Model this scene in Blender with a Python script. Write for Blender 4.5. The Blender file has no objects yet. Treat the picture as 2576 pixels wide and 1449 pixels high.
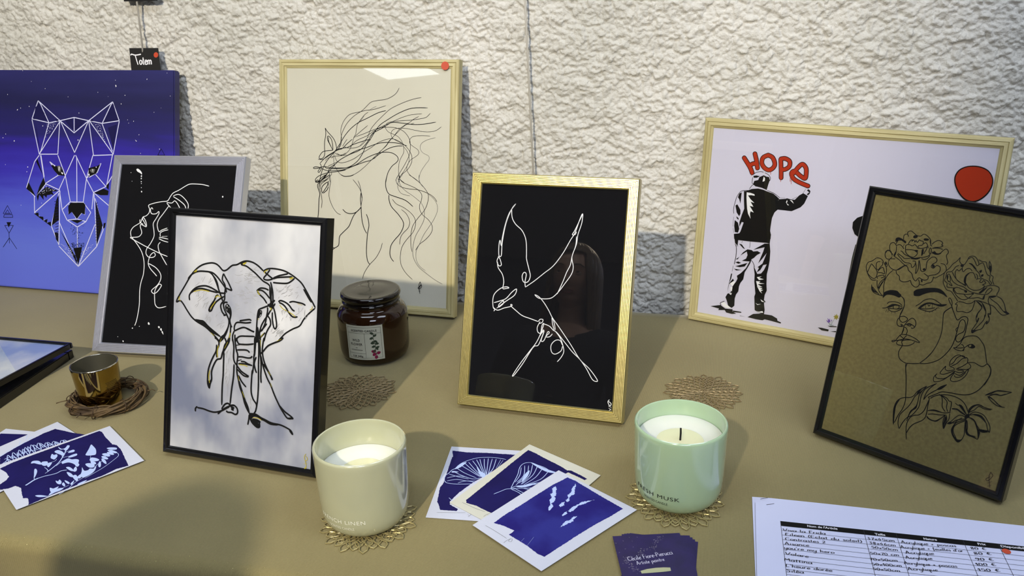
import bpy, bmesh, math, random
import numpy as np
from mathutils import Matrix, Vector
from mathutils.geometry import tessellate_polygon
random.seed(7); rng = np.random.default_rng(7)
S = bpy.context.scene
C = S.collection

# ------------------------------------------------------------------ camera
cam_d = bpy.data.cameras.new('camera'); cam = bpy.data.objects.new('camera', cam_d); C.objects.link(cam)
rt = Vector((0.99952791, -0.01088523, -0.02873102)); up_ = Vector((0.03072393, 0.35412445, 0.93469349)); fw = Vector((0, 0.93513496, -0.35429171))
M = Matrix((rt, up_, -fw)).transposed().to_4x4(); M.translation = (0, 0, 0.5702)
cam.matrix_world = M
cam_d.sensor_width = 36; cam_d.lens = 2156.65 / 2576 * 36; cam_d.clip_start = .02
S.camera = cam
# ------------------------------------------------------------------ world, lights, exposure
w = bpy.data.worlds.new('world'); S.world = w; w.use_nodes = True
w.node_tree.nodes['Background'].inputs[0].default_value = (.62, .70, .85, 1)
w.node_tree.nodes['Background'].inputs[1].default_value = .14
def light(name, kind, loc, energy, color, size=.1, target=None, **kw):
    d = bpy.data.lights.new(name, kind); d.energy = energy; d.color = color
    if kind == 'AREA': d.shape = 'RECTANGLE'; d.size = size; d.size_y = kw.pop('size_y', size)
    elif kind == 'SUN': d.angle = size
    else: d.shadow_soft_size = size
    for k, v in kw.items(): setattr(d, k, v)
    o = bpy.data.objects.new(name, d); C.objects.link(o); o.location = loc
    if target is not None:
        o.rotation_euler = (Vector(target) - Vector(loc)).to_track_quat('-Z', 'Y').to_euler()
    return o
KEY = Vector((-.94, -1.60, 1.84))
light('spotlight', 'SPOT', KEY, 380, (1, .88, .67), .03, (-.26, 1.48, .40), spot_size=math.radians(35), spot_blend=.55)
light('left_fill_light', 'AREA', (-.55, .35, 1.90), 8, (.72, .82, 1), 1.1, (-.4, 1.1, .0), size_y=.6)  # added cool fill from above, grazing the wall
light('right_fill_light', 'AREA', (1.05, .15, 1.90), 11, (.66, .76, 1), 1.1, (.8, 1.0, .0), size_y=.6)  # added cool fill for the right half
light('room_fill_light', 'AREA', (.3, -2.0, 1.90), 34, (.74, .80, 1), 1.1, (.1, 1.2, .3), size_y=.6)  # added frontal fill for the upright surfaces
S.view_settings.view_transform = 'Standard'; S.view_settings.look = 'None'
S.view_settings.exposure = -0.06; S.view_settings.gamma = 1; S.view_settings.use_curve_mapping = False
S.cycles.max_bounces = 8; S.cycles.transparent_max_bounces = 16

# ------------------------------------------------------------------ materials
def lin(r, g, b):
    f = lambda c: c / 12.92 if c <= .04045 else ((c + .055) / 1.055) ** 2.4
    return (f(r / 255), f(g / 255), f(b / 255), 1)
MATS = {}
def mat(name, col, rough=.6, metal=0, spec=.5, coat=0, bump=None, noise=None, trans=0, sss=0):
    """bump=(scale,strength,detail[,stretch]); noise=(scale,col2,amount[,stretch])"""
    if name in MATS: return MATS[name]
    m = bpy.data.materials.new(name); m.use_nodes = True; nt = m.node_tree; b = nt.nodes['Principled BSDF']
    b.inputs['Base Color'].default_value = col; b.inputs['Roughness'].default_value = rough; b.inputs['Metallic'].default_value = metal
    b.inputs['Specular IOR Level'].default_value = spec; b.inputs['Coat Weight'].default_value = coat; b.inputs['Coat Roughness'].default_value = .04
    if trans: b.inputs['Transmission Weight'].default_value = trans
    if sss: b.inputs['Subsurface Weight'].default_value = sss; b.inputs['Subsurface Radius'].default_value = (.02, .018, .014); b.inputs['Subsurface Scale'].default_value = .5
    def tex(scale, detail, stretch=None):
        tc = nt.nodes.new('ShaderNodeTexCoord'); mp = nt.nodes.new('ShaderNodeMapping'); n = nt.nodes.new('ShaderNodeTexNoise')
        nt.links.new(tc.outputs['Object'], mp.inputs[0]); nt.links.new(mp.outputs[0], n.inputs['Vector'])
        if stretch: mp.inputs['Scale'].default_value = stretch
        n.inputs['Scale'].default_value = scale; n.inputs['Detail'].default_value = detail
        return n
    if bump:
        n = tex(bump[0], bump[2], bump[3] if len(bump) > 3 else None); bp = nt.nodes.new('ShaderNodeBump')
        bp.inputs['Strength'].default_value = bump[1]; bp.inputs['Distance'].default_value = .001
        nt.links.new(n.outputs[0], bp.inputs['Height']); nt.links.new(bp.outputs[0], b.inputs['Normal'])
    if noise:
        n = tex(noise[0], 5, noise[3] if len(noise) > 3 else None); r = nt.nodes.new('ShaderNodeValToRGB')
        r.color_ramp.elements[0].position = .5 - .28 / max(noise[2], .01) * .5; r.color_ramp.elements[1].position = .5 + .28 / max(noise[2], .01) * .5
        r.color_ramp.elements[0].color = noise[1]; r.color_ramp.elements[1].color = col
        nt.links.new(n.outputs[0], r.inputs[0]); nt.links.new(r.outputs[0], b.inputs['Base Color'])
    MATS[name] = m; return m
INK = {'k': ('black_ink', (6, 6, 8)), 'g': ('grey_ink', (95, 95, 95)), 'w': ('white_ink', (235, 235, 240)), 'v': ('pale_paint', (205, 208, 238)),
       'y': ('ochre_ink', (190, 175, 40)), 'c': ('cyanotype_white', (172, 190, 232)), 'G': ('grey_print', (120, 122, 128)), 'B': ('prussian_blue', (17, 11, 72)), 'n': ('navy_shading', (22, 20, 72)), 'q': ('pencil_grey', (168, 168, 172)),
       'L': ('washed_blue', (40, 42, 126)), 'p': ('violet_ink', (110, 80, 170)), 'Y': ('lime_ink', (150, 140, 50)), 't': ('green_ink', (60, 110, 100)),
       'r': ('red_paint', (172, 48, 18)), 'R': ('dark_outline', (35, 8, 6)), 'M': ('magenta_ink', (120, 25, 60)), 'D': ('dark_green_ink', (50, 60, 45))}
def ink(k):
    n, c = INK[k]
    if k == 'B': return mat(n, lin(*c), .75, spec=.2, noise=(22, lin(22, 17, 84), 1.0))
    if k == 'L': return mat(n, lin(*c), .75, spec=.2, noise=(16, lin(28, 22, 105), 1.6))
    return mat(n, lin(*c), .7, spec=.2)

# ------------------------------------------------------------------ builders
def tag(o, label=None, cat=None, group=None, kind=None):
    if label: o['label'] = label
    if cat: o['category'] = cat
    if group: o['group'] = group
    if kind: o['kind'] = kind
    return o
def empty(name, loc=(0, 0, 0), rot=(0, 0, 0), **kw):
    o = bpy.data.objects.new(name, None); C.objects.link(o); o.location = loc; o.rotation_euler = rot; o.empty_display_size = .02
    return tag(o, **kw)
class MB:
    def __init__(s): s.v = []; s.f = []
    def add(s, v, f):
        k = len(s.v); s.v += [tuple(p) for p in v]; s.f += [tuple(i + k for i in q) for q in f]; return s
    def box(s, a, b):
        (x0, y0, z0), (x1, y1, z1) = a, b
        return s.add([(x0, y0, z0), (x1, y0, z0), (x1, y1, z0), (x0, y1, z0), (x0, y0, z1), (x1, y0, z1), (x1, y1, z1), (x0, y1, z1)],
                     [(0, 3, 2, 1), (4, 5, 6, 7), (0, 1, 5, 4), (1, 2, 6, 5), (2, 3, 7, 6), (3, 0, 4, 7)])
    def lathe(s, prof, n=64, c=(0, 0, 0)):
        v = []; f = []; m = len(prof)
        for i in range(n):
            a = 2 * math.pi * i / n
            v += [(c[0] + r * math.cos(a), c[1] + r * math.sin(a), c[2] + z) for r, z in prof]
        for i in range(n):
            j = (i + 1) % n
            for k in range(m - 1): f.append((i * m + k, j * m + k, j * m + k + 1, i * m + k + 1))
        return s.add(v, f)
    def tube(s, pts, r, n=6, closed=False, flat=1.0):
        pts = [Vector(p) for p in pts]; v = []; f = []; L = len(pts)
        for i, p in enumerate(pts):
            a = pts[(i - 1) % L] if closed or i else p; b = pts[(i + 1) % L] if closed or i < L - 1 else p
            t = (b - a).normalized(); x = t.cross(Vector((0, 0, 1)))
            if x.length < 1e-3: x = Vector((1, 0, 0))
            x.normalize(); y = x.cross(t)
            rr = r[i] if isinstance(r, (list, tuple)) else r
            v += [p + (x * math.cos(2 * math.pi * k / n) + y * math.sin(2 * math.pi * k / n) * flat) * rr for k in range(n)]
        for i in range(L if closed else L - 1):
            j = (i + 1) % L
            for k in range(n): f.append((i * n + k, i * n + (k + 1) % n, j * n + (k + 1) % n, j * n + k))
        if not closed: f += [tuple(range(n - 1, -1, -1)), tuple((L - 1) * n + k for k in range(n))]
        return s.add(v, f)
    def build(s, name, m, parent=None, smooth=False, **kw):
        me = bpy.data.meshes.new(name); me.from_pydata(s.v, [], s.f); me.update()
        if smooth: me.polygons.foreach_set('use_smooth', [True] * len(me.polygons))
        me.materials.append(m)
        o = bpy.data.objects.new(name, me); C.objects.link(o)
        if parent: o.parent = parent
        return tag(o, **kw)
def smooth_angle(o, ang=35):
    me = o.data; me.polygons.foreach_set('use_smooth', [True] * len(me.polygons))
    me.set_sharp_from_angle(angle=math.radians(ang))
def catmull(P, n=4):
    P = [np.array(p, float) for p in P]
    if len(P) < 3: return P
    out = []
    for i in range(len(P) - 1):
        a = P[i - 1] if i else P[0]; b = P[i]; c = P[i + 1]; d = P[i + 2] if i + 2 < len(P) else P[-1]
        for k in range(n):
            t = k / n
            out.append(.5 * ((2 * b) + (c - a) * t + (2 * a - 5 * b + 4 * c - d) * t * t + (3 * b - a - 3 * c + d) * t ** 3))
    out.append(P[-1]); return out
def closed(P, n=3):
    L = len(P); Q = catmull([P[-1]] + list(P) + [P[0], P[1]], n)
    return [tuple(q) for q in Q[n:n * (L + 1)]]
def ragged(P, step, amp):
    out = []
    for a, b in zip(P, P[1:] + P[:1]):
        d = math.hypot(b[0] - a[0], b[1] - a[1]); n = max(1, int(d / step))
        for i in range(n):
            t = i / n; j = random.uniform(-amp, amp); out.append((a[0] + (b[0] - a[0]) * t - (b[1] - a[1]) / (d + 1e-9) * j, a[1] + (b[1] - a[1]) * t + (b[0] - a[0]) / (d + 1e-9) * j))
    return out
def ribbon(mb, P, w, put, taper=True):
    P = np.array(P); n = len(P)
    if n < 2: return
    T = np.gradient(P, axis=0); L = np.hypot(T[:, 0], T[:, 1]) + 1e-12; N = np.stack([-T[:, 1] / L, T[:, 0] / L], 1)
    hw = np.full(n, w / 2)
    if taper: hw[0] *= .55; hw[-1] *= .45
    v = []
    for i in range(n): v += [put(*(P[i] + N[i] * hw[i])), put(*(P[i] - N[i] * hw[i]))]
    mb.add(v, [(2 * i, 2 * i + 1, 2 * i + 3, 2 * i + 2) for i in range(n - 1)])
def fill(mb, P, put):
    tri = tessellate_polygon([[Vector((p[0], p[1], 0)) for p in P]])
    mb.add([put(*p) for p in P], [tuple(t) for t in tri])
def blob(mb, p, r, put, n=10):
    mb.add([put(p[0] + r * math.cos(2 * math.pi * k / n), p[1] + r * math.sin(2 * math.pi * k / n)) for k in range(n)], [tuple(range(n))])
def parse(t): return [[tuple(float(a) * 1e-4 for a in q.split(',')) for q in l.split()] for l in t.split('\n')]
def artwork(key, parent, put, names=None):
    """printed or drawn lines and fields of an artwork, one mesh per ink; put(u, v, lift) gives the point on the sheet"""
    by = {}
    for i, (kind, col, wd_, txt) in enumerate(ART[key]):
        mb = by.setdefault(col, MB()); lift = [.00012 + i * .00004 + (.00013 if kind == 'S' and col == 'r' else 0)]
        P = lambda u, v: put(u, v, lift[0])
        for pts in parse(txt):
            lift[0] += 1.5e-6
            if kind == 's': ribbon(mb, catmull(pts), wd_ * 1e-4, P)
            elif kind == 'l':
                for a, b in zip(pts, pts[1:]): ribbon(mb, [a, b], wd_ * 1e-4, P, False)
            elif kind == 'S':
                cp = catmull(pts, 6); ribbon(mb, cp, wd_ * 1e-4, P, False)
                for q in pts: lift[0] += 2.5e-6; blob(mb, q, wd_ * .5e-4, P, 20)
            else: fill(mb, ragged(pts, .0011, .0006) if key == 'card_lavender' and col == 'c' else ragged(pts, .0013, .0003) if key.startswith('card') and col in 'BL' else closed(pts) if key.startswith('card') and col == 'c' or key in ('face', 'elephant', 'silver') or col in 'rk' and key == 'man' and len(pts) == 14 else pts, P)
    for col, mb in by.items(): mb.build((names or {}).get(col, 'painted_lines'), ink(col), parent, kind='stuff')

# single-stroke handwriting; glyph = advance | strokes
GL = {
'a': '.75|.6,.85 .35,1 .05,.75 .05,.3 .25,.02 .5,.2 .62,.8;.62,1 .58,.3 .72,0', 'c': '.6|.55,.85 .3,1 .05,.7 .08,.2 .3,0 .58,.15', 'd': '.75|.6,.8 .3,1 .05,.7 .05,.25 .3,0 .55,.25;.66,2 .6,.3 .72,0',
'e': '.6|.06,.5 .5,.62 .48,.92 .28,1 .05,.6 .1,.12 .32,0 .58,.15', 'f': '.5|.55,1.85 .35,2 .22,1.6 .2,.2 .18,-.6;.02,1 .48,1.05', 'g': '.7|.58,.85 .3,1 .05,.7 .1,.2 .35,.1 .55,.4;.6,1 .58,-.5 .35,-1 .05,-.75',
'h': '.7|.1,2 .08,0;.08,.6 .3,1 .5,.85 .52,0', 'i': '.3|.12,1 .1,.2 .2,0;.14,1.4 .15,1.5', 'l': '.32|.14,2 .1,.3 .22,0', 'm': '1.05|.06,1 .06,0;.06,.7 .25,1 .45,.8 .45,0;.45,.7 .68,1 .88,.8 .9,0',
'n': '.7|.06,1 .06,0;.06,.6 .28,1 .5,.85 .54,0', 'o': '.68|.3,1 .05,.7 .08,.2 .3,0 .55,.2 .58,.75 .3,1', 'p': '.7|.08,1 .06,-.9;.07,.7 .3,1 .58,.7 .5,.15 .25,0 .07,.2', 'q': '.7|.58,.85 .3,1 .05,.7 .1,.15 .35,.05 .57,.4;.62,1 .6,-.9 .75,-.7',
'r': '.5|.06,1 .07,0;.07,.5 .2,.9 .45,.98', 's': '.52|.45,.88 .25,1 .1,.75 .4,.4 .38,.08 .2,0 .04,.12', 't': '.45|.2,1.6 .17,.2 .38,0;.02,1.05 .42,1.08', 'u': '.7|.08,1 .06,.25 .25,0 .52,.3;.56,1 .55,.2 .7,0',
'v': '.6|.04,1 .26,0 .52,1', 'x': '.6|.05,.95 .5,.05;.5,1 .06,0', 'y': '.65|.06,1 .1,.35 .32,.2 .52,.5;.56,1 .5,-.4 .28,-1 .02,-.7', 'b': '.68|.1,2 .08,0;.08,.6 .3,1 .56,.6 .4,.05 .1,.1',
'A': '1|.02,0 .42,1.9 .5,1.9 .85,0;.15,.7 .75,.75', 'C': '.95|.85,1.6 .5,1.95 .1,1.4 .08,.5 .4,0 .85,.25', 'E': '.8|.7,1.85 .15,1.8 .12,.05 .7,.1;.13,1 .6,1.02', 'F': '.75|.7,1.9 .15,1.8 .12,0;.02,1.85 .7,1.95;.13,1 .55,1.02',
'L': '.75|.15,1.9 .1,.05 .65,.1', 'M': '1.1|.08,0 .15,1.8 .5,.7 .85,1.85 .95,0', 'P': '.8|.12,1.9 .1,0;.1,1.8 .5,1.9 .7,1.4 .45,.95 .12,.9', 'S': '.8|.68,1.65 .4,1.95 .12,1.5 .6,.8 .5,.1 .2,0 .04,.25',
'T': '.9|.02,1.7 .1,1.85 .9,1.95;.45,1.9 .42,0', 'V': '.9|.04,1.9 .38,0 .85,1.95', 'V2': '', '0': '.75|.32,1.7 .08,1.2 .1,.3 .35,0 .6,.4 .58,1.3 .32,1.7', '1': '.5|.08,1.2 .32,1.7 .3,0', '2': '.7|.08,1.4 .3,1.75 .55,1.4 .4,.7 .05,.05 .62,.08',
'3': '.7|.1,1.65 .5,1.6 .3,1 .58,.6 .35,0 .05,.15', '4': '.75|.45,1.7 .05,.6 .65,.62;.45,1 .44,0', '5': '.7|.6,1.7 .18,1.65 .14,1 .45,1 .58,.5 .35,0 .05,.1', '6': '.7|.5,1.7 .15,1 .1,.3 .35,0 .55,.35 .4,.8 .12,.6', '7': '.65|.05,1.65 .58,1.7 .25,0;.15,.85 .5,.9',
'8': '.72|.35,.9 .1,1.3 .32,1.7 .55,1.3 .12,.5 .32,0 .58,.4 .35,.9', '9': '.7|.55,1.2 .3,.95 .08,1.3 .3,1.7 .55,1.4 .5,.5 .25,0', '€': '.85|.75,1.6 .45,1.7 .2,1.2 .2,.5 .45,0 .75,.15;.02,1.05 .6,1.08;.02,.7 .55,.72',
'(': '.4|.35,2 .1,1.2 .1,.4 .35,-.3', ')': '.4|.05,2 .28,1.2 .28,.4 .02,-.3', "'": '.25|.12,1.9 .08,1.5', '+': '.7|.3,1 .3,.2;.02,.6 .6,.62', '-': '.5|.06,.6 .42,.62', ' ': '.5|'}
def hand(mb, text, put, wd):
    """text on baseline 0, x-height 1; returns total advance. put(u, v)"""
    x = 0
    for ch in text:
        acc = ch == 'é'; g = GL['e' if acc else ch]; adv, st = g.split('|')
        for s_ in (st.split(';') if st else []):
            pts = [tuple(float(a) for a in q.split(',')) for q in s_.split()]
            ribbon(mb, catmull([(x + p[0], p[1]) for p in pts], 3), wd, put, False)
        if acc: ribbon(mb, [(x + .2, 1.3), (x + .45, 1.7)], wd, put, False)
        x += float(adv) + .08
    return x
def hand_len(t): return sum(float(GL['e' if c == 'é' else c].split('|')[0]) + .08 for c in t)
def type_mesh(text, size, offset=0, align='LEFT', space=1.0):
    cu = bpy.data.curves.new('type', 'FONT'); cu.body = text; cu.size = size; cu.offset = offset; cu.align_x = align; cu.space_character = space; cu.resolution_u = 3
    ob = bpy.data.objects.new('type', cu); me = bpy.data.meshes.new_from_object(ob)
    v = [tuple(p.co) for p in me.vertices]; f = [tuple(p.vertices) for p in me.polygons]
    bpy.data.objects.remove(ob); bpy.data.curves.remove(cu); bpy.data.meshes.remove(me)
    return v, f
def type_on(mb, text, size, put, offset=0, align='LEFT', space=1.0, fit=None, x0=0, y0=0):
    v, f = type_mesh(text, size, offset, align, space)
    if not v: return
    k = 1
    if fit: xs = [p[0] for p in v]; k = fit / (max(xs) - min(xs))
    mb.add([put(x0 + p[0] * k, y0 + p[1]) for p in v], f)

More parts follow.
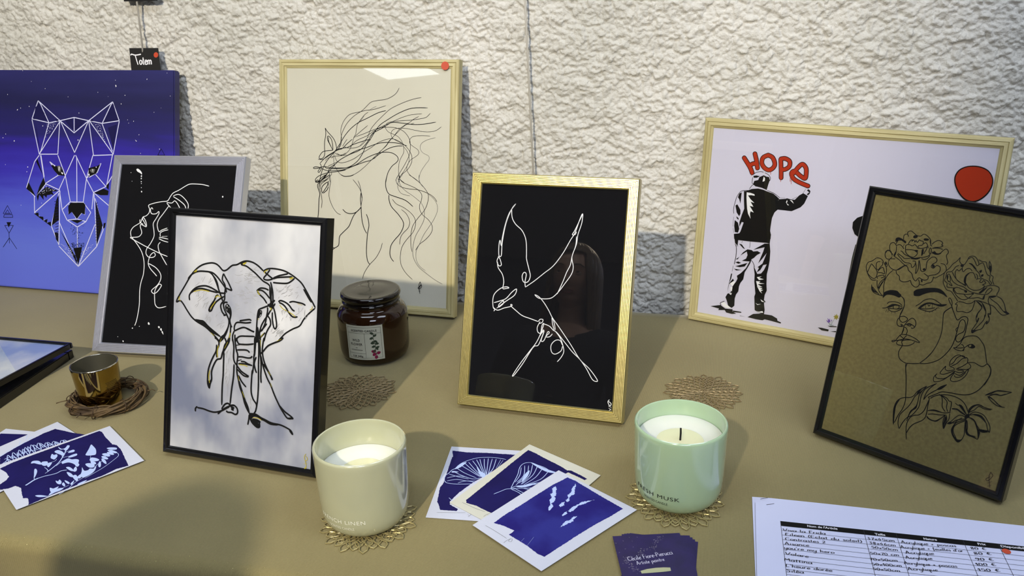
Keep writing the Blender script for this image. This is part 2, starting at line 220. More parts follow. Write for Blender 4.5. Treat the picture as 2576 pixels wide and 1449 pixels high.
ART = {
 'horse': [
  ('s','k',12,"""-783,3157 -741,3097 -632,2990 -584,2906 -564,2821 -557,2784
-783,3157 -769,3060 -790,2937 -797,2839 -790,2728 -811,2654 -867,2621 -901,2639 -880,2689 -825,2746 -728,2767 -632,2776
-632,2776 -673,2842 -735,2951 -735,3012 -700,3007 -659,2953 -639,2868 -632,2782
-721,3000 -714,2927 -659,2818
-922,2613 -825,2616 -714,2681 -632,2733 -557,2790 -482,2811 -359,2833 -251,2884 -116,2930 17,2970 84,2974
-888,2540 -770,2655 -618,2746 -522,2791 -454,2812 -359,2900 -265,2975
-888,2540 -860,2492 -923,2403 -895,2391 -853,2467 -909,2459 -992,2450 -1013,2462 -964,2482 -867,2467
-867,2473 -798,2491 -660,2474 -495,2476 -358,2487 -196,2539 -34,2642 113,2713 259,2760 365,2772 470,2766 563,2721 597,2662 564,2606 486,2544 421,2451 389,2365 370,2256
-798,2488 -729,2459 -522,2466 -331,2497 -169,2601 -62,2750 -9,2873 84,2996 228,3203 386,3314 607,3436 839,3517 1121,3527
-853,2455 -742,2422 -577,2427 -413,2452 -250,2513 -34,2593 100,2634 259,2747 417,2836 548,2876 679,2886
-937,2205 -895,2242 -867,2343 -811,2493 -715,2632 -605,2746 -550,2821 -495,2896 -414,3020 -306,3143 -158,3255 15,3336 213,3429 364,3470
-909,2206 -729,2385 -550,2576 -386,2679 -183,2783 -9,2836 151,2895 284,2929 442,2939 613,2926 757,2888
-965,2204 -972,2264 -895,2329 -729,2385 -522,2417 -385,2447
-972,2239 -944,2216 -895,2230 -826,2282 -742,2372
-909,2206 -826,2270 -756,2347 -687,2473 -591,2538 -481,2627 -305,2718 -116,2797 18,2934 123,3081 282,3168 386,3230 478,3274 674,3266 881,3247 1061,3259 1271,3296"""),
  ('s','k',8,"""-611,2734 -618,2648 -605,2525 -536,2417 -454,2346 -331,2338 -181,2399 -33,2508 113,2646 232,2759 364,2871 429,2957 507,3042 610,3164 713,3237 803,3286 867,3335 963,3384"""),
  ('s','k',7,"""153,2654 232,2747 377,2895 416,2956 481,3018 571,3103 662,3189 739,3244 804,3251 881,3270"""),
  ('s','k',8,"""-598,2685 -563,2600 -495,2568 -386,2581 -223,2648 -89,2737 85,2839 217,2927 363,2985 481,3000 586,2973 705,2904 797,2811 844,2717 839,2609 775,2499 659,2399 607,2324 621,2266
-563,2729 -481,2695 -413,2709 -318,2791 -265,2902 -238,3000 -198,3073 -178,3194 -158,3243 -92,3328 -25,3401 34,3436
-605,2752 -563,2711 -468,2701 -386,2740
-660,2634 -618,2672 -522,2681 -359,2705
-543,2797 -482,2872 -468,2994 -482,3091 -468,3188 -414,3298 -307,3397 -132,3438 -12,3467 147,3488 363,3553
-523,2822 -488,2896 -468,3043 -414,3165 -347,3263 -226,3374 -92,3454 -13,3521 66,3594 146,3625 356,3657 473,3706 550,3765 601,3850
-224,3000 -198,3037 -91,3124 29,3217
-198,3019 -50,3071 110,3135 255,3180 413,3193 544,3186 662,3147 741,3084 801,2990 816,2871 798,2740 748,2630 684,2520 606,2397 561,2311 575,2264
-414,2843 -359,2827 -251,2823 -116,2864 -23,2945 30,3031 83,3152 175,3262 319,3396 436,3493 566,3560 734,3627 875,3670 1003,3695
-305,2840 -184,2953 17,3042 149,3130 321,3205 399,3266 517,3292 647,3307 841,3322 1008,3349 1098,3374 1167,3440"""),
  ('s','k',7,"""97,3068 215,3167 412,3255 608,3342 776,3398 905,3418 1020,3429
360,3218 361,3170 414,3112 519,3072 598,3033 665,2951 692,2856 693,2772 629,2651 605,2529 606,2409 634,2325 713,2269
1368,3222 1268,3155 1115,3130 935,3147 740,3179 584,3181 492,3149 460,3089 481,3018 560,2972 665,2927
1174,3064 1013,3066 871,3051 807,3002 808,2931 874,2879 953,2828 967,2763 903,2707 825,2657 762,2559 763,2475 829,2393 1000,2280
692,2880 758,2798 792,2716 787,2608 710,2473 633,2362 621,2266"""),
  ('s','k',8,"""-660,2400 -667,2350 -743,2285 -812,2233
-701,2386 -701,2275 -674,2215
-563,2576 -660,2529 -728,2502
-448,2848 -400,2923 -360,2972
-784,2593 -728,2638 -618,2672
-249,2286 -194,2234
-154,2271 -133,2236"""),
  ('s','g',6,"""1270,3040 1117,2998 1015,2936 997,2853 1044,2783 1148,2732 1155,2667 1099,2594 1023,2484 986,2375 985,2280
41,3462 120,3511 186,3536
354,3200 399,3248 517,3292
-116,2870 -36,2957 57,3031 123,3081
-39,3389 -65,3341 -118,3280"""),
  ('s','k',13,"""-916,2258 -964,2228 -956,2211 -900,2245 -851,2297 -771,2350
-934,1556 -914,1695 -904,1913 -888,2015 -929,2128 -916,2194 -835,2261 -739,2322 -692,2353
-477,2360 -406,2335 -296,2346 -234,2369
-831,2020 -852,2074 -836,2147 -748,2219 -732,2187 -764,2128 -831,2032
-820,2025 -748,2085 -721,2144
-440,1761 -389,1714 -310,1693 -215,1708 -137,1762 -90,1821
-90,1821 -103,1949 -95,2063
-445,1754 -440,1761
-90,1821 -87,1735 -70,1579 -33,1451 19,1361
-717,979 -669,1016 -596,1071 -532,1112 -513,1164 -503,1281 -436,1357 -325,1465 -278,1568 -215,1686 -90,1807
-706,1109 -685,1044 -657,1024
-648,1134 -636,1084 -596,1069
398,2392 368,2265 380,2153 435,2064 558,2023 741,1969 882,1867
432,2050 436,1959 483,1848 607,1727 700,1604 702,1505 642,1388 536,1268 475,1165 461,1035 485,957 535,901
9,1700 44,1613 60,1500 38,1383 20,1195 17,1007 41,878 81,823"""),
  ('s','k',9,"""-884,2231 -903,2129 -868,2030 -844,1887 -858,1759
-876,2087 -868,2174 -804,2227 -711,2288"""),
  ('s','k',8,"""-692,2353 -679,2224 -705,2066 -700,1937 -628,1781 -548,1691 -481,1667"""),
  ('s','k',9,"""-900,2130 -876,2210 -755,2264"""),
  ('s','k',8,"""-721,2151 -716,2237 -732,2222
-249,2287 -170,2202 -104,2105 -72,1979 -93,1835
-152,2270 -108,2162 -72,1950
317,1215 282,1096 197,946 81,823 -21,670 -57,558
497,1978 574,1901 712,1845 850,1753 920,1658 929,1546 885,1430 781,1311 691,1177 657,1018 672,861 758,723 890,610
664,1811 759,1741 819,1624 801,1510 718,1421 658,1332 641,1203
554,2314 586,2246 662,2193 799,2168 980,2157 1160,2102 1266,2037 1315,1967
622,2401 630,2331 692,2271 813,2227 950,2170 1034,2083 1028,1971 999,1900 1008,1816 1062,1735 1168,1656 1238,1548 1217,1434 1114,1316 1010,1232 936,1121
795,2407 932,2329 1069,2209 1153,2088 1148,1963 1091,1820 958,1660 876,1529 848,1371 851,1201 875,1089"""),
  ('s','g',7,"""606,2400 562,2315 586,2232
592,2344 647,2220 739,2133 891,2042 1028,1943
682,2403 615,2317 594,2190 648,2094 740,2063 823,2049
1028,1943 1083,1834 1086,1666 1020,1522 932,1362 889,1175 899,1005 986,853 1124,748 1308,633 1444,571"""),
  ('s','g',6,"""1145,2102 1251,2023 1320,1915 1322,1804 1258,1661 1171,1530 1083,1399 1010,1239 951,1108 953,965 1016,855 1131,780"""),
  ('s','g',7,"""983,2414 984,2331 1023,2249 1099,2183"""),
  ('s','k',10,"""1036,585 1014,540 1015,468 1032,370
1036,577 1044,528 992,466 1053,485 1059,529 1022,490
1004,446 1053,464
1008,413 1046,427"""),
 ],
 'elephant': [
  ('s','q',5,"""-10,2299 20,2290 57,2291
54,2290 80,2295 116,2297
83,2368 112,2380 150,2386
58,2373 91,2373 122,2377
-95,2320 -55,2328 -18,2341
106,2315 121,2321 143,2330
50,2329 87,2327 125,2330
129,2371 146,2363 166,2362
134,2417 155,2434 173,2451
134,2274 181,2270 220,2274
55,2258 88,2267 113,2282
50,2318 69,2333 91,2356
50,2254 83,2243 120,2241
52,2346 88,2342 115,2338
57,2347 88,2346 116,2350
138,2318 178,2326 206,2338
104,2316 127,2318 145,2317
88,2290 119,2299 151,2303
140,2313 182,2315 230,2316
132,2402 169,2405 197,2404
-60,2369 -46,2376 -26,2384
3,2272 23,2275 49,2285
55,2263 82,2268 106,2281
-3,2322 34,2332 71,2339
-131,2235 -95,2230 -67,2230
-72,2248 -52,2251 -36,2259
61,2362 88,2354 113,2352
-2,2327 38,2304 69,2284
46,2234 73,2240 96,2250
60,2339 81,2328 95,2323
8,2352 51,2353 91,2352
69,2421 111,2416 157,2411
-133,2328 -105,2322 -70,2322
118,2323 154,2328 182,2333
-17,2042 -2,2043 22,2044
90,1901 103,1893 120,1892
136,2095 155,2090 170,2091
-79,2084 -57,2089 -26,2096
22,2046 56,2055 84,2059
-102,2086 -82,2089 -69,2098
118,2068 150,2051 174,2038
-153,2066 -133,2069 -114,2074
123,2114 156,2102 192,2092
29,2178 54,2169 76,2155
-123,1973 -104,1971 -85,1969
-41,2149 -22,2146 -6,2141
-93,1902 -69,1917 -45,1926
-10,2100 16,2084 36,2059
-110,1951 -87,1954 -58,1958
26,1873 53,1868 78,1855
2,1999 33,2006 59,2015
152,1877 166,1868 173,1858
24,2187 44,2182 53,2185
14,1991 41,1995 67,2006
145,2090 164,2095 191,2095
70,2136 102,2135 124,2132
148,2119 169,2114 191,2115
43,2119 53,2119 71,2116
8,2193 19,2191 39,2196
-128,1925 -110,1928 -99,1930
-54,2115 -24,2128 10,2137
-62,2098 -29,2090 -1,2087
-65,2070 -36,2081 3,2098
-21,2116 0,2115 28,2111
-599,2061 -577,2080 -555,2096
-513,2199 -489,2211 -463,2222
-429,2073 -429,2099 -424,2127
-605,2222 -606,2240 -597,2256
-645,2008 -647,2048 -645,2082
-439,2029 -425,2043 -407,2063
-697,1890 -685,1905 -664,1917
-586,1998 -572,2039 -565,2074
-520,1938 -505,1956 -491,1973
-534,1906 -530,1920 -521,1943
-502,1890 -490,1911 -484,1932
-698,2050 -657,2078 -624,2098
-582,1879 -566,1914 -549,1949
-550,2043 -539,2061 -535,2077
-656,1986 -639,2000 -612,2021
-531,2134 -492,2168 -454,2193
-481,2219 -474,2240 -477,2266
-660,2013 -652,2031 -647,2047
-505,2212 -488,2235 -475,2266
-460,1870 -447,1884 -437,1901
-563,1923 -533,1941 -511,1957
-512,2180 -471,2218 -438,2246
-496,1880 -466,1898 -435,1915
-706,2136 -673,2164 -638,2194
-504,2091 -480,2129 -460,2158
-543,1877 -524,1909 -501,1950
-660,1953 -627,1977 -596,2009
-666,2046 -641,2078 -610,2118
-464,1934 -455,1955 -442,1982
-683,2013 -671,2028 -667,2046
-675,1881 -654,1912 -640,1946
-596,2201 -581,2233 -559,2271
-524,2093 -506,2119 -494,2146
-587,1963 -548,1991 -503,2020
-310,1730 -296,1745 -282,1753
-517,1758 -493,1772 -467,1781
-478,1705 -464,1734 -455,1761
-345,1836 -328,1852 -313,1859
-532,1694 -527,1714 -518,1742
-315,1649 -318,1663 -312,1685
-496,1811 -486,1834 -467,1862
-480,1724 -476,1751 -470,1776
-324,1707 -295,1721 -259,1733
-371,1676 -349,1694 -327,1714
-388,1790 -378,1806 -366,1826
-543,1749 -514,1780 -494,1802
-302,1657 -287,1676 -263,1697
-518,1741 -502,1752 -490,1758
-319,1674 -312,1683 -300,1699
-529,1755 -524,1778 -525,1808
618,2138 646,2150 675,2166
604,2226 623,2250 644,2269
550,2229 577,2250 596,2267
634,2189 653,2200 663,2213
555,2120 580,2129 604,2146
589,2186 603,2205 615,2224
481,2091 485,2105 499,2115
572,2228 580,2239 590,2249
471,2182 491,2183 503,2191
592,2206 595,2223 603,2249
520,2150 544,2156 568,2165
614,2132 624,2135 641,2143
482,2172 508,2187 530,2197
545,2161 572,2172 598,2188
591,2221 611,2244 629,2265
456,2182 466,2193 479,2200
724,2241 739,2249 758,2255
509,2186 536,2204 555,2221
620,2205 650,2215 680,2226
723,2166 731,2174 746,2183
460,2172 453,2197 445,2219
481,2164 503,2174 519,2184
706,2181 724,2187 745,2193
646,2166 663,2175 676,2178
720,2112 737,2135 751,2163
521,2143 535,2158 552,2166
774,1948 768,1973 758,2002
854,1876 863,1891 865,1911
577,1939 599,1965 616,1999
673,1956 678,1972 688,1995
786,1961 809,1990 824,2020
532,1915 534,1937 542,1961
670,1841 657,1866 655,1890
842,1904 843,1937 851,1975
604,1935 599,1956 591,1980
595,1873 607,1896 612,1920
572,1920 579,1948 592,1981
543,1896 549,1934 560,1964
866,1881 880,1907 895,1941
862,1898 850,1932 847,1961
714,1872 724,1878 744,1889
769,1953 765,1982 767,2010
840,1941 845,1969 850,1995
706,1896 737,1924 773,1947
596,1944 614,1973 632,1993
655,1848 669,1865 682,1886
769,1848 783,1872 804,1895
527,1944 549,1955 568,1971
539,1827 547,1853 560,1870
646,1875 660,1896 677,1926
540,1678 557,1700 569,1723
506,1668 529,1693 552,1716
432,1753 429,1782 426,1820
397,1685 410,1712 420,1745
484,1664 520,1695 550,1723
512,1645 521,1659 538,1681
480,1639 481,1659 489,1681
431,1666 447,1686 457,1706
515,1672 545,1701 576,1729
471,1672 488,1697 508,1718
442,1687 478,1718 510,1748
490,1666 528,1681 575,1698
461,1723 488,1757 509,1796
411,1667 438,1683 459,1689
459,1627 468,1641 482,1662
437,1688 467,1705 496,1715
483,1684 498,1704 513,1720
476,1673 498,1698 527,1726
499,1683 517,1698 533,1708
518,1633 539,1662 567,1694
-149,945 -144,931 -140,915
-163,1384 -157,1362 -157,1346
-189,894 -186,861 -189,828
-222,1346 -214,1327 -217,1303
-183,1299 -186,1272 -179,1247
-210,1210 -210,1198 -210,1180
-167,1028 -182,982 -200,947
-183,1170 -177,1153 -165,1126
-161,1113 -165,1071 -164,1028
-206,1078 -220,1053 -221,1027
-188,1409 -199,1383 -216,1347
-212,1017 -205,985 -188,948
-199,1075 -211,1053 -219,1034
-163,1304 -152,1281 -144,1269
-209,1176 -208,1164 -218,1146
-208,1383 -230,1351 -249,1325
-199,1169 -203,1129 -217,1097
-141,957 -148,938 -147,917
-213,1121 -228,1099 -239,1075
-184,1073 -193,1036 -212,996
-151,1014 -149,977 -146,951
-190,900 -188,858 -193,824
-174,966 -181,931 -175,904
-215,1235 -207,1216 -210,1204
-138,919 -133,894 -125,864
-171,1305 -181,1268 -191,1223
142,828 150,811 150,787
151,846 159,831 165,820
151,743 158,728 161,710
152,784 159,771 159,758
146,849 144,834 147,827
135,798 148,788 149,775
154,841 152,822 143,806
153,744 144,721 147,703
102,1368 130,1363 149,1356
52,1429 73,1430 87,1431
110,1272 136,1278 173,1289
80,1325 108,1327 143,1322
-7,1499 23,1503 53,1494
83,1366 93,1361 114,1359
127,1417 141,1419 164,1413
99,1333 119,1328 150,1328"""),
  ('s','k',21,"""-970,1913 -962,1952 -911,2039 -860,2119 -792,2229 -733,2309 -664,2374 -586,2417 -482,2443 -412,2438 -359,2409 -306,2365 -254,2375 -179,2434 -111,2450 -36,2489 31,2505 116,2493 193,2456 263,2403
-970,1915 -917,1941 -871,1907 -815,1837 -740,1754 -658,1702 -541,1654 -451,1595 -352,1516 -334,1489"""),
  ('s','k',20,"""263,2403 320,2433 402,2443 527,2432 618,2403 702,2360 786,2303 855,2216 906,2142 950,2082 984,2028"""),
  ('s','k',19,"""984,2024 907,1956 838,1878 785,1794 697,1749 601,1688 545,1632 498,1577"""),
  ('s','k',20,"""-52,2455 25,2442 94,2404 155,2366 207,2326 268,2281 327,2257 362,2231
263,2403 314,2371 365,2339 399,2320
353,2428 314,2371 274,2325 283,2304 334,2301 399,2320
399,2320 456,2340 538,2352 661,2367
399,2328 472,2362 529,2378 602,2398
401,2277 476,2276 591,2283 647,2312 694,2352"""),
  ('s','k',21,"""-810,2220 -750,2285 -662,2325 -566,2333 -496,2328 -442,2288 -395,2210 -357,2125 -329,2068 -291,1983
-566,2333 -461,2327 -389,2285 -326,2223 -263,2155 -244,2098
-774,1957 -781,2021 -725,2093 -656,2136 -560,2156 -480,2144 -400,2114 -339,2089 -252,2090
-759,2052 -699,2095 -629,2116 -558,2115 -470,2100 -365,2087"""),
  ('s','k',20,"""-296,2329 -310,2254 -273,2198 -263,2155 -269,2088 -267,2022 -283,1984
-296,2329 -268,2287 -223,2225 -177,2148 -176,2133 -220,2144 -254,2156"""),
  ('s','k',21,"""-276,2051 -344,2008 -395,1966 -428,1918 -452,1864 -478,1850 -488,1868 -463,1922 -413,1994 -389,2048 -355,2058
-291,1983 -316,1951 -319,1914 -295,1856 -250,1816
-281,1954 -265,1978 -222,1982
-287,1983 -271,1903 -224,1819 -196,1762 -202,1688 -234,1618 -275,1554 -325,1496
-686,1725 -615,1721 -561,1715 -498,1665 -417,1614 -363,1582 -310,1550
-640,1696 -578,1687 -524,1663 -461,1617 -416,1591 -310,1554"""),
  ('s','k',20,"""-173,1838 -184,1771 -173,1720 -150,1682
-169,1721 -170,1632 -180,1564 -212,1502
-114,1645 -116,1696 -92,1743 -41,1755 44,1756 120,1771
-46,1773 9,1786 94,1802 120,1790
-114,1641 -55,1673 13,1698 81,1687 133,1666 167,1659 116,1672 47,1694
-114,1645 -137,1583 -135,1510
-104,1601 -102,1550 -83,1515
-75,1530 -68,1561 -26,1587 59,1596 178,1605
180,2157 229,2194 296,2196 347,2179
189,2165 247,2170 307,2139 368,2079
189,2150 233,2111 285,2072 329,2018
361,2238 365,2151 376,2080 387,2016
368,2282 397,2190 408,2112 411,2054
386,2240 383,2110 391,2038
338,2011 371,2007 419,2048 435,2071
372,1985 422,1997 441,2031
372,1985 404,2010 339,1989 273,1961 223,1935 208,1890 202,1831 198,1728 194,1625 189,1544
414,1989 375,1927 343,1873 304,1819 265,1749 243,1666 246,1601
339,1975 341,1924 328,1850 314,1776 268,1676
343,1873 379,1833 390,1769 359,1715 328,1646 307,1556
413,1996 441,1926 462,1841 473,1770 458,1725 432,1751 412,1836 408,1923
243,1666 275,1699 339,1778
238,1585 270,1618 319,1667
485,2054 518,2071 584,2055 635,2024 678,1978 712,1963
494,2047 544,2030 587,1998 639,1931 690,1892 755,1899"""),
  ('s','k',19,"""634,2060 682,2075 748,2070 813,2062 854,2044"""),
  ('s','k',21,"""-276,1817 -250,1824 -233,1833"""),
  ('F','k',0,"""-255,1934 -230,1966 -195,1947 -167,1898 -160,1840 -175,1772 -190,1837 -226,1863 -249,1890
201,1874 216,1920 257,1931 267,1903 252,1857 211,1831
-325,1490 -310,1550 -251,1601 -203,1702 -201,1651 -240,1557 -299,1492
189,1544 201,1669 215,1729 235,1658 231,1548
855,2216 906,2156 933,2087 908,2099 857,2166 813,2234
-451,2302 -406,2268 -369,2205 -348,2118 -385,2167 -413,2231
-61,2472 -11,2501 40,2502 -10,2476 -43,2455
-695,1728 -579,1721 -507,1679 -453,1633 -543,1683 -614,1699
355,2005 402,2060 421,2004 381,1964
-389,2048 -380,2041 -437,1925 -478,1854 -479,1884"""),
  ('s','w',8,"""-234,1951 -225,1941 -229,1929
-207,1931 -195,1918
-232,1903 -225,1882
241,1911 258,1909
251,1879 235,1848"""),
  ('s','y',9,"""-918,1993 -935,1962 -908,1942
-724,2309 -681,2343 -697,2311
-716,2071 -628,2098 -558,2100 -487,2091
-395,1981 -437,1925 -470,1877
-397,2025 -372,2049 -319,2039
-27,2468 23,2486 -18,2457
289,2376 279,2397 328,2423
197,2166 207,2130 233,2118
621,2346 677,2358 630,2332
504,2019 547,1980 605,1956
622,1951 689,1921 723,1896"""),
  ('s','y',8,"""943,2045 945,2017 913,1993"""),
  ('s','y',9,"""-451,1588 -397,1556
-204,1502 -180,1556 -169,1617
212,1810 228,1833
748,2056 814,2041
373,1971 394,1965 382,1943
262,1610 302,1658"""),
  ('s','k',21,"""-391,1532 -357,1516 -328,1481 -332,1433 -352,1384 -354,1288
-360,1449 -363,1373 -405,1292 -446,1201 -471,1112 -476,1015 -471,948 -446,893
-292,1542 -313,1511 -346,1503
-446,893 -437,952 -417,1012 -421,1108 -390,1198 -348,1265 -293,1285 -273,1354 -243,1424 -201,1495 -171,1555
-248,1547 -223,1492 -244,1452 -263,1374
-252,1375 -252,1214 -252,1071 -260,936 -258,706
-101,1236 -103,1088 -124,914 -139,731
-258,657 -216,721 -167,741 -138,721 -83,728 -38,696 -27,645 -57,617 -113,633 -168,631 -191,647
-312,588 -258,638 -171,698 -72,730
-613,645 -640,617 -639,578
-612,630 -527,627 -436,610 -357,606 -269,632 -192,676 -149,700"""),
  ('s','k',20,"""-138,1558 -112,1448 -112,1324 -93,1260 -48,1218
-105,1562 -78,1423 -53,1350 -60,1245 -56,1141 -30,1049 -4,957 55,841 114,735 139,652
-24,1041 18,932 67,824 115,716 139,652
-83,1564 -59,1510 -26,1490 83,1497 169,1515
-90,1469 -14,1486
-66,1415 42,1427 86,1422 114,1401
-47,1332 13,1338 90,1333 133,1342 153,1363
-50,1284 4,1304
-6,1280 48,1281 93,1262 158,1246
-43,1247 38,1256 93,1253 158,1249
-53,1217 9,1158 110,1109 44,1110 -23,1155 -52,1180
-32,1106 14,1036 82,973
160,1195 154,1081 155,930 186,839 231,788 238,751
187,1592 188,1452 175,1356 178,1282 163,1139
208,1360 184,1282 197,1218 221,1164
230,1597 241,1458 244,1270 253,1036 250,866 238,751 224,692 204,666
257,1599 255,1506 265,1395 281,1275 282,1134 291,1050
310,1605 297,1548 291,1435 317,1325 363,1237 420,1150 444,1101
308,1287 353,1236 409,1168 449,1107
271,1386 309,1259 368,1125 425,1038 483,924 552,810 609,733 675,667 748,677
552,810 629,745 705,704 748,677
265,1404 301,1436 362,1508 446,1554 529,1591 574,1633
139,652 182,658 237,656 303,627 368,607 455,581 573,574 659,552 724,524 755,477
293,616 358,596 445,565 552,571
123,512 136,585 139,643
152,597 187,545 254,501 291,511 284,567 300,569 250,591 185,592"""),
  ('s','k',21,"""-127,699 -82,695 -115,676 -81,666"""),
  ('F','k',0,"""-472,987 -439,991 -418,1032 -436,914 -446,889 -468,929
171,1590 203,1594 198,1453 191,1368 174,1385 170,1497
153,587 218,587 299,579 290,558 268,556 296,521 254,497 199,527
-6,1005 65,852 126,708 128,660 58,775
139,652 204,666 302,636 326,592 260,621 206,623 174,590 147,596
-263,1374 -232,1435 -170,1536 -179,1488 -220,1417 -252,1366
675,676 748,686 749,663 696,665
713,532 757,482 742,475 703,516"""),
  ('s','y',9,"""-332,1443 -346,1365 -338,1290
-444,1125 -458,1046 -443,961
-27,1239 50,1239 94,1225"""),
  ('s','y',8,"""258,1572 267,1488
190,611 260,616 315,595"""),
  ('s','y',9,"""-201,1495 -243,1414
-312,1483 -291,1533"""),
  ('s','y',8,"""487,1582 549,1611"""),
  ('s','y',9,"""-19,1041 -32,1097"""),
  ('s','y',8,"""386,1202 420,1160
424,1066 437,1021"""),
  ('s','y',9,"""30,914 66,843"""),
  ('s','y',7,"""944,273 924,232 943,186 968,214 945,245
937,185 956,130 931,87 962,111
918,143 971,166"""),
 ],
 'face': [
  ('s','k',9,"""-573,2590 -579,2634 -563,2656 -541,2656 -525,2633
-541,2656 -544,2685 -512,2703 -472,2684 -438,2665 -396,2666 -367,2694 -330,2686 -287,2654 -274,2627 -264,2585 -245,2581
-650,2544 -659,2580 -634,2600 -588,2591 -538,2567
-645,2522 -633,2563 -599,2578 -562,2573
-633,2502 -670,2533 -704,2518 -710,2479 -689,2422 -648,2393
-633,2502 -625,2436 -638,2380
-635,2509 -601,2524 -568,2508 -544,2483
-553,2537 -560,2502
-656,2376 -682,2424 -714,2432 -739,2412 -739,2366 -713,2333 -676,2334 -654,2369
-638,2380 -568,2349 -516,2315 -483,2300
-683,2301 -676,2334 -648,2343 -612,2349
-686,2297 -669,2259 -629,2229 -575,2222 -532,2258 -497,2297
-830,2316 -873,2268 -913,2244 -925,2194 -909,2143 -868,2082 -821,2047 -770,2058
-830,2316 -793,2320 -760,2308 -730,2276 -698,2237 -682,2202 -678,2149
-776,2281 -811,2266 -810,2212 -783,2179 -756,2224 -741,2258 -755,2286
-873,2237 -891,2147 -891,2116 -835,2074 -796,2072 -780,2103 -785,2156 -826,2201 -873,2237
-712,2295 -687,2255 -698,2237 -715,2279 -712,2295
-778,2157 -763,2192 -732,2222 -709,2188 -694,2153 -739,2155 -775,2146
-759,2077 -772,2097 -739,2120 -704,2132 -692,2115 -725,2092
-763,2060 -749,2001 -723,1953 -691,1915 -655,1892
-681,2133 -678,2088 -704,2035 -726,1968 -726,2030 -687,2093
-678,2149 -684,2079 -710,1995 -716,1955
-607,2215 -644,2165 -667,2106 -673,2050 -669,1997 -648,1910
-813,1994 -799,1935 -765,1904 -716,1893 -655,1889
-795,1967 -757,1937 -702,1896
-525,2479 -530,2501 -530,2531 -497,2545 -459,2538 -435,2558 -409,2540 -391,2522 -363,2528 -330,2538 -299,2556
-525,2479 -504,2483 -463,2492 -427,2492 -399,2498
-525,2479 -510,2445 -467,2416 -422,2411 -393,2439 -386,2471 -413,2495
-511,2546 -494,2594 -475,2606 -477,2586 -461,2608 -441,2586 -435,2606 -413,2588 -399,2621 -383,2613 -354,2611 -348,2583
-348,2583 -358,2566 -391,2555 -396,2543 -379,2532
-348,2583 -324,2602 -302,2585 -282,2544
-299,2570 -299,2526 -308,2502 -315,2471
-264,2555 -247,2544 -241,2501 -247,2485 -264,2511 -264,2555
-448,2398 -411,2394 -359,2417 -306,2435 -262,2460 -247,2485
-330,2415 -294,2412 -263,2430 -244,2471
-577,2453 -555,2450 -527,2426 -480,2413 -442,2403
-599,2418 -574,2408 -541,2393 -508,2377 -447,2394
-604,2410 -576,2385 -550,2368 -531,2350 -491,2332 -447,2334 -424,2328
-255,2594 -232,2628 -196,2654 -161,2650 -142,2632 -152,2611
-239,2553 -205,2571 -159,2584 -133,2604 -152,2611
-242,2553 -190,2567 -148,2568 -126,2562
-229,2496 -207,2523 -182,2506 -143,2514 -123,2548 -95,2576 -72,2566 -59,2539 -72,2507 -54,2460 -41,2434 -48,2403
-234,2517 -201,2495 -160,2500 -136,2516"""),
  ('s','k',8,"""-113,2403 -75,2404 -49,2381 -36,2340 -58,2298 -97,2260 -132,2230 -155,2239"""),
  ('s','k',9,"""-424,2328 -409,2293 -385,2314 -383,2367 -419,2366
-381,2360 -361,2304 -351,2231 -336,2287 -344,2353 -349,2389 -329,2349 -307,2286 -282,2273 -253,2298 -259,2371 -256,2402 -241,2427 -219,2454 -186,2461 -159,2437 -163,2407 -194,2378 -204,2346
-204,2346 -177,2334 -161,2356 -145,2374 -107,2361 -102,2310 -134,2270 -179,2252 -210,2234
-264,2255 -225,2238 -208,2227 -208,2197 -239,2179 -269,2183 -300,2194 -311,2181
-497,2297 -459,2290 -435,2250 -392,2222 -367,2175 -332,2149 -312,2188
-574,2219 -559,2184 -524,2162 -507,2120 -467,2106 -420,2121 -389,2144
-389,2144 -364,2100 -315,2078 -286,2104 -287,2141 -306,2174
-279,2121 -240,2122 -204,2150 -166,2170 -153,2202 -151,2240
-583,1810 -567,1837 -512,1855 -453,1855 -410,1831
-629,1748 -587,1762 -545,1804 -505,1826 -454,1827 -403,1817
-564,1761 -529,1739 -485,1739 -433,1771 -402,1810
-564,1761 -507,1771 -450,1782 -405,1809
-500,1773 -508,1806 -461,1826 -440,1800 -464,1779
-265,1864 -225,1905 -187,1955 -130,1985 -81,1986 -28,1966 3,1951
-232,1842 -200,1892 -153,1930 -100,1944 -43,1940 61,1966
-219,1850 -157,1858 -105,1875 -54,1899
-217,1842 -145,1838 -97,1843 -55,1873 -28,1906
-152,1867 -164,1905
-82,1885 -94,1934
-139,1919 -124,1900 -112,1922
-575,1742 -578,1707
-549,1741 -557,1712
-510,1736 -509,1713
-477,1745 -469,1720
-147,1846 -145,1823
-105,1845 -97,1828
-77,1860 -70,1842
-48,1886 -38,1866
-26,1914 -9,1900
-450,1939 -415,1914 -391,1859 -391,1797 -407,1724 -413,1685"""),
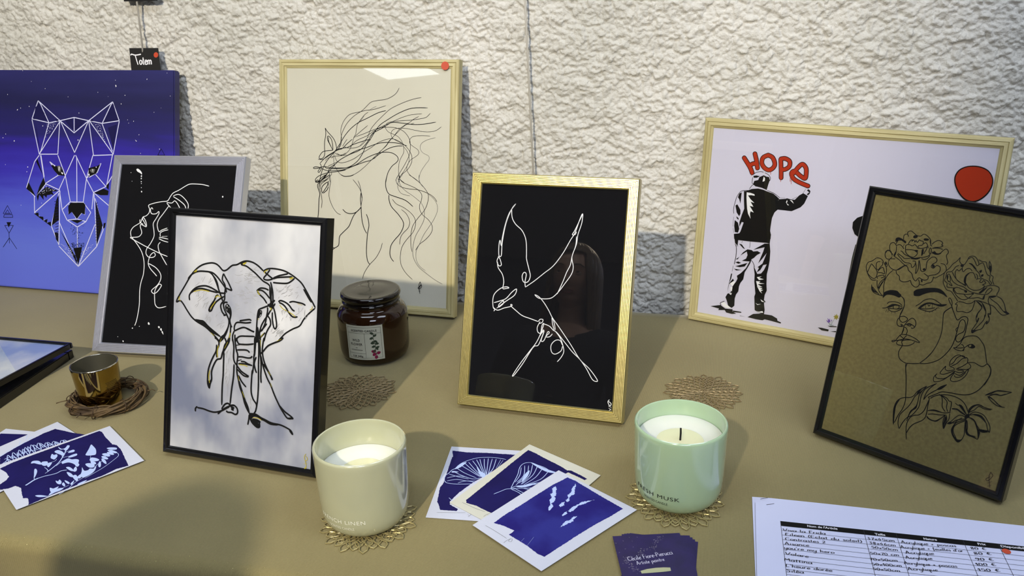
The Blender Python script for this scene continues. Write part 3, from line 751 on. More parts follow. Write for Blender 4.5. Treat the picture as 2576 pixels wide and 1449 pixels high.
  ('s','k',8,"""75,2517 80,2467 113,2439
75,2517 52,2469 15,2424 -7,2376 -38,2332 -49,2293 -41,2228 -33,2194 -2,2149 24,2126 66,2122 100,2093 135,2058 162,2028
83,2425 54,2404 37,2363 16,2337 -22,2321 -23,2269 -27,2225 6,2203 16,2161 70,2163 96,2169
115,2432 137,2451 153,2498 168,2544 211,2557 242,2538 270,2502 277,2475 260,2464 220,2519 189,2541 162,2514
264,2529 306,2517 344,2518 369,2467 402,2438 419,2393 448,2378 451,2336 478,2293
277,2475 309,2503 334,2480 359,2429 388,2386 416,2378 419,2336 449,2307 437,2290 410,2319 363,2330 327,2343 305,2381 281,2400 258,2413
371,2541 401,2495 414,2441 410,2405
373,2531 385,2470 405,2425
128,2377 144,2366 163,2399 199,2414 230,2393
73,2379 62,2340 83,2279 125,2245 196,2226
73,2379 97,2363 117,2396 128,2377 118,2418
28,2340 67,2290 109,2256 162,2232 206,2214
204,2221 174,2264 174,2322 204,2365 241,2377 266,2350 281,2318
198,2248 234,2206 285,2189 340,2203 373,2232 391,2265
268,2372 291,2356 299,2322 289,2312 312,2325 338,2324 329,2293 352,2292 366,2316 391,2293 365,2266 384,2267
-15,2293 9,2306 29,2252 29,2223 -4,2245 -15,2293
9,2218 29,2223 64,2187 43,2190 19,2206
19,2294 59,2237 120,2208 182,2201 242,2172 311,2160 389,2164 437,2180 469,2234 452,2251 426,2224 412,2177
87,2149 108,2176 140,2180 176,2170 217,2166
85,2156 129,2115 175,2119 239,2128 300,2150
90,2135 143,2082 202,2060 251,2080 291,2133
208,2120 248,2093 293,2097 353,2120 406,2118 413,2170
394,2251 428,2274 482,2287 529,2277 537,2243 527,2205 532,2185
348,2169 377,2212 392,2258
166,2026 208,2033 263,2028 305,2046 335,2086
164,2021 144,1991 165,1989 167,1949 182,1916 233,1929 286,1929 323,1967 331,2020 332,2085
337,2079 368,2087 434,2082 481,2073 528,2063 575,2026 621,1995 657,2001 692,2024
533,2178 581,2162 625,2109 653,2046 692,2024
459,2153 460,2110 481,2073 501,2042 512,1981 493,1968 508,1930
464,2147 508,2122 558,2099 607,2055 646,2023
357,2077 411,2041 413,2005 393,1949 392,1899
361,2086 411,2069 457,2009 470,1955 466,1919
115,1954 106,2007 77,2044 63,2033 81,2000 115,1958 144,1906 185,1844
116,1951 75,1910 50,1867 54,1809"""),
  ('F','k',0,"""-650,1867 -652,1924 -632,1952 -585,1979 -528,1989 -498,1985 -475,1967 -454,1957 -449,1936 -467,1916 -505,1922 -551,1926 -608,1916 -632,1890
-320,2005 -322,2028 -296,2056 -244,2080 -179,2103 -113,2119 -58,2121 -12,2103 22,2074 45,2050 19,2059 -25,2070 -81,2075 -153,2054 -215,2016 -252,1988 -307,1978
-659,2580 -628,2605 -588,2594 -540,2574 -542,2551 -575,2567 -622,2580 -645,2553
-746,2410 -715,2440 -673,2418 -719,2424 -737,2389
-643,2386 -627,2443 -618,2422 -627,2378
-569,2227 -534,2266 -491,2302 -443,2316 -488,2291 -541,2234
-230,2500 -214,2522 -187,2512 -162,2510 -133,2531 -141,2507 -201,2495
-474,2647 -460,2664 -431,2663 -426,2645 -451,2629 -470,2633
-354,2641 -336,2652 -300,2651 -303,2632 -343,2624
-284,2643 -264,2614 -265,2592 -282,2618
-427,2492 -390,2503 -387,2478 -401,2475
-346,2516 -327,2524 -321,2469 -337,2447
-450,2405 -407,2407 -333,2430 -368,2396 -431,2386
-198,2363 -180,2378 -164,2355 -182,2340
-285,2299 -271,2317 -256,2298 -275,2286
-277,2173 -265,2184 -254,2153 -269,2153
-813,1994 -788,1953 -756,1930 -713,1909 -767,1912 -799,1935
97,2435 124,2448 131,2421 105,2415
299,2408 320,2427 325,2407 313,2390
327,2371 347,2383 349,2362 332,2351
173,2470 205,2473 244,2446 271,2416 243,2424 210,2453
174,2264 179,2330 210,2366 188,2318 198,2248 219,2217
200,2154 216,2173 232,2158 223,2142
277,2151 299,2157 300,2139 283,2138
355,2170 382,2220 419,2257 402,2218 373,2175
455,2159 489,2175 532,2185 506,2158 470,2148
631,2033 660,2041 696,2022 667,2014
79,2154 96,2166 93,2121
-15,2293 1,2282 3,2246 -10,2258
405,2068 447,2028 462,1989 441,2012
389,2492 409,2475 417,2428 411,2412 392,2450
-580,1764 -505,1826 -447,1829 -408,1820 -488,1815 -539,1779
-232,1842 -189,1902 -127,1941 -57,1940 -3,1946 61,1967 27,1935 -18,1924 -68,1929 -137,1923 -184,1881 -206,1853
401,2139 413,2170 418,2121 401,2110
-7,2082 42,2050 13,2057
-712,2295 -694,2268 -708,2265"""),
  ('s','k',9,"""-450,1938 -411,1914 -391,1858 -395,1796 -409,1731 -407,1693 -423,1666 -425,1627 -406,1593 -369,1592 -337,1612 -318,1656 -297,1692 -268,1719 -231,1702 -214,1661 -220,1621
-413,1715 -402,1702 -362,1717 -321,1701 -325,1669 -366,1643 -401,1664 -411,1707
-325,1623 -287,1649 -242,1638 -220,1621 -241,1604 -259,1607
-313,1634 -264,1640 -274,1622 -311,1627
-380,1608 -368,1619 -358,1607 -374,1598
-336,1605 -337,1551 -342,1507 -332,1560 -336,1590 -310,1589 -288,1557 -293,1517 -313,1508
-393,1408 -359,1483 -327,1507 -256,1512 -179,1496 -131,1471 -136,1462 -179,1465 -223,1468 -274,1465 -314,1450 -393,1408
-393,1408 -418,1389 -431,1397 -408,1411 -366,1419
-359,1487 -317,1464 -293,1456
-283,1505 -304,1468 -311,1435 -321,1417 -307,1390 -306,1367 -325,1308 -322,1262 -296,1216 -246,1192 -202,1190 -127,1209 -74,1229
-376,1401 -363,1374 -304,1376 -242,1393 -193,1431 -181,1457
-311,1439 -353,1427 -376,1401
-311,1435 -271,1454 -223,1468
-74,1229 -7,1246 68,1288 131,1344 186,1436 219,1527 230,1626 232,1701 235,1805 254,1839 282,1832 301,1779 297,1712 253,1670 236,1628 244,1594 273,1584 299,1617 316,1688 314,1782 309,1861 277,1882 241,1865 216,1829 195,1831 153,1893 116,1950"""),
  ('s','k',8,"""116,1953 97,1930 60,1884 51,1837 67,1737 77,1636 67,1528 38,1415 -9,1317 -74,1229
229,1744 215,1718 228,1692"""),
  ('s','k',9,"""-202,1190 -207,1134 -181,1042 -157,934"""),
  ('s','k',8,"""256,1512 292,1563 310,1627 335,1664 389,1690 447,1695 502,1653 538,1612 567,1541 607,1430
237,1507 281,1493 333,1501 345,1534 325,1565 304,1567
237,1510 301,1522 337,1539
345,1534 381,1581 417,1599 448,1579 426,1558 386,1561 381,1581
607,1430 587,1402 564,1388 531,1392 482,1406 432,1391 415,1379
607,1430 643,1412 662,1360 660,1286 636,1192
415,1379 412,1422 395,1439 376,1433 319,1446 278,1422 244,1363 241,1318 254,1292 289,1288 306,1271
249,1313 276,1343 301,1410 346,1446 380,1442
260,1294 315,1348 354,1412 395,1435
420,1387 373,1329 328,1293
428,1382 456,1362 453,1331 419,1306 355,1293 317,1282
306,1271 246,1237 209,1248 208,1282 175,1215 169,1183 204,1183 257,1218 309,1260
316,1259 250,1163 196,1127 142,1122 129,1148 138,1169 114,1120 125,1074 165,1083 218,1123 276,1194 317,1252
317,1252 365,1252 399,1278 383,1287 333,1272
316,1229 371,1224 413,1275 444,1314 433,1244 395,1180 337,1139 293,1140 292,1184 314,1236
315,1206 338,1192 387,1214 425,1278
404,1850 411,1903 413,1867 390,1796 375,1748 388,1722 418,1760 469,1795 486,1858 504,1892 500,1855 518,1888 515,1930 491,1974 518,1971 495,2054
404,1850 385,1903 392,1956 416,2020 374,2059 342,2084
464,1953 465,1895 430,1821 389,1744"""),
  ('F','k',0,"""375,1748 388,1719 425,1758 464,1787 430,1767 398,1762
379,1588 416,1602 446,1586 432,1563 393,1559 410,1572 405,1592
333,1501 349,1521 333,1560 350,1528 349,1502
-11,1324 38,1415 25,1380 -3,1319 -62,1237"""),
  ('s','k',9,"""-218,1182 -203,1113 -173,1011 -137,838 -123,746 -133,653 -162,567 -190,459 -223,584 -226,658 -212,723 -180,764 -131,795 -79,812 -45,846 -23,898 14,946 66,997
-119,413 -144,476 -147,565 -124,618 -79,694 -53,762 -31,843 10,901 40,948 66,997
-115,411 -95,493 -63,565 -18,611 11,665 36,733 36,792 33,865 45,928 73,981 162,1061
-55,530 -50,599 -37,663 -1,713 12,777 10,872 31,930
67,832 71,877 83,940 120,1011 162,1061
67,832 94,893 141,952 195,1006 264,1079
-8,315 -37,424 -47,496 -31,576 8,620 57,644 98,703 116,798 127,867
-26,391 -5,466 30,524 98,585 128,632 134,693 127,779 125,859 111,876 133,898 189,946 234,983 308,1000 453,1020 538,1062 598,1131 639,1222 666,1314 660,1381 629,1420 607,1435
133,869 171,911 229,945 302,969 380,974 455,956 510,911 546,852
212,947 246,929 263,884 279,817 322,774
229,945 281,919 315,887 323,825 346,782
229,945 298,932 330,907 358,902 366,840 367,790
140,725 182,747 233,757 287,754 331,763 377,790
150,684 199,705 269,719 330,740
142,660 181,637 241,636 286,674 330,740"""),
  ('s','k',8,"""330,740 323,687 327,638 348,580 362,658 377,706 371,776
334,749 355,691 346,586
670,1088 723,1124 763,1165 819,1183 913,1204
670,1088 710,1126 772,1175 829,1190 888,1196
706,1090 759,1129 813,1133 860,1162 913,1204
695,1086 741,1046 810,1014 888,1020
706,1090 768,1062 819,1031 858,1016
551,847 553,890 581,935 630,966 669,958 714,953 774,960
557,849 603,893 640,948 693,938 764,949
564,816 598,863 644,879 702,871 749,831 796,764 805,697
564,816 626,851 676,848 720,821 754,784 779,730 801,702
694,692 735,706 801,716
694,692 741,680 791,706
563,794 615,791 654,755 680,701 708,661 710,584
576,791 629,782 665,738 709,683 712,592
543,744 564,680 578,621 609,596 661,594 710,584
559,757 582,686 587,638 620,607 682,609
546,759 502,729 459,692 434,633 433,582 465,528 520,484 551,517 568,581 557,656 545,737
543,744 484,694 450,646 451,588 490,530 519,491
371,650 402,686 434,741 464,780 500,793 541,779
378,649 417,677 452,719 509,753 544,766
417,677 447,688 464,723 506,766
399,905 431,891 469,897 503,859 547,809
385,828 429,847 471,833 528,810"""),
  ('F','k',0,"""-202,463 -223,584 -221,667 -206,725 -184,755 -208,672 -206,605 -197,518 -185,439
-52,606 -32,672 1,736 14,770 14,711 -18,670 -40,618 -52,546
178,993 207,1039 263,1082 261,1064 215,1005
-1,890 -21,861 -9,924 25,957 17,933
140,725 187,756 245,762 301,752 256,747 197,741
143,653 194,638 241,640 295,692 262,636 211,625 168,632
697,1080 732,1085 790,1049 834,1015 882,1018 820,1024 763,1060
715,1107 769,1139 817,1141 859,1169 830,1135 772,1126
382,838 435,849 492,826 550,796 481,815 432,834 388,826
436,900 467,903 500,872 547,809 493,848 462,873
604,837 649,860 694,854 733,819 754,784 709,817 666,837
688,693 722,709 760,705 794,718 764,689 723,677
576,791 628,788 656,749 694,692 709,655 709,605 686,674 653,734 625,773
433,582 432,639 463,701 446,637 451,574 484,528 520,513 562,528 521,481 472,524
371,650 390,678 423,679 403,654
549,853 572,918 613,960 660,969 703,949 650,959 610,945 572,890 560,835
529,803 560,835 575,798 554,777 543,744 529,775
331,624 335,720 351,704 344,622 348,580
545,737 556,756 578,663 590,625 620,607 697,600 617,592 580,614"""),
  ('s','k',6,"""920,284 913,225 949,108
922,275 945,247 912,177 889,191 928,231
907,147 955,186
923,116 957,144"""),
 ],
 'bird': [
  ('s','w',11,"""-503,2784 -585,2658 -634,2490 -662,2309 -668,2206 -692,2282 -702,2204 -693,2077 -659,2079 -658,2258 -623,2516 -557,2710 -503,2784
-692,2064 -715,1998 -683,1936 -650,1951 -674,2027 -703,2063
-706,1986 -692,1910 -627,1825 -599,1724 -606,1634 -561,1637 -521,1648 -562,1660 -640,1631 -716,1556 -737,1470 -724,1368 -701,1344 -712,1317
-557,2710 -543,2597 -489,2510 -391,2427 -329,2303 -309,2127 -303,2051 -263,1927 -235,1827 -264,1749 -324,1744 -348,1819 -325,1871 -292,1848 -303,1746 -293,1675"""),
  ('s','w',10,"""-293,1675 -173,1768 -50,1878 72,1987 188,2159 278,2339 334,2443 385,2620 418,2696 414,2572 374,2420 363,2295 318,2142 301,2016 257,1912 215,1784 150,1615
418,2692 332,2480 298,2416 336,2418 351,2456
356,2394 354,2269 314,2117 341,1993 323,1892 243,1761 161,1641 76,1559 -26,1538 -105,1545 -155,1584 -93,1558 -22,1488 49,1392 108,1296 207,1179 377,967 518,779 653,668 763,541 760,511 700,535 615,664 518,779 409,869 298,985 187,1101 141,1127"""),
  ('s','w',11,"""-718,1432 -629,1465 -551,1502 -477,1592 -414,1641 -435,1557 -549,1466 -675,1359
-644,1374 -586,1430 -589,1468 -647,1412 -644,1374
-724,1368 -660,1334 -569,1372 -477,1400 -460,1422 -479,1426 -469,1401 -407,1355 -310,1291 -189,1258 -82,1229"""),
  ('s','w',10,"""-82,1229 -58,1262 -19,1260 -29,1221 -67,1205
-56,1232 -90,1152 -78,1090 -40,1081 -27,1183 -2,1206 -44,1055 -88,949 -160,840 -279,663 -385,478 -359,488 -252,653 -159,828 -111,896 -60,914 -16,1032 5,1110 -44,1055
-2,1206 78,1180 141,1127 114,1221 103,1301 139,1223 158,1136
-43,1042 -9,1121 5,1097 -25,980 14,984 57,1102 79,1091 36,1037 88,1041 123,1083
159,1124 230,1042 275,945 294,858 262,780 214,717
270,945 233,1004 168,998 116,930 128,843 181,817 255,867 271,932"""),
  ('s','w',9,"""947,293 929,259 959,210 972,243 933,270
938,208 981,192
945,182 978,160
953,147 977,176"""),
 ],
 'silver': [
  ('s','w',13,"""568,2739 460,2763 335,2771 223,2767 139,2725 45,2665 -50,2616 -93,2557 -136,2485 -235,2471 -359,2445 -452,2413 -459,2385 -435,2338 -441,2279 -486,2231 -535,2213 -555,2170 -570,2123 -622,2086 -693,2038 -730,1966 -712,1884
-729,1872 -647,1874 -573,1888 -533,1936 -538,1983 -565,2041 -566,2088 -505,2066 -460,2055 -474,2125 -520,2195 -544,2182 -498,2113 -460,2055
-586,2170 -580,2123 -520,2089
-377,2339 -401,2367 -421,2326 -389,2268 -313,2270 -272,2306 -263,2271 -304,2188 -344,2105 -318,1988 -307,1895 -356,1777 -410,1694 -413,1612 -356,1556 -280,1558 -247,1594 -277,1635 -323,1604 -349,1545 -356,1452 -309,1372 -224,1294 -182,1254
-356,1452 -317,1441 -210,1387 -124,1297 -108,1206 -153,1112 -232,1040 -245,1005 -199,973 -141,1009 -88,1092 -91,1119 -129,1125 -172,1065 -189,996 -176,882 -152,791 -85,748 36,776
-712,1884 -597,1770 -491,1633 -432,1472 -420,1287 -446,1148 -454,1009 -434,780 -449,550 -475,446
-728,1865 -453,1739 -188,1631 -31,1578
-101,2404 -187,2273 -252,2177 -271,2083 -229,1979 -181,2004 -85,2041
-44,2569 53,2595 162,2526 235,2434 237,2347
-43,2557 64,2501 173,2421 206,2351
-146,2461 -56,2451 -10,2488 46,2442 106,2349
-144,2450 -87,2392 -45,2358
-194,1898 -201,1956 -142,1993 -69,2011
-218,1886 -141,1876 -51,1860
-215,1863 -136,1830 -45,1809
-169,1899 -69,1906
-183,1805 -215,1758 -192,1666 -131,1575 -28,1439"""),
  ('F','w',0,"""-752,2997 -728,3012 -684,2986 -648,2946 -645,2915 -678,2939 -727,2962
-658,2898 -640,2899 -640,2875 -655,2874
-655,2855 -637,2856 -638,2837 -651,2836
-626,2635 -612,2642 -602,2623 -616,2616
810,2578 822,2585 833,2571 825,2555 812,2562
-67,446 -51,458 -32,441 -47,424
-26,414 -3,426 7,384 -14,392
4,370 22,380 43,326 21,348
-658,198 -646,203 -636,181 -651,180
-250,495 -237,514 -213,480 -237,473
-520,410 -506,415 -499,402 -514,396
-399,443 -387,445 -386,436 -395,434
-754,262 -747,262 -746,253 -753,253
-847,2948 -839,2948 -838,2939 -846,2939
-811,2805 -804,2805 -802,2796 -810,2796
-647,2803 -634,2803 -632,2789 -645,2789
-640,2770 -630,2770 -628,2758 -639,2758
-632,2701 -621,2699 -623,2689 -630,2689"""),
 ],
 'wolf': [
  ('l','v',16,"""-2971,3596 -3120,3256 -2733,3186 -2918,3536 -2971,3596 -2482,3230 -2733,3186
-2482,3230 -2163,3295 -1841,3240 -2168,3009 -2482,3230
-3120,3240 -2968,2592
-2733,3186 -2925,2664 -2968,2592
-2482,3220 -2968,2592
-2487,3220 -2543,2603
-2470,3220 -2164,2643 -1841,3240
-1311,3593 -1841,3240 -1544,3195 -1339,3553 -1311,3593 -1171,3251 -1544,3195
-1171,3241 -1309,2634
-1544,3185 -1325,2684
-1818,3231 -1309,2634
-1837,3230 -1743,2603
-2968,2592 -2543,2603
-1743,2599 -1310,2624
-2163,3285 -2167,3035
-2969,2573 -3079,2448 -3279,1948 -3082,1779
-2939,2574 -2851,2035 -3043,1812 -2826,2035 -2531,1933 -2392,2183 -2165,2594
-2543,2584 -2379,2203 -2277,1718 -2465,1557 -2519,1934
-2731,2457 -2379,2224 -2538,2208 -2731,2457
-2851,2035 -2538,2208
-2141,2595 -1905,2168 -1985,1719 -1818,1533 -1930,1355 -2126,1243 -2357,1366 -2465,1557
-1905,2168 -1755,2605
-1905,2168 -1577,2459 -1663,2286 -1845,2190
-1906,2158 -1752,1911 -1475,2031 -1700,2245
-1752,1911 -1408,1672
-1475,2031 -1330,2237
-1326,2616 -1464,2032
-2117,2555 -2126,1703 -2278,1714 -1985,1719
-1752,1911 -1793,1595
-2514,1923 -3101,1478 -3099,1789"""),
  ('l','v',17,"""-3106,1478 -2719,1236 -2552,882 -2507,1914"""),
  ('l','v',16,"""-2543,1337 -2114,492 -2552,861
-2127,1233 -2130,553
-1725,1313 -2114,492 -1694,896 -1712,1354 -1741,1881
-1694,896 -1545,1220 -1718,1801"""),
  ('l','v',17,"""-2719,1236 -2533,1872"""),
  ('l','v',16,"""-2927,2575 -2861,2168
-2303,1676 -2318,1491 -2244,1535 -2136,1397 -2012,1525 -1952,1486 -1949,1670
-2508,1893 -2530,1358
-2333,1367 -2124,1397 -1930,1355"""),
  ('F','k',0,"""-3015,2511 -2885,2187 -2969,2328 -3041,2449
-3279,1927 -3226,2053 -3069,1790
-2873,2157 -2839,2035 -3043,1812 -2977,1979
-2266,1698 -1973,1710 -1937,1670 -1952,1486 -2025,1514 -2131,1397 -2244,1525 -2319,1471 -2323,1634
-2707,2397 -2462,2363 -2391,2203 -2538,2208 -2635,2297
-1854,2361 -1662,2407 -1589,2449 -1688,2266 -1857,2200
-3114,1457 -3013,1482 -3002,1410 -2902,1404 -2891,1332 -2803,1367 -2817,1294 -2729,1318 -2719,1226
-2509,1153 -2126,512 -2173,675 -2316,894
-2284,1370 -1990,1383 -2125,1315
-1403,2114 -1463,2052 -1464,2012 -1417,1973
-1532,1342 -1484,1355 -1509,1262 -1545,1240
-3043,1812 -2943,1836 -2893,1807 -2719,1834 -2743,1884 -2544,1912 -2815,1984
-1741,1901 -1524,1989 -1417,1953 -1430,1872 -1597,1866
-2706,1247 -2597,1726 -2546,1830 -2542,1358
-1706,1761 -1556,1301 -1694,927
-2219,838 -2022,869 -2114,533
-3044,1801 -3021,1699 -2981,1824 -2883,1725 -2893,1838 -2820,1769 -2793,1862 -2645,1827 -2693,1897 -2892,1869
-2646,1116 -2560,1109 -2563,923 -2612,983"""),
  ('F','g',0,"""-2560,2381 -2510,2392 -2462,2343 -2488,2261 -2537,2280
-1831,2322 -1782,2353 -1710,2345 -1735,2274 -1795,2282"""),
  ('F','w',0,"""-2633,2395 -2604,2396 -2604,2373 -2629,2373
-2468,2272 -2427,2253 -2435,2226 -2464,2241
-1861,2250 -1837,2261 -1832,2221 -1856,2220
-1698,2386 -1674,2397 -1679,2370
-2523,2372 -2506,2366 -2512,2291 -2529,2300
-1770,2343 -1754,2344 -1764,2283"""),
  ('l','k',8,"""-3733,1587 -3840,1426 -3635,1434 -3733,1587
-3735,1503 -3788,1432 -3686,1436 -3735,1503"""),
  ('l','k',9,"""-3815,1406 -3622,1414 -3611,1362 -3829,1353 -3815,1406
-3808,1196 -3602,1206 -3709,1053 -3808,1196
-3709,1053 -3707,853
-3704,959 -3858,771
-3704,959 -3530,751"""),
  ('F','k',0,"""-3762,1261 -3652,1266 -3714,1163"""),
  ('l','k',8,"""-275,2759 -348,2639 -200,2643 -275,2759"""),
  ('F','n',0,"""-3031,3474 -2955,3536 -2764,3236 -3085,3251
-1364,3474 -1292,3554 -1190,3260 -1508,3216
-2372,3242 -2202,3274 -2181,3064 -2277,3143
-2141,3275 -1913,3239 -2145,3055
-2592,3258 -2506,3250 -2544,3209
-1769,3281 -1722,3232 -1794,3231
-3038,3150 -2949,2684 -2995,2846
-1226,3181 -1302,2704 -1415,3118"""),
  ('F','w',0,"""-1246,3897 -1230,3897 -1219,3872 -1237,3858
-1045,3717 -1031,3717 -1031,3705 -1045,3705
-570,4013 -559,4013 -563,3994 -575,3994
-2806,3828 -2796,3826 -2798,3814 -2808,3816
-3312,4157 -3302,4157 -3303,4147 -3313,4147
-3119,3957 -3109,3957 -3109,3947 -3119,3947
-863,3250 -852,3256 -854,3238 -866,3238
-831,2913 -790,2884 -804,2878
-991,3273 -982,3273 -982,3264 -991,3263
-3547,2834 -3531,2845 -3527,2824 -3542,2814
-2055,3386 -2046,3386 -2043,3370 -2055,3370
-3461,3418 -3441,3433 -3436,3425 -3451,3404
-3380,3460 -3367,3460 -3370,3444 -3380,3446
-3179,3493 -3167,3493 -3167,3479 -3179,3478
-1128,3565 -1119,3566 -1117,3546 -1126,3546
-149,4120 -140,4120 -143,4108 -149,4108
-425,3418 -416,3418 -416,3406 -425,3406
-3741,2964 -3728,2964 -3729,2950 -3741,2949
-3804,2890 -3794,2891 -3794,2876 -3805,2876
-968,3215 -959,3215 -959,3205 -968,3205
-1245,3989 -1236,3989 -1236,3977 -1246,3977
-2292,3678 -2282,3678 -2282,3669 -2292,3668
-1632,3767 -1622,3767 -1622,3755 -1632,3755
-717,2669 -708,2670 -708,2658 -717,2657
-313,2758 -302,2758 -302,2746 -313,2746
-3675,3711 -3665,3711 -3665,3699 -3675,3699
-1408,3690 -1401,3690 -1401,3682 -1408,3682
-83,3712 -74,3712 -74,3702 -83,3702
-276,3497 -269,3497 -269,3490 -276,3490
-749,3003 -738,3013 -738,2997 -747,2993
-2877,3133 -2862,3133 -2863,3117 -2878,3116
-2087,2886 -2068,2886 -2068,2866 -2083,2866
-3244,2351 -3226,2351 -3227,2333 -3244,2332
-3264,2258 -3251,2258 -3252,2244 -3264,2243
-3414,1611 -3403,1611 -3404,1599 -3414,1598
-2934,1671 -2924,1672 -2924,1659 -2934,1659
-3762,2377 -3752,2377 -3752,2367 -3763,2367"""),
  ('F','k',0,"""-2193,899 -2186,905 -2179,899 -2186,893
-2225,914 -2218,920 -2210,914 -2218,908
-2228,858 -2221,866 -2211,859 -2221,850
-2128,725 -2120,729 -2113,726 -2120,719
-2213,898 -2206,902 -2201,898 -2206,892
-2238,870 -2228,878 -2218,871 -2228,862
-1998,872 -1993,878 -1986,873 -1993,868
-2126,834 -2116,845 -2106,835 -2116,827
-1992,917 -1985,924 -1975,918 -1985,910
-2100,743 -2093,749 -2088,743 -2093,739
-2125,908 -2112,917 -2103,910 -2112,901
-2169,758 -2161,762 -2156,758 -2161,752
-2191,765 -2181,776 -2169,766 -2181,757
-2157,742 -2149,748 -2142,743 -2149,736
-2064,714 -2059,720 -2052,715 -2059,710
-2032,874 -2027,879 -2022,875 -2027,868
-2167,685 -2163,690 -2155,686 -2163,679
-2052,731 -2044,738 -2037,732 -2044,725
-2154,612 -2146,618 -2139,613 -2147,606
-2118,684 -2111,691 -2104,685 -2111,680
-2040,845 -2033,852 -2025,846 -2033,841
-2127,906 -2122,911 -2117,907 -2122,902
-2231,845 -2221,854 -2211,846 -2221,837
-2050,853 -2045,857 -2037,853 -2045,847
-2152,754 -2147,759 -2142,755 -2147,751
-2176,900 -2164,911 -2154,901 -2164,892
-2193,926 -2188,930 -2183,926 -2188,922
-2056,935 -2046,943 -2036,936 -2046,927
-2090,925 -2080,931 -2073,926 -2080,917
-2112,655 -2107,660 -2099,656 -2107,650
-2122,890 -2115,897 -2108,891 -2115,884
-2163,667 -2158,671 -2153,668 -2158,663
-2245,869 -2236,878 -2228,870 -2236,861
-2121,826 -2116,831 -2111,827 -2116,822
-2184,705 -2179,710 -2172,706 -2180,699
-2257,916 -2250,921 -2245,917 -2250,912
-2044,888 -2039,892 -2034,889 -2039,884
-2094,844 -2081,855 -2072,845 -2082,837
-2164,725 -2154,734 -2145,726 -2155,717
-2097,943 -2087,950 -2080,944 -2087,935
-2139,776 -2134,780 -2129,776 -2134,772
-2113,843 -2103,854 -2094,844 -2104,835
-2149,738 -2142,743 -2137,739 -2142,734
-2165,845 -2157,849 -2153,845 -2158,839
-2017,898 -2012,902 -2007,898 -2012,894
-2120,562 -2110,571 -2103,563 -2111,556
-2189,697 -2179,705 -2167,698 -2180,687
-2143,858 -2135,867 -2125,859 -2135,850
-2112,907 -2105,914 -2100,908 -2105,903
-2233,899 -2223,907 -2211,900 -2223,891
-2074,678 -2064,687 -2055,679 -2065,670
-2142,868 -2135,875 -2125,869 -2135,863
-2124,816 -2116,822 -2111,816 -2116,812
-2252,920 -2247,925 -2242,921 -2247,917
-2272,921 -2264,930 -2254,922 -2264,916
-2123,574 -2118,581 -2113,575 -2118,570
-2220,802 -2215,809 -2210,803 -2215,799
-2131,683 -2121,690 -2114,684 -2121,678
-2193,911 -2186,918 -2178,912 -2186,907
-2133,565 -2128,570 -2123,566 -2128,559
-1990,905 -1980,914 -1971,906 -1981,898
-2198,892 -2188,899 -2181,893 -2189,885
-2120,616 -2110,625 -2100,617 -2110,610
-2056,904 -2049,912 -2039,905 -2049,896
-2047,733 -2042,738 -2037,734 -2042,730
-2180,697 -2172,704 -2162,698 -2172,691
-2178,782 -2171,786 -2166,783 -2171,776
-2045,855 -2037,862 -2030,856 -2037,847
-2149,598 -2139,608 -2130,599 -2140,590
-2169,718 -2162,725 -2155,719 -2162,713
-2104,662 -2099,669 -2092,663 -2099,658
-2114,932 -2109,936 -2105,932 -2110,928
-2150,688 -2140,697 -2131,690 -2141,681
-2056,770 -2043,779 -2034,771 -2044,762
-2031,924 -2019,933 -2009,925 -2019,914
-2178,819 -2168,828 -2158,820 -2168,809
-2067,866 -2062,871 -2057,867 -2062,860
-2110,606 -2105,612 -2098,607 -2105,602
-2075,808 -2065,817 -2058,809 -2065,802
-2207,822 -2202,826 -2197,822 -2202,818
-2098,722 -2091,729 -2083,723 -2091,717
-2110,734 -2103,739 -2098,735 -2103,730
-2020,889 -2012,894 -2005,890 -2012,883
-2210,935 -2202,944 -2193,936 -2203,929
-2119,785 -2112,792 -2105,786 -2112,779
-2174,722 -2164,733 -2155,723 -2165,715
-2046,896 -2037,903 -2027,897 -2037,888
-2071,718 -2064,724 -2059,718 -2064,714
-2111,682 -2101,691 -2094,683 -2101,677
-2228,905 -2223,912 -2218,906 -2223,901
-2003,878 -1993,889 -1981,879 -1993,870
-2074,711 -2066,718 -2059,712 -2067,705
-2073,909 -2066,916 -2058,910 -2066,903
-2134,607 -2124,615 -2115,608 -2125,599
-2131,822 -2126,826 -2121,822 -2126,818
-2128,553 -2118,562 -2108,554 -2118,546
-2194,862 -2184,872 -2172,863 -2184,854
-2140,703 -2133,710 -2125,704 -2133,698
-2142,920 -2132,927 -2122,921 -2132,912
-2135,580 -2125,589 -2115,581 -2125,574
-2143,840 -2133,848 -2126,840 -2133,832
-2121,659 -2111,668 -2102,660 -2112,649
-2034,786 -2024,794 -2014,787 -2024,778
-2077,664 -2072,670 -2065,664 -2072,658
-2084,690 -2072,699 -2062,691 -2072,680
-2155,696 -2148,703 -2140,697 -2148,691
-2112,651 -2104,658 -2097,652 -2104,646
-2253,863 -2245,871 -2236,863 -2246,857
-2124,787 -2119,793 -2112,788 -2119,781
-2208,787 -2203,791 -2195,787 -2203,781
-1987,942 -1977,951 -1968,943 -1978,933
-2195,779 -2188,786 -2181,780 -2188,773
-2214,834 -2207,840 -2202,834 -2207,830
-2247,896 -2238,903 -2228,897 -2238,888
-2199,843 -2192,849 -2185,843 -2192,839
-2135,600 -2125,609 -2117,601 -2125,593
-2115,759 -2102,770 -2093,760 -2103,751
-2115,730 -2110,736 -2103,730 -2110,726
-2249,927 -2242,931 -2235,927 -2242,921
-2240,915 -2230,924 -2218,916 -2230,905
-2044,904 -2034,913 -2024,905 -2034,897
-2148,802 -2136,811 -2126,803 -2136,795
-2202,826 -2195,833 -2185,827 -2195,818
-2145,831 -2136,838 -2128,832 -2136,823
-2103,883 -2093,892 -2083,884 -2093,875
-2120,917 -2112,924 -2107,918 -2112,913
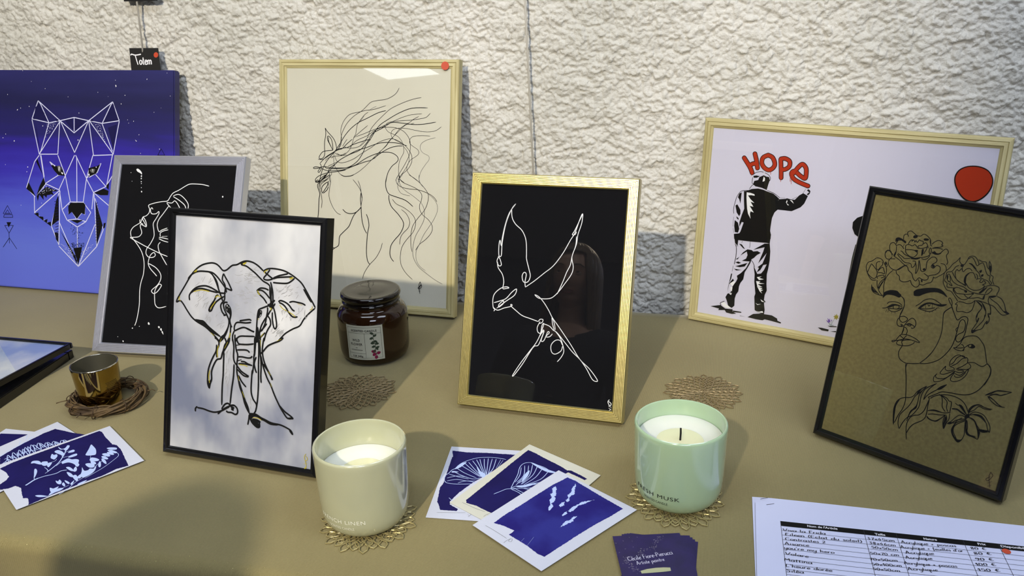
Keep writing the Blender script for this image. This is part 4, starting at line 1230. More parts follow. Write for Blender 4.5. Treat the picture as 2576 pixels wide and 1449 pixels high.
-2124,638 -2117,645 -2109,639 -2117,632
-2162,886 -2154,893 -2147,887 -2154,880
-2092,772 -2088,777 -2080,773 -2088,768
-2007,943 -1997,954 -1985,945 -1997,936
-2213,877 -2203,886 -2194,878 -2204,869
-2105,629 -2097,638 -2090,630 -2097,623
-2072,833 -2067,837 -2060,834 -2067,827
-2232,938 -2222,947 -2212,939 -2222,932
-2250,912 -2242,919 -2235,913 -2242,906
-2211,873 -2204,880 -2194,874 -2204,865
-2155,688 -2143,697 -2133,689 -2143,681
-2087,682 -2077,690 -2065,683 -2077,672
-2090,933 -2080,940 -2073,934 -2080,925
-2027,893 -2017,900 -2010,894 -2017,885
-2049,906 -2041,915 -2032,907 -2042,900
-2052,881 -2042,890 -2030,883 -2042,874
-2235,892 -2225,899 -2216,893 -2226,885
-2127,783 -2119,789 -2109,784 -2119,777
-2175,677 -2170,681 -2165,677 -2170,671
-2113,740 -2105,747 -2098,741 -2105,732
-2055,846 -2047,853 -2042,847 -2047,843
-2139,623 -2129,632 -2119,624 -2129,613
-2049,902 -2036,911 -2027,903 -2037,893
-2149,742 -2144,747 -2140,743 -2145,738
-2185,1122 -2177,1128 -2170,1122 -2177,1116
-2168,962 -2163,966 -2158,962 -2163,958
-2100,1230 -2095,1237 -2088,1231 -2095,1226
-2228,1177 -2218,1184 -2211,1178 -2218,1169
-2126,1120 -2119,1125 -2111,1121 -2119,1114
-2227,1103 -2219,1112 -2210,1104 -2219,1097
-2193,1230 -2188,1234 -2180,1231 -2188,1224
-2157,1199 -2149,1205 -2142,1200 -2149,1191
-2110,1218 -2105,1222 -2100,1218 -2105,1214
-2258,1258 -2251,1262 -2246,1258 -2251,1254
-2108,1029 -2100,1035 -2096,1029 -2101,1023
-2126,989 -2118,995 -2111,989 -2118,983
-2117,1065 -2112,1070 -2107,1066 -2112,1061
-2160,1164 -2152,1170 -2142,1165 -2152,1156
-2119,952 -2114,956 -2109,953 -2114,948
-2151,917 -2146,922 -2142,918 -2147,911
-1997,1270 -1989,1276 -1980,1271 -1989,1264
-2178,1066 -2171,1071 -2166,1067 -2171,1063
-2100,1091 -2090,1097 -2082,1092 -2090,1083
-2206,1180 -2198,1189 -2191,1181 -2199,1174
-1962,1290 -1957,1294 -1953,1290 -1958,1284
-2084,1143 -2077,1151 -2067,1144 -2077,1137
-2125,913 -2120,917 -2115,913 -2120,907
-2031,1287 -2023,1293 -2016,1287 -2023,1281
-2206,1199 -2201,1203 -2193,1199 -2201,1195
-2128,1147 -2121,1153 -2111,1148 -2121,1139
-2011,1136 -2004,1143 -1994,1137 -2004,1128
-2210,1194 -2201,1201 -2193,1195 -2201,1186
-2238,1148 -2231,1154 -2221,1149 -2231,1140
-2125,886 -2117,892 -2108,887 -2118,880
-2154,1222 -2149,1228 -2144,1222 -2149,1218
-2212,1229 -2205,1234 -2198,1230 -2205,1223
-2051,1091 -2046,1095 -2038,1092 -2046,1085
-2186,1218 -2178,1227 -2171,1219 -2178,1212
-2271,1218 -2266,1224 -2259,1219 -2267,1214
-2113,1037 -2108,1041 -2103,1037 -2108,1031
-2006,1145 -2001,1151 -1994,1145 -2001,1141
-2190,1267 -2185,1271 -2180,1268 -2185,1261
-2057,1290 -2050,1294 -2045,1290 -2050,1286
-2272,1202 -2262,1208 -2255,1202 -2262,1196
-2200,1263 -2192,1269 -2185,1263 -2192,1259
-2243,1152 -2236,1158 -2228,1152 -2236,1146
-2136,1231 -2129,1237 -2122,1231 -2129,1227
-2067,1138 -2060,1142 -2055,1138 -2060,1132
-2258,1274 -2251,1283 -2243,1275 -2251,1268
-2101,1033 -2096,1038 -2088,1034 -2096,1029
-2095,1044 -2088,1052 -2081,1044 -2088,1038
-2109,1283 -2101,1290 -2094,1284 -2101,1277
-2130,1017 -2123,1024 -2115,1018 -2123,1011
-2106,1171 -2101,1175 -2096,1171 -2101,1167
-2056,1208 -2051,1212 -2046,1208 -2051,1204
-2264,1206 -2259,1210 -2252,1207 -2259,1200
-2086,1155 -2079,1162 -2072,1156 -2079,1149
-2185,1136 -2177,1142 -2170,1137 -2177,1130
-2131,1276 -2123,1282 -2114,1277 -2124,1270
-2153,1142 -2145,1148 -2138,1142 -2145,1136
-2035,1135 -2028,1141 -2018,1136 -2028,1127
-2149,1080 -2144,1087 -2139,1081 -2144,1076
-2195,1109 -2187,1117 -2178,1110 -2188,1103
-2126,974 -2119,979 -2111,975 -2119,968"""),
  ('F','v',0,"""-2228,610 -2220,618 -2213,610 -2220,604
-2232,822 -2224,829 -2214,823 -2224,817
-2248,716 -2243,721 -2236,717 -2243,712
-2344,732 -2336,738 -2327,732 -2337,726
-2297,724 -2292,728 -2285,724 -2292,718
-2418,868 -2408,877 -2401,869 -2408,863
-2292,736 -2287,741 -2282,737 -2287,733
-2333,821 -2325,828 -2318,822 -2325,815
-2351,746 -2346,750 -2341,746 -2346,742
-2320,834 -2315,841 -2308,835 -2315,830
-2460,879 -2452,885 -2445,879 -2453,873
-2259,821 -2251,830 -2241,822 -2251,815
-2182,554 -2177,559 -2172,555 -2177,550
-2258,701 -2253,708 -2246,702 -2253,697
-2276,671 -2268,678 -2261,672 -2269,665
-2246,706 -2238,713 -2231,707 -2239,700
-2295,836 -2288,840 -2283,836 -2288,830
-2445,859 -2438,865 -2431,859 -2438,853
-2309,762 -2304,767 -2297,763 -2304,759
-2308,822 -2300,829 -2293,823 -2301,817
-2229,827 -2224,831 -2219,827 -2224,823
-2297,728 -2290,732 -2285,729 -2290,722
-2309,756 -2302,763 -2294,757 -2302,750
-2221,709 -2216,714 -2211,710 -2216,703
-2279,801 -2271,808 -2264,802 -2271,798
-2263,719 -2255,726 -2248,720 -2256,714
-2289,797 -2279,805 -2271,798 -2279,791
-2336,786 -2328,792 -2318,787 -2328,780
-2275,756 -2267,763 -2262,757 -2267,752
-2323,776 -2318,783 -2314,777 -2319,772
-2295,720 -2287,724 -2283,720 -2288,714
-2221,742 -2213,749 -2208,743 -2213,739
-2412,823 -2404,830 -2399,824 -2404,819
-2191,601 -2186,606 -2181,602 -2186,597
-2189,562 -2184,567 -2179,563 -2184,558
-2266,845 -2258,852 -2251,846 -2258,840
-2279,789 -2274,793 -2269,789 -2274,783
-2305,688 -2298,693 -2293,689 -2298,682
-2264,771 -2257,778 -2252,772 -2257,767
-2225,618 -2220,622 -2213,619 -2220,614
-2504,899 -2497,906 -2487,900 -2497,891
-2264,773 -2257,780 -2250,774 -2257,767
-2291,670 -2283,675 -2278,671 -2283,664
-2320,859 -2312,864 -2307,860 -2312,853
-2304,736 -2297,742 -2292,736 -2297,732
-2310,698 -2303,705 -2295,699 -2303,692
-2374,848 -2369,852 -2362,849 -2369,842
-2448,881 -2443,886 -2435,882 -2443,875
-2329,734 -2322,741 -2314,735 -2322,729
-2409,846 -2404,853 -2396,847 -2404,842
-2384,843 -2379,848 -2372,844 -2379,837
-2191,581 -2184,587 -2177,581 -2184,575
-2480,890 -2472,897 -2465,891 -2472,882
-2244,685 -2236,692 -2229,686 -2236,680
-2341,746 -2334,753 -2326,747 -2334,740
-2254,645 -2249,652 -2242,646 -2249,642
-2213,592 -2206,598 -2199,593 -2206,586
-2240,774 -2235,781 -2230,775 -2235,771
-2325,826 -2318,832 -2313,826 -2318,820
-2255,728 -2248,735 -2241,729 -2248,722
-2189,589 -2184,593 -2179,590 -2184,585
-2350,800 -2345,806 -2338,800 -2345,796
-2198,632 -2193,636 -2188,633 -2193,628
-2326,786 -2318,793 -2311,787 -2318,781
-2279,754 -2269,763 -2262,755 -2270,748
-2384,814 -2377,823 -2367,815 -2377,808
-2412,809 -2404,813 -2399,809 -2404,803
-2294,784 -2286,793 -2279,785 -2286,778
-2404,807 -2397,814 -2390,808 -2397,801
-2234,667 -2227,672 -2222,668 -2227,663
-1975,801 -1970,806 -1965,802 -1970,797
-1813,888 -1808,894 -1803,888 -1808,884
-2046,620 -2038,629 -2031,621 -2039,614
-2073,608 -2066,615 -2058,609 -2066,602
-1990,772 -1985,776 -1980,772 -1985,768
-1924,765 -1917,773 -1909,766 -1917,759
-1992,784 -1985,790 -1977,785 -1985,776
-1979,698 -1974,704 -1969,699 -1974,694
-1828,869 -1820,875 -1811,870 -1820,863
-1820,912 -1812,919 -1805,913 -1813,908
-2038,680 -2030,687 -2025,681 -2030,674
-1859,877 -1854,884 -1847,878 -1854,873
-1955,825 -1950,829 -1943,826 -1950,821
-2073,598 -2066,604 -2059,599 -2066,594
-1871,862 -1867,869 -1859,863 -1867,858
-1894,824 -1887,831 -1879,825 -1887,818
-1879,872 -1871,879 -1864,873 -1871,866
-1894,853 -1884,859 -1876,854 -1884,847
-1886,845 -1879,852 -1872,846 -1879,839
-1962,808 -1955,815 -1945,809 -1955,800
-1832,877 -1827,881 -1823,877 -1828,871
-1940,828 -1933,834 -1926,828 -1933,824
-2008,682 -2001,689 -1994,683 -2001,676
-2035,666 -2028,673 -2023,667 -2028,662
-1894,789 -1889,795 -1882,790 -1890,783
-2031,654 -2021,661 -2014,655 -2021,646
-2014,789 -2004,795 -1997,790 -2004,783
-1791,922 -1783,928 -1776,923 -1783,916
-2038,689 -2030,695 -2023,689 -2030,683
-1975,799 -1967,808 -1960,800 -1967,793
-1915,854 -1910,860 -1903,854 -1911,850
-1931,756 -1927,761 -1922,757 -1927,752
-1985,774 -1977,782 -1968,775 -1978,768
-2012,783 -2004,789 -1997,783 -2004,777
-1995,771 -1987,780 -1978,772 -1987,765
-1894,789 -1887,796 -1882,790 -1887,783
-1966,734 -1959,742 -1949,735 -1959,728
-2017,756 -2012,760 -2007,756 -2012,750
-1778,927 -1771,933 -1766,927 -1771,923
-2040,657 -2033,662 -2028,658 -2033,654
-2055,636 -2048,643 -2043,637 -2048,632
-1930,834 -1925,839 -1921,835 -1926,828
-2023,702 -2015,710 -2008,703 -2015,696
-1983,766 -1973,772 -1965,767 -1973,758
-1918,814 -1911,821 -1904,815 -1911,807
-1965,787 -1960,792 -1953,788 -1960,783
-1931,808 -1921,814 -1914,809 -1921,800
-1946,743 -1939,748 -1932,744 -1939,737
-2073,585 -2068,590 -2061,586 -2069,579
-2005,738 -1998,742 -1990,739 -1998,732
-2773,3017 -2766,3021 -2761,3017 -2766,3013
-2690,3134 -2685,3140 -2678,3134 -2685,3130
-2727,2996 -2722,3002 -2715,2996 -2722,2992
-2666,3092 -2661,3096 -2654,3092 -2661,3086
-2741,3046 -2733,3052 -2726,3046 -2734,3040
-2817,2958 -2812,2962 -2804,2958 -2812,2954
-2810,2917 -2803,2923 -2795,2917 -2803,2911
-2803,3017 -2796,3021 -2791,3017 -2796,3011
-2735,3111 -2727,3115 -2722,3111 -2727,3107
-2817,2939 -2812,2945 -2805,2940 -2812,2935
-2708,3079 -2701,3083 -2696,3079 -2701,3073
-2659,3074 -2654,3080 -2649,3074 -2654,3070
-2644,3195 -2634,3201 -2627,3195 -2635,3189
-2709,3164 -2701,3170 -2694,3164 -2702,3158
-2631,3137 -2623,3141 -2619,3137 -2624,3131
-2596,3162 -2588,3168 -2581,3162 -2589,3156
-2668,3122 -2663,3126 -2658,3122 -2663,3118
-2702,3134 -2697,3138 -2692,3134 -2697,3130
-2626,3115 -2619,3121 -2612,3115 -2619,3109
-2531,3217 -2524,3223 -2519,3217 -2524,3213
-2652,3191 -2642,3197 -2635,3191 -2642,3185
-2776,3132 -2769,3136 -2764,3133 -2769,3126
-2742,3115 -2734,3121 -2727,3115 -2735,3109
-2769,3120 -2761,3127 -2752,3121 -2762,3112
-2636,3119 -2629,3125 -2621,3119 -2629,3113
-2706,3164 -2701,3168 -2697,3164 -2702,3160
-2792,3065 -2787,3069 -2782,3065 -2787,3059
-2682,3172 -2674,3178 -2667,3173 -2674,3166
-2685,3108 -2680,3112 -2676,3108 -2681,3104
-2640,3169 -2632,3175 -2623,3169 -2633,3161
-2601,3174 -2596,3178 -2591,3174 -2596,3170
-2638,3131 -2633,3137 -2626,3131 -2633,3125
-2645,3161 -2638,3165 -2633,3161 -2638,3157
-2773,3023 -2768,3029 -2761,3023 -2768,3019
-2708,3099 -2700,3105 -2693,3099 -2700,3093
-2704,3026 -2697,3033 -2690,3027 -2697,3021
-2760,3084 -2755,3088 -2750,3084 -2755,3078
-2715,3089 -2708,3097 -2698,3089 -2708,3083
-2719,3020 -2712,3026 -2704,3020 -2712,3012
-2715,3085 -2708,3089 -2701,3085 -2708,3079
-2628,3153 -2623,3159 -2616,3153 -2623,3149
-2767,2987 -2759,2993 -2752,2987 -2759,2981
-2773,3157 -2768,3163 -2761,3157 -2768,3151
-2664,3086 -2656,3092 -2651,3086 -2656,3082
-2662,3072 -2652,3078 -2644,3072 -2652,3064
-1676,3130 -1669,3136 -1662,3130 -1669,3124
-1526,2930 -1519,2938 -1510,2930 -1519,2924
-1690,3167 -1685,3171 -1678,3167 -1685,3161
-1655,3110 -1647,3116 -1640,3110 -1648,3104
-1615,3057 -1610,3063 -1603,3057 -1610,3053
-1484,2867 -1477,2873 -1472,2867 -1477,2861
-1628,3134 -1623,3138 -1616,3135 -1624,3128
-1591,3065 -1586,3072 -1579,3066 -1586,3060
-1530,2997 -1523,3001 -1516,2997 -1523,2991
-1542,3005 -1537,3009 -1532,3005 -1537,3001
-1530,2979 -1523,2985 -1516,2980 -1523,2973
-1578,3004 -1570,3008 -1566,3004 -1571,2998
-1640,3130 -1633,3136 -1626,3130 -1633,3124
-1661,3169 -1656,3176 -1649,3170 -1656,3166
-1594,3002 -1587,3008 -1580,3002 -1587,2996
-1723,3196 -1715,3200 -1711,3196 -1716,3190
-1595,3101 -1588,3109 -1581,3101 -1588,3095
-1543,2959 -1535,2965 -1526,2959 -1535,2953
-1680,3171 -1673,3177 -1666,3171 -1673,3165
-1599,3165 -1592,3171 -1585,3165 -1592,3161
-1582,3038 -1572,3044 -1565,3038 -1572,3032
-1574,3109 -1567,3114 -1562,3110 -1567,3104
-1536,2933 -1526,2940 -1519,2934 -1526,2928
-1697,3157 -1692,3161 -1687,3157 -1692,3153
-1491,2865 -1484,2871 -1477,2865 -1484,2859
-1501,2898 -1493,2905 -1486,2899 -1493,2893
-1516,2960 -1509,2966 -1505,2960 -1509,2956
-1583,3141 -1576,3147 -1569,3141 -1576,3137
-1639,3061 -1629,3067 -1622,3061 -1629,3053
-1625,3166 -1621,3170 -1616,3166 -1621,3162
-1660,3086 -1650,3094 -1643,3086 -1650,3080
-1547,2967 -1540,2973 -1533,2967 -1540,2961
-1628,3166 -1621,3170 -1616,3166 -1621,3160
-1617,3043 -1610,3049 -1603,3043 -1610,3037
-1624,3055 -1617,3061 -1613,3055 -1617,3049
-1635,3138 -1628,3144 -1623,3138 -1628,3132
-1547,3017 -1539,3023 -1532,3017 -1539,3011
-1544,3043 -1539,3049 -1534,3043 -1539,3039
-1550,2967 -1542,2973 -1535,2967 -1542,2961
-1628,3180 -1623,3184 -1616,3180 -1623,3176
-1582,3060 -1572,3066 -1565,3060 -1572,3052
-1557,3088 -1550,3092 -1546,3088 -1550,3082
-1554,2997 -1549,3001 -1542,2997 -1549,2991
-1531,2939 -1524,2946 -1517,2940 -1524,2934
-1597,3153 -1590,3159 -1585,3153 -1590,3149
-2904,1891 -2899,1895 -2892,1891 -2899,1885
-2877,1884 -2872,1890 -2864,1884 -2872,1880
-2640,1917 -2633,1921 -2628,1917 -2633,1911
-2905,1846 -2898,1852 -2893,1846 -2898,1842
-2861,1911 -2854,1919 -2844,1912 -2854,1905
-2812,2005 -2807,2009 -2802,2005 -2807,2001
-2809,1892 -2804,1897 -2797,1893 -2805,1888
-2917,1884 -2907,1891 -2899,1885 -2907,1876
-2906,1924 -2898,1930 -2891,1924 -2899,1918
-2877,1896 -2869,1902 -2859,1897 -2869,1888
-2821,1923 -2814,1927 -2809,1923 -2814,1917
-2876,1904 -2869,1911 -2861,1905 -2869,1898
-2876,1904 -2869,1909 -2861,1905 -2869,1898
-2934,1915 -2923,1923 -2916,1915 -2924,1909
-2638,1931 -2630,1936 -2625,1932 -2630,1928
-2914,1876 -2907,1883 -2899,1877 -2907,1870
-2772,1902 -2767,1906 -2760,1902 -2767,1896
-2855,1866 -2847,1872 -2840,1867 -2848,1860
-2885,1852 -2877,1859 -2870,1853 -2878,1847
-2795,2006 -2790,2010 -2785,2006 -2790,2002
-2749,1950 -2741,1956 -2736,1950 -2741,1946
-2727,1928 -2722,1934 -2717,1928 -2722,1924
-2815,1972 -2805,1981 -2798,1973 -2805,1966
-2660,1910 -2653,1916 -2645,1911 -2653,1904
-2725,1914 -2717,1920 -2710,1914 -2717,1908
-2677,1930 -2670,1936 -2662,1930 -2670,1922
-2753,1960 -2746,1966 -2739,1961 -2746,1952
-2822,1984 -2815,1991 -2805,1985 -2815,1978
-2821,1947 -2816,1954 -2808,1948 -2816,1943
-2665,1916 -2660,1922 -2653,1916 -2660,1912
-2873,1964 -2865,1970 -2858,1965 -2865,1958
-2812,1907 -2804,1913 -2794,1907 -2804,1901
-2888,1961 -2880,1968 -2873,1962 -2880,1955
-2659,1961 -2654,1966 -2647,1962 -2654,1955
-2883,1964 -2875,1970 -2868,1964 -2875,1958
-2929,1898 -2924,1905 -2916,1899 -2924,1894
-2727,1916 -2719,1924 -2712,1916 -2720,1910
-2774,1947 -2766,1953 -2759,1948 -2766,1941
-2640,1925 -2633,1934 -2623,1926 -2633,1919
-2745,1907 -2740,1911 -2735,1907 -2740,1901
-2705,1923 -2700,1927 -2692,1923 -2700,1917
-2719,1930 -2714,1935 -2709,1931 -2715,1924
-2888,1943 -2878,1951 -2871,1944 -2878,1937
-2821,1945 -2813,1950 -2808,1946 -2813,1941
-2774,1933 -2769,1939 -2764,1933 -2769,1929
-2603,1947 -2598,1951 -2593,1947 -2598,1943
-2957,1850 -2952,1854 -2947,1850 -2953,1844
-2665,1914 -2660,1918 -2653,1914 -2660,1908
-2960,1844 -2955,1848 -2948,1844 -2955,1838
-2880,1953 -2873,1960 -2865,1954 -2873,1948"""),
  ('l','n',8,"""-2635,1704 -2535,1728
-2633,1650 -2536,1675
-2632,1597 -2537,1621
-2630,1544 -2538,1568
-2629,1490 -2539,1514
-2628,1437 -2541,1461
-2626,1383 -2542,1407
-2625,1329 -2543,1354
-2623,1276 -2544,1300
-2622,1222 -2545,1246
-2621,1168 -2546,1193
-2619,1115 -2547,1139
-2618,1061 -2548,1085
-2616,1007 -2549,1031
-1707,1700 -1654,1722
-1708,1647 -1648,1670
-1709,1594 -1641,1617
-1709,1542 -1635,1565
-1710,1489 -1628,1513
-1711,1436 -1621,1460
-1712,1383 -1615,1408
-1712,1330 -1623,1354
-1713,1277 -1631,1301
-1714,1224 -1639,1248
-1714,1171 -1647,1195
-1715,1118 -1655,1141
-1716,1065 -1662,1088
-1717,1012 -1670,1034"""),
  ('l','n',9,"""-3035,3272 -2975,3535
-3005,3284 -2968,3523
-2975,3297 -2960,3511
-2945,3310 -2953,3499
-2915,3322 -2946,3487
-2885,3335 -2939,3475
-2855,3347 -2932,3463
-2825,3360 -2925,3451
-1213,3280 -1316,3534
-1246,3283 -1316,3526
-1279,3286 -1316,3518
-1312,3290 -1316,3510
-1345,3293 -1316,3502
-1378,3297 -1316,3495
-1411,3300 -1317,3487
-1444,3304 -1317,3479"""),
 ],
 'man': [
  ('F','k',0,"""-1375,2246 -1289,2287 -1191,2305 -1111,2294 -1040,2272 -950,2252 -888,2210 -845,2176 -760,2191 -733,2203 -664,2192 -617,2192 -559,2267 -503,2307 -429,2272 -470,2151 -519,2087 -644,2013 -769,2013 -856,2012 -899,1963 -928,1870 -934,1749 -935,1669 -920,1621 -913,1541 -1488,1461 -1501,1542 -1416,1564 -1399,1597 -1363,1744 -1394,1750 -1426,1665 -1430,1746 -1406,1860 -1376,1965 -1394,2093 -1409,2242
-1277,2365 -1263,2416 -1205,2436 -1191,2482 -1126,2518 -1085,2502 -1040,2497 -1026,2450 -1042,2380 -1057,2295 -1134,2321 -1234,2335
-1286,2492 -1242,2504 -1182,2498 -1229,2468 -1278,2464
-1480,2194 -1442,2218 -1444,2138 -1444,2037 -1471,2105 -1494,2132
-1521,1998 -1493,2022 -1434,1938 -1428,1878 -1444,1835 -1490,1890
-1508,1766 -1454,1732 -1423,1634 -1437,1571 -1489,1574 -1509,1674
-1489,1830 -1451,1804 -1448,1774 -1481,1800
-457,2355 -432,2377 -401,2351 -405,2313 -430,2281 -450,2298 -417,2330"""),
  ('F','w',0,"""-1363,2227 -1302,2224 -1241,2210 -1233,2186 -1289,2190 -1338,2180 -1292,2125 -1226,2073 -1288,2086 -1235,2012 -1296,2020 -1221,1923 -1272,1937 -1278,1896 -1260,1818 -1308,1893 -1331,1970 -1344,2049 -1359,2147
-744,2139 -730,2179 -722,2151 -734,2130 -692,2101 -711,2096
-692,2184 -653,2178 -624,2133 -650,2150
-870,2144 -846,2181 -858,2165
-1135,2419 -1124,2499 -1101,2472 -1102,2432 -1125,2420"""),
  ('s','k',8,"""-1288,2512 -1247,2550 -1180,2569 -1131,2564
-1115,2558 -1059,2534 -1020,2489 -1025,2440
-1293,2472 -1294,2383 -1262,2362
-1224,2331 -1266,2356 -1294,2338 -1328,2280
-1346,2259 -1425,2245 -1472,2215 -1514,2130 -1535,2027 -1546,1934 -1534,1865
-1532,1814 -1529,1661
-1521,1632 -1503,1562
-1052,2290 -951,2262 -879,2221 -842,2196
-838,2196 -761,2203
-656,2198 -585,2244
-507,2306 -470,2382"""),
  ('S','R',75,"""-1457,2756 -1354,2623 -1310,2539
-1357,2652 -1301,2682 -1266,2680"""),
  ('S','R',74,"""-1297,2833 -1261,2729 -1235,2620"""),
  ('S','R',73,"""-1092,2831 -1164,2786 -1176,2708 -1139,2643 -1067,2606 -1002,2637 -976,2707 -1020,2799 -1092,2831"""),
  ('S','R',72,"""-894,2782 -873,2639 -858,2506
-890,2791 -829,2802 -759,2765 -755,2689 -811,2640 -872,2630"""),
  ('S','R',71,"""-678,2596 -618,2692 -563,2740 -505,2684 -493,2581 -506,2532 -575,2563 -667,2626 -710,2588 -673,2515 -583,2466 -446,2423"""),
  ('S','r',54,"""-1457,2756 -1354,2623 -1310,2539"""),
  ('S','r',53,"""-1357,2652 -1301,2682 -1266,2680
-1297,2833 -1261,2729 -1235,2620"""),
  ('S','r',52,"""-1092,2831 -1164,2786 -1176,2708 -1139,2643 -1067,2606 -1002,2637 -976,2707 -1020,2799 -1092,2831"""),
  ('S','r',51,"""-894,2782 -873,2639 -858,2506
-890,2791 -829,2802 -759,2765 -755,2689 -811,2640 -872,2630
-678,2596 -618,2692 -563,2740 -505,2684 -493,2581 -506,2532 -575,2563 -667,2626 -710,2588 -673,2515 -583,2466 -446,2423"""),
  ('s','r',14,"""-1316,2529 -1312,2490"""),
  ('s','r',13,"""-1026,2591 -1021,2538
-867,2505 -858,2443
-723,2539 -716,2462
-706,2511 -696,2426"""),
  ('s','r',14,"""-1256,2632 -1253,2584"""),
  ('F','k',0,"""-1497,1536 -913,1616 -919,1467 -965,1472 -1224,1458 -1419,1454 -1421,1360 -1466,1401
-1256,1326 -1187,1324 -1162,1305 -1095,1321 -1042,1300 -1100,1256 -1140,1204 -1177,1175 -1188,1115 -1225,1027 -1263,950 -1274,830 -1314,764 -1331,701 -1334,617 -1364,564 -1380,489 -1374,369 -1411,326 -1472,339 -1505,430 -1534,486 -1505,551 -1460,571 -1434,672 -1385,776 -1367,826 -1383,871 -1319,929 -1247,1023 -1202,1136 -1328,1128 -1263,1173 -1246,1234 -1264,1290 -1360,1211 -1319,1270
-997,1456 -919,1467 -895,1344 -890,1195 -898,1067 -910,972 -898,810 -882,707 -908,632 -910,549 -879,525 -905,502 -881,388 -885,316 -931,319 -990,332 -1039,359 -1068,580 -1056,630 -1094,824 -1101,941 -1132,1077 -1056,948 -1011,956 -962,1033 -928,1132 -982,1112 -1018,1024 -1070,981 -1044,1055 -1068,1063 -996,1133 -947,1314 -1014,1200 -1063,1128 -1005,1328 -991,1399 -1165,1333
-1402,1398 -1355,1393 -1296,1326 -1326,1333
-1428,1137 -1374,1186 -1399,1141
-1429,1089 -1384,1108 -1336,1092 -1380,1071
-1422,1025 -1355,1053 -1233,1108 -1273,1043 -1352,1019
-1441,981 -1383,978 -1312,978 -1404,957
-1480,891 -1462,894 -1471,809 -1498,721 -1507,575 -1506,684 -1492,782
-1442,814 -1498,721 -1436,695 -1447,561 -1366,588 -1381,729
-1101,941 -924,993 -886,695 -975,620 -1056,630
-1604,339 -1516,294 -1456,299 -1397,304 -1394,268 -1332,243 -1401,224 -1497,231 -1525,268 -1632,248 -1622,275 -1770,290
-1395,286 -1254,288 -1246,272 -1381,259
-1270,219 -1176,224 -1264,214
-1141,219 -1055,290 -942,317 -760,321 -671,285 -662,251 -603,233 -607,214 -773,230 -865,236 -897,212 -1000,210
-40,261 19,267 126,259 119,229 23,227
98,317 234,332 235,321 142,305
151,235 232,257 235,238"""),
  ('F','w',0,"""-1596,377 -1538,400 -1499,365 -1423,324 -1481,307 -1555,324
-1015,345 -968,342 -913,364 -899,337 -967,330
-1062,900 -985,925 -1027,894 -946,884 -1023,860
-1066,835 -998,840 -1018,814 -928,817 -1038,787 -955,754 -1046,750 -952,731 -984,702 -939,709 -975,679 -949,649 -992,676 -1033,740
-967,551 -895,516 -940,514
-1040,478 -1004,461 -948,477 -1002,449
-1486,723 -1421,782 -1396,762 -1435,684
-1470,672 -1434,672 -1439,599 -1464,619
-1482,555 -1436,575 -1444,538"""),
  ('s','k',9,"""-1465,1389 -1435,1323 -1429,1207 -1439,1099 -1443,1052
-1444,1357 -1409,1356
-1227,1469 -1224,1354
-1349,1446 -1360,1416
-1181,1162 -1143,1122 -1113,1056
-1458,1026 -1466,929
-1591,329 -1608,375 -1540,418"""),
  ('F','p',0,"""66,403 99,392 83,441 113,412 120,442 132,382 103,364
139,417 153,426 150,391"""),
  ('F','Y',0,"""163,479 188,490 179,517 202,498 208,534 223,502 243,506 231,481 254,462 223,462 222,428 203,453 178,436 190,467"""),
  ('s','t',7,"""112,372 138,337 190,341
175,424 153,340
147,396 148,344"""),
  ('F','k',0,"""1705,2931 1807,2924 1902,2879 1966,2787 1977,2682 1942,2572 1872,2481 1783,2430 1682,2447 1593,2522 1524,2635 1498,2752 1533,2851 1609,2908"""),
  ('F','r',0,"""1708,2915 1806,2908 1896,2865 1953,2781 1962,2685 1928,2582 1861,2496 1779,2451 1688,2465 1604,2535 1538,2643 1514,2749 1545,2840 1618,2895"""),
  ('F','R',0,"""1759,2444 1805,2449 1839,2381 1745,2370"""),
  ('F','k',0,"""392,2074 312,2033 261,1961 265,1871 308,1785 361,1753 446,1752 448,1921
340,1632 386,1652 423,1367 336,1086 302,1067 317,1430"""),
 ],
 'card_coral': [
  ('F','B',0,"""-810,9342 -629,9290 -383,9264 -15,9197 58,9193 -138,8992 -339,8809 -533,8611 -686,8419 -779,8250 -776,8193 -682,8104 -692,8067 -880,8096 -905,8209 -925,8257 -920,8353 -910,8541 -880,8610 -868,8691 -862,8774 -840,8901 -816,9119 -797,9208"""),
  ('s','c',8,"""-868,8691 -868,8775 -824,8836 -792,8898 -747,8939 -691,9034 -598,9106 -478,9156 -357,9160 -259,9143 -138,9098
-868,8681 -835,8628 -718,8597 -533,8591
-841,8731 -726,8767 -608,8739
-823,8814 -702,8745 -583,8696
-779,8876 -680,8785 -536,8694 -443,8710
-735,8938 -635,8825 -490,8712
-690,9001 -565,8864 -444,8730
-644,9042 -542,8884 -432,8730
-596,9062 -519,8904 -420,8729
-549,9092 -485,8946 -409,8749
-501,9112 -462,8988 -397,8749
-459,9121 -438,8987 -386,8769
-405,9129 -401,8963 -374,8769
-356,9137 -365,8939 -374,8769
-307,9123 -335,8916 -356,8747
-259,9114 -293,8913 -339,8809
-204,9095 -258,8911
-174,9082 -234,8932
-838,8669 -723,8694 -605,8656 -488,8650
-707,8621 -605,8656 -487,8609"""),
  ('s','c',7,"""-795,8327 -758,8277 -700,8227"""),
  ('F','c',0,"""-703,9024 -620,9063 -688,8957 -757,8918
-497,8968 -447,8857 -386,8790 -397,8728 -444,8751
-779,8876 -707,8850 -789,8844"""),
  ('s','G',5,"""-916,8051 -800,8045 -668,8033 -591,8031
-568,7997 -545,7960
-561,7952 -530,7995 -547,8011"""),
 ],
 'card_ginkgo': [
  ('F','B',0,"""140,9287 229,9206 333,9087 459,8958 526,8889 591,8800 638,8797 724,8708 814,8610 783,8581 676,8690 599,8757 476,8659 317,8485 139,8297 -32,8117 -143,8030 -295,7992 -351,8032 -474,8140 -587,8202 -595,8259 -460,8447 -280,8701 -78,8988"""),
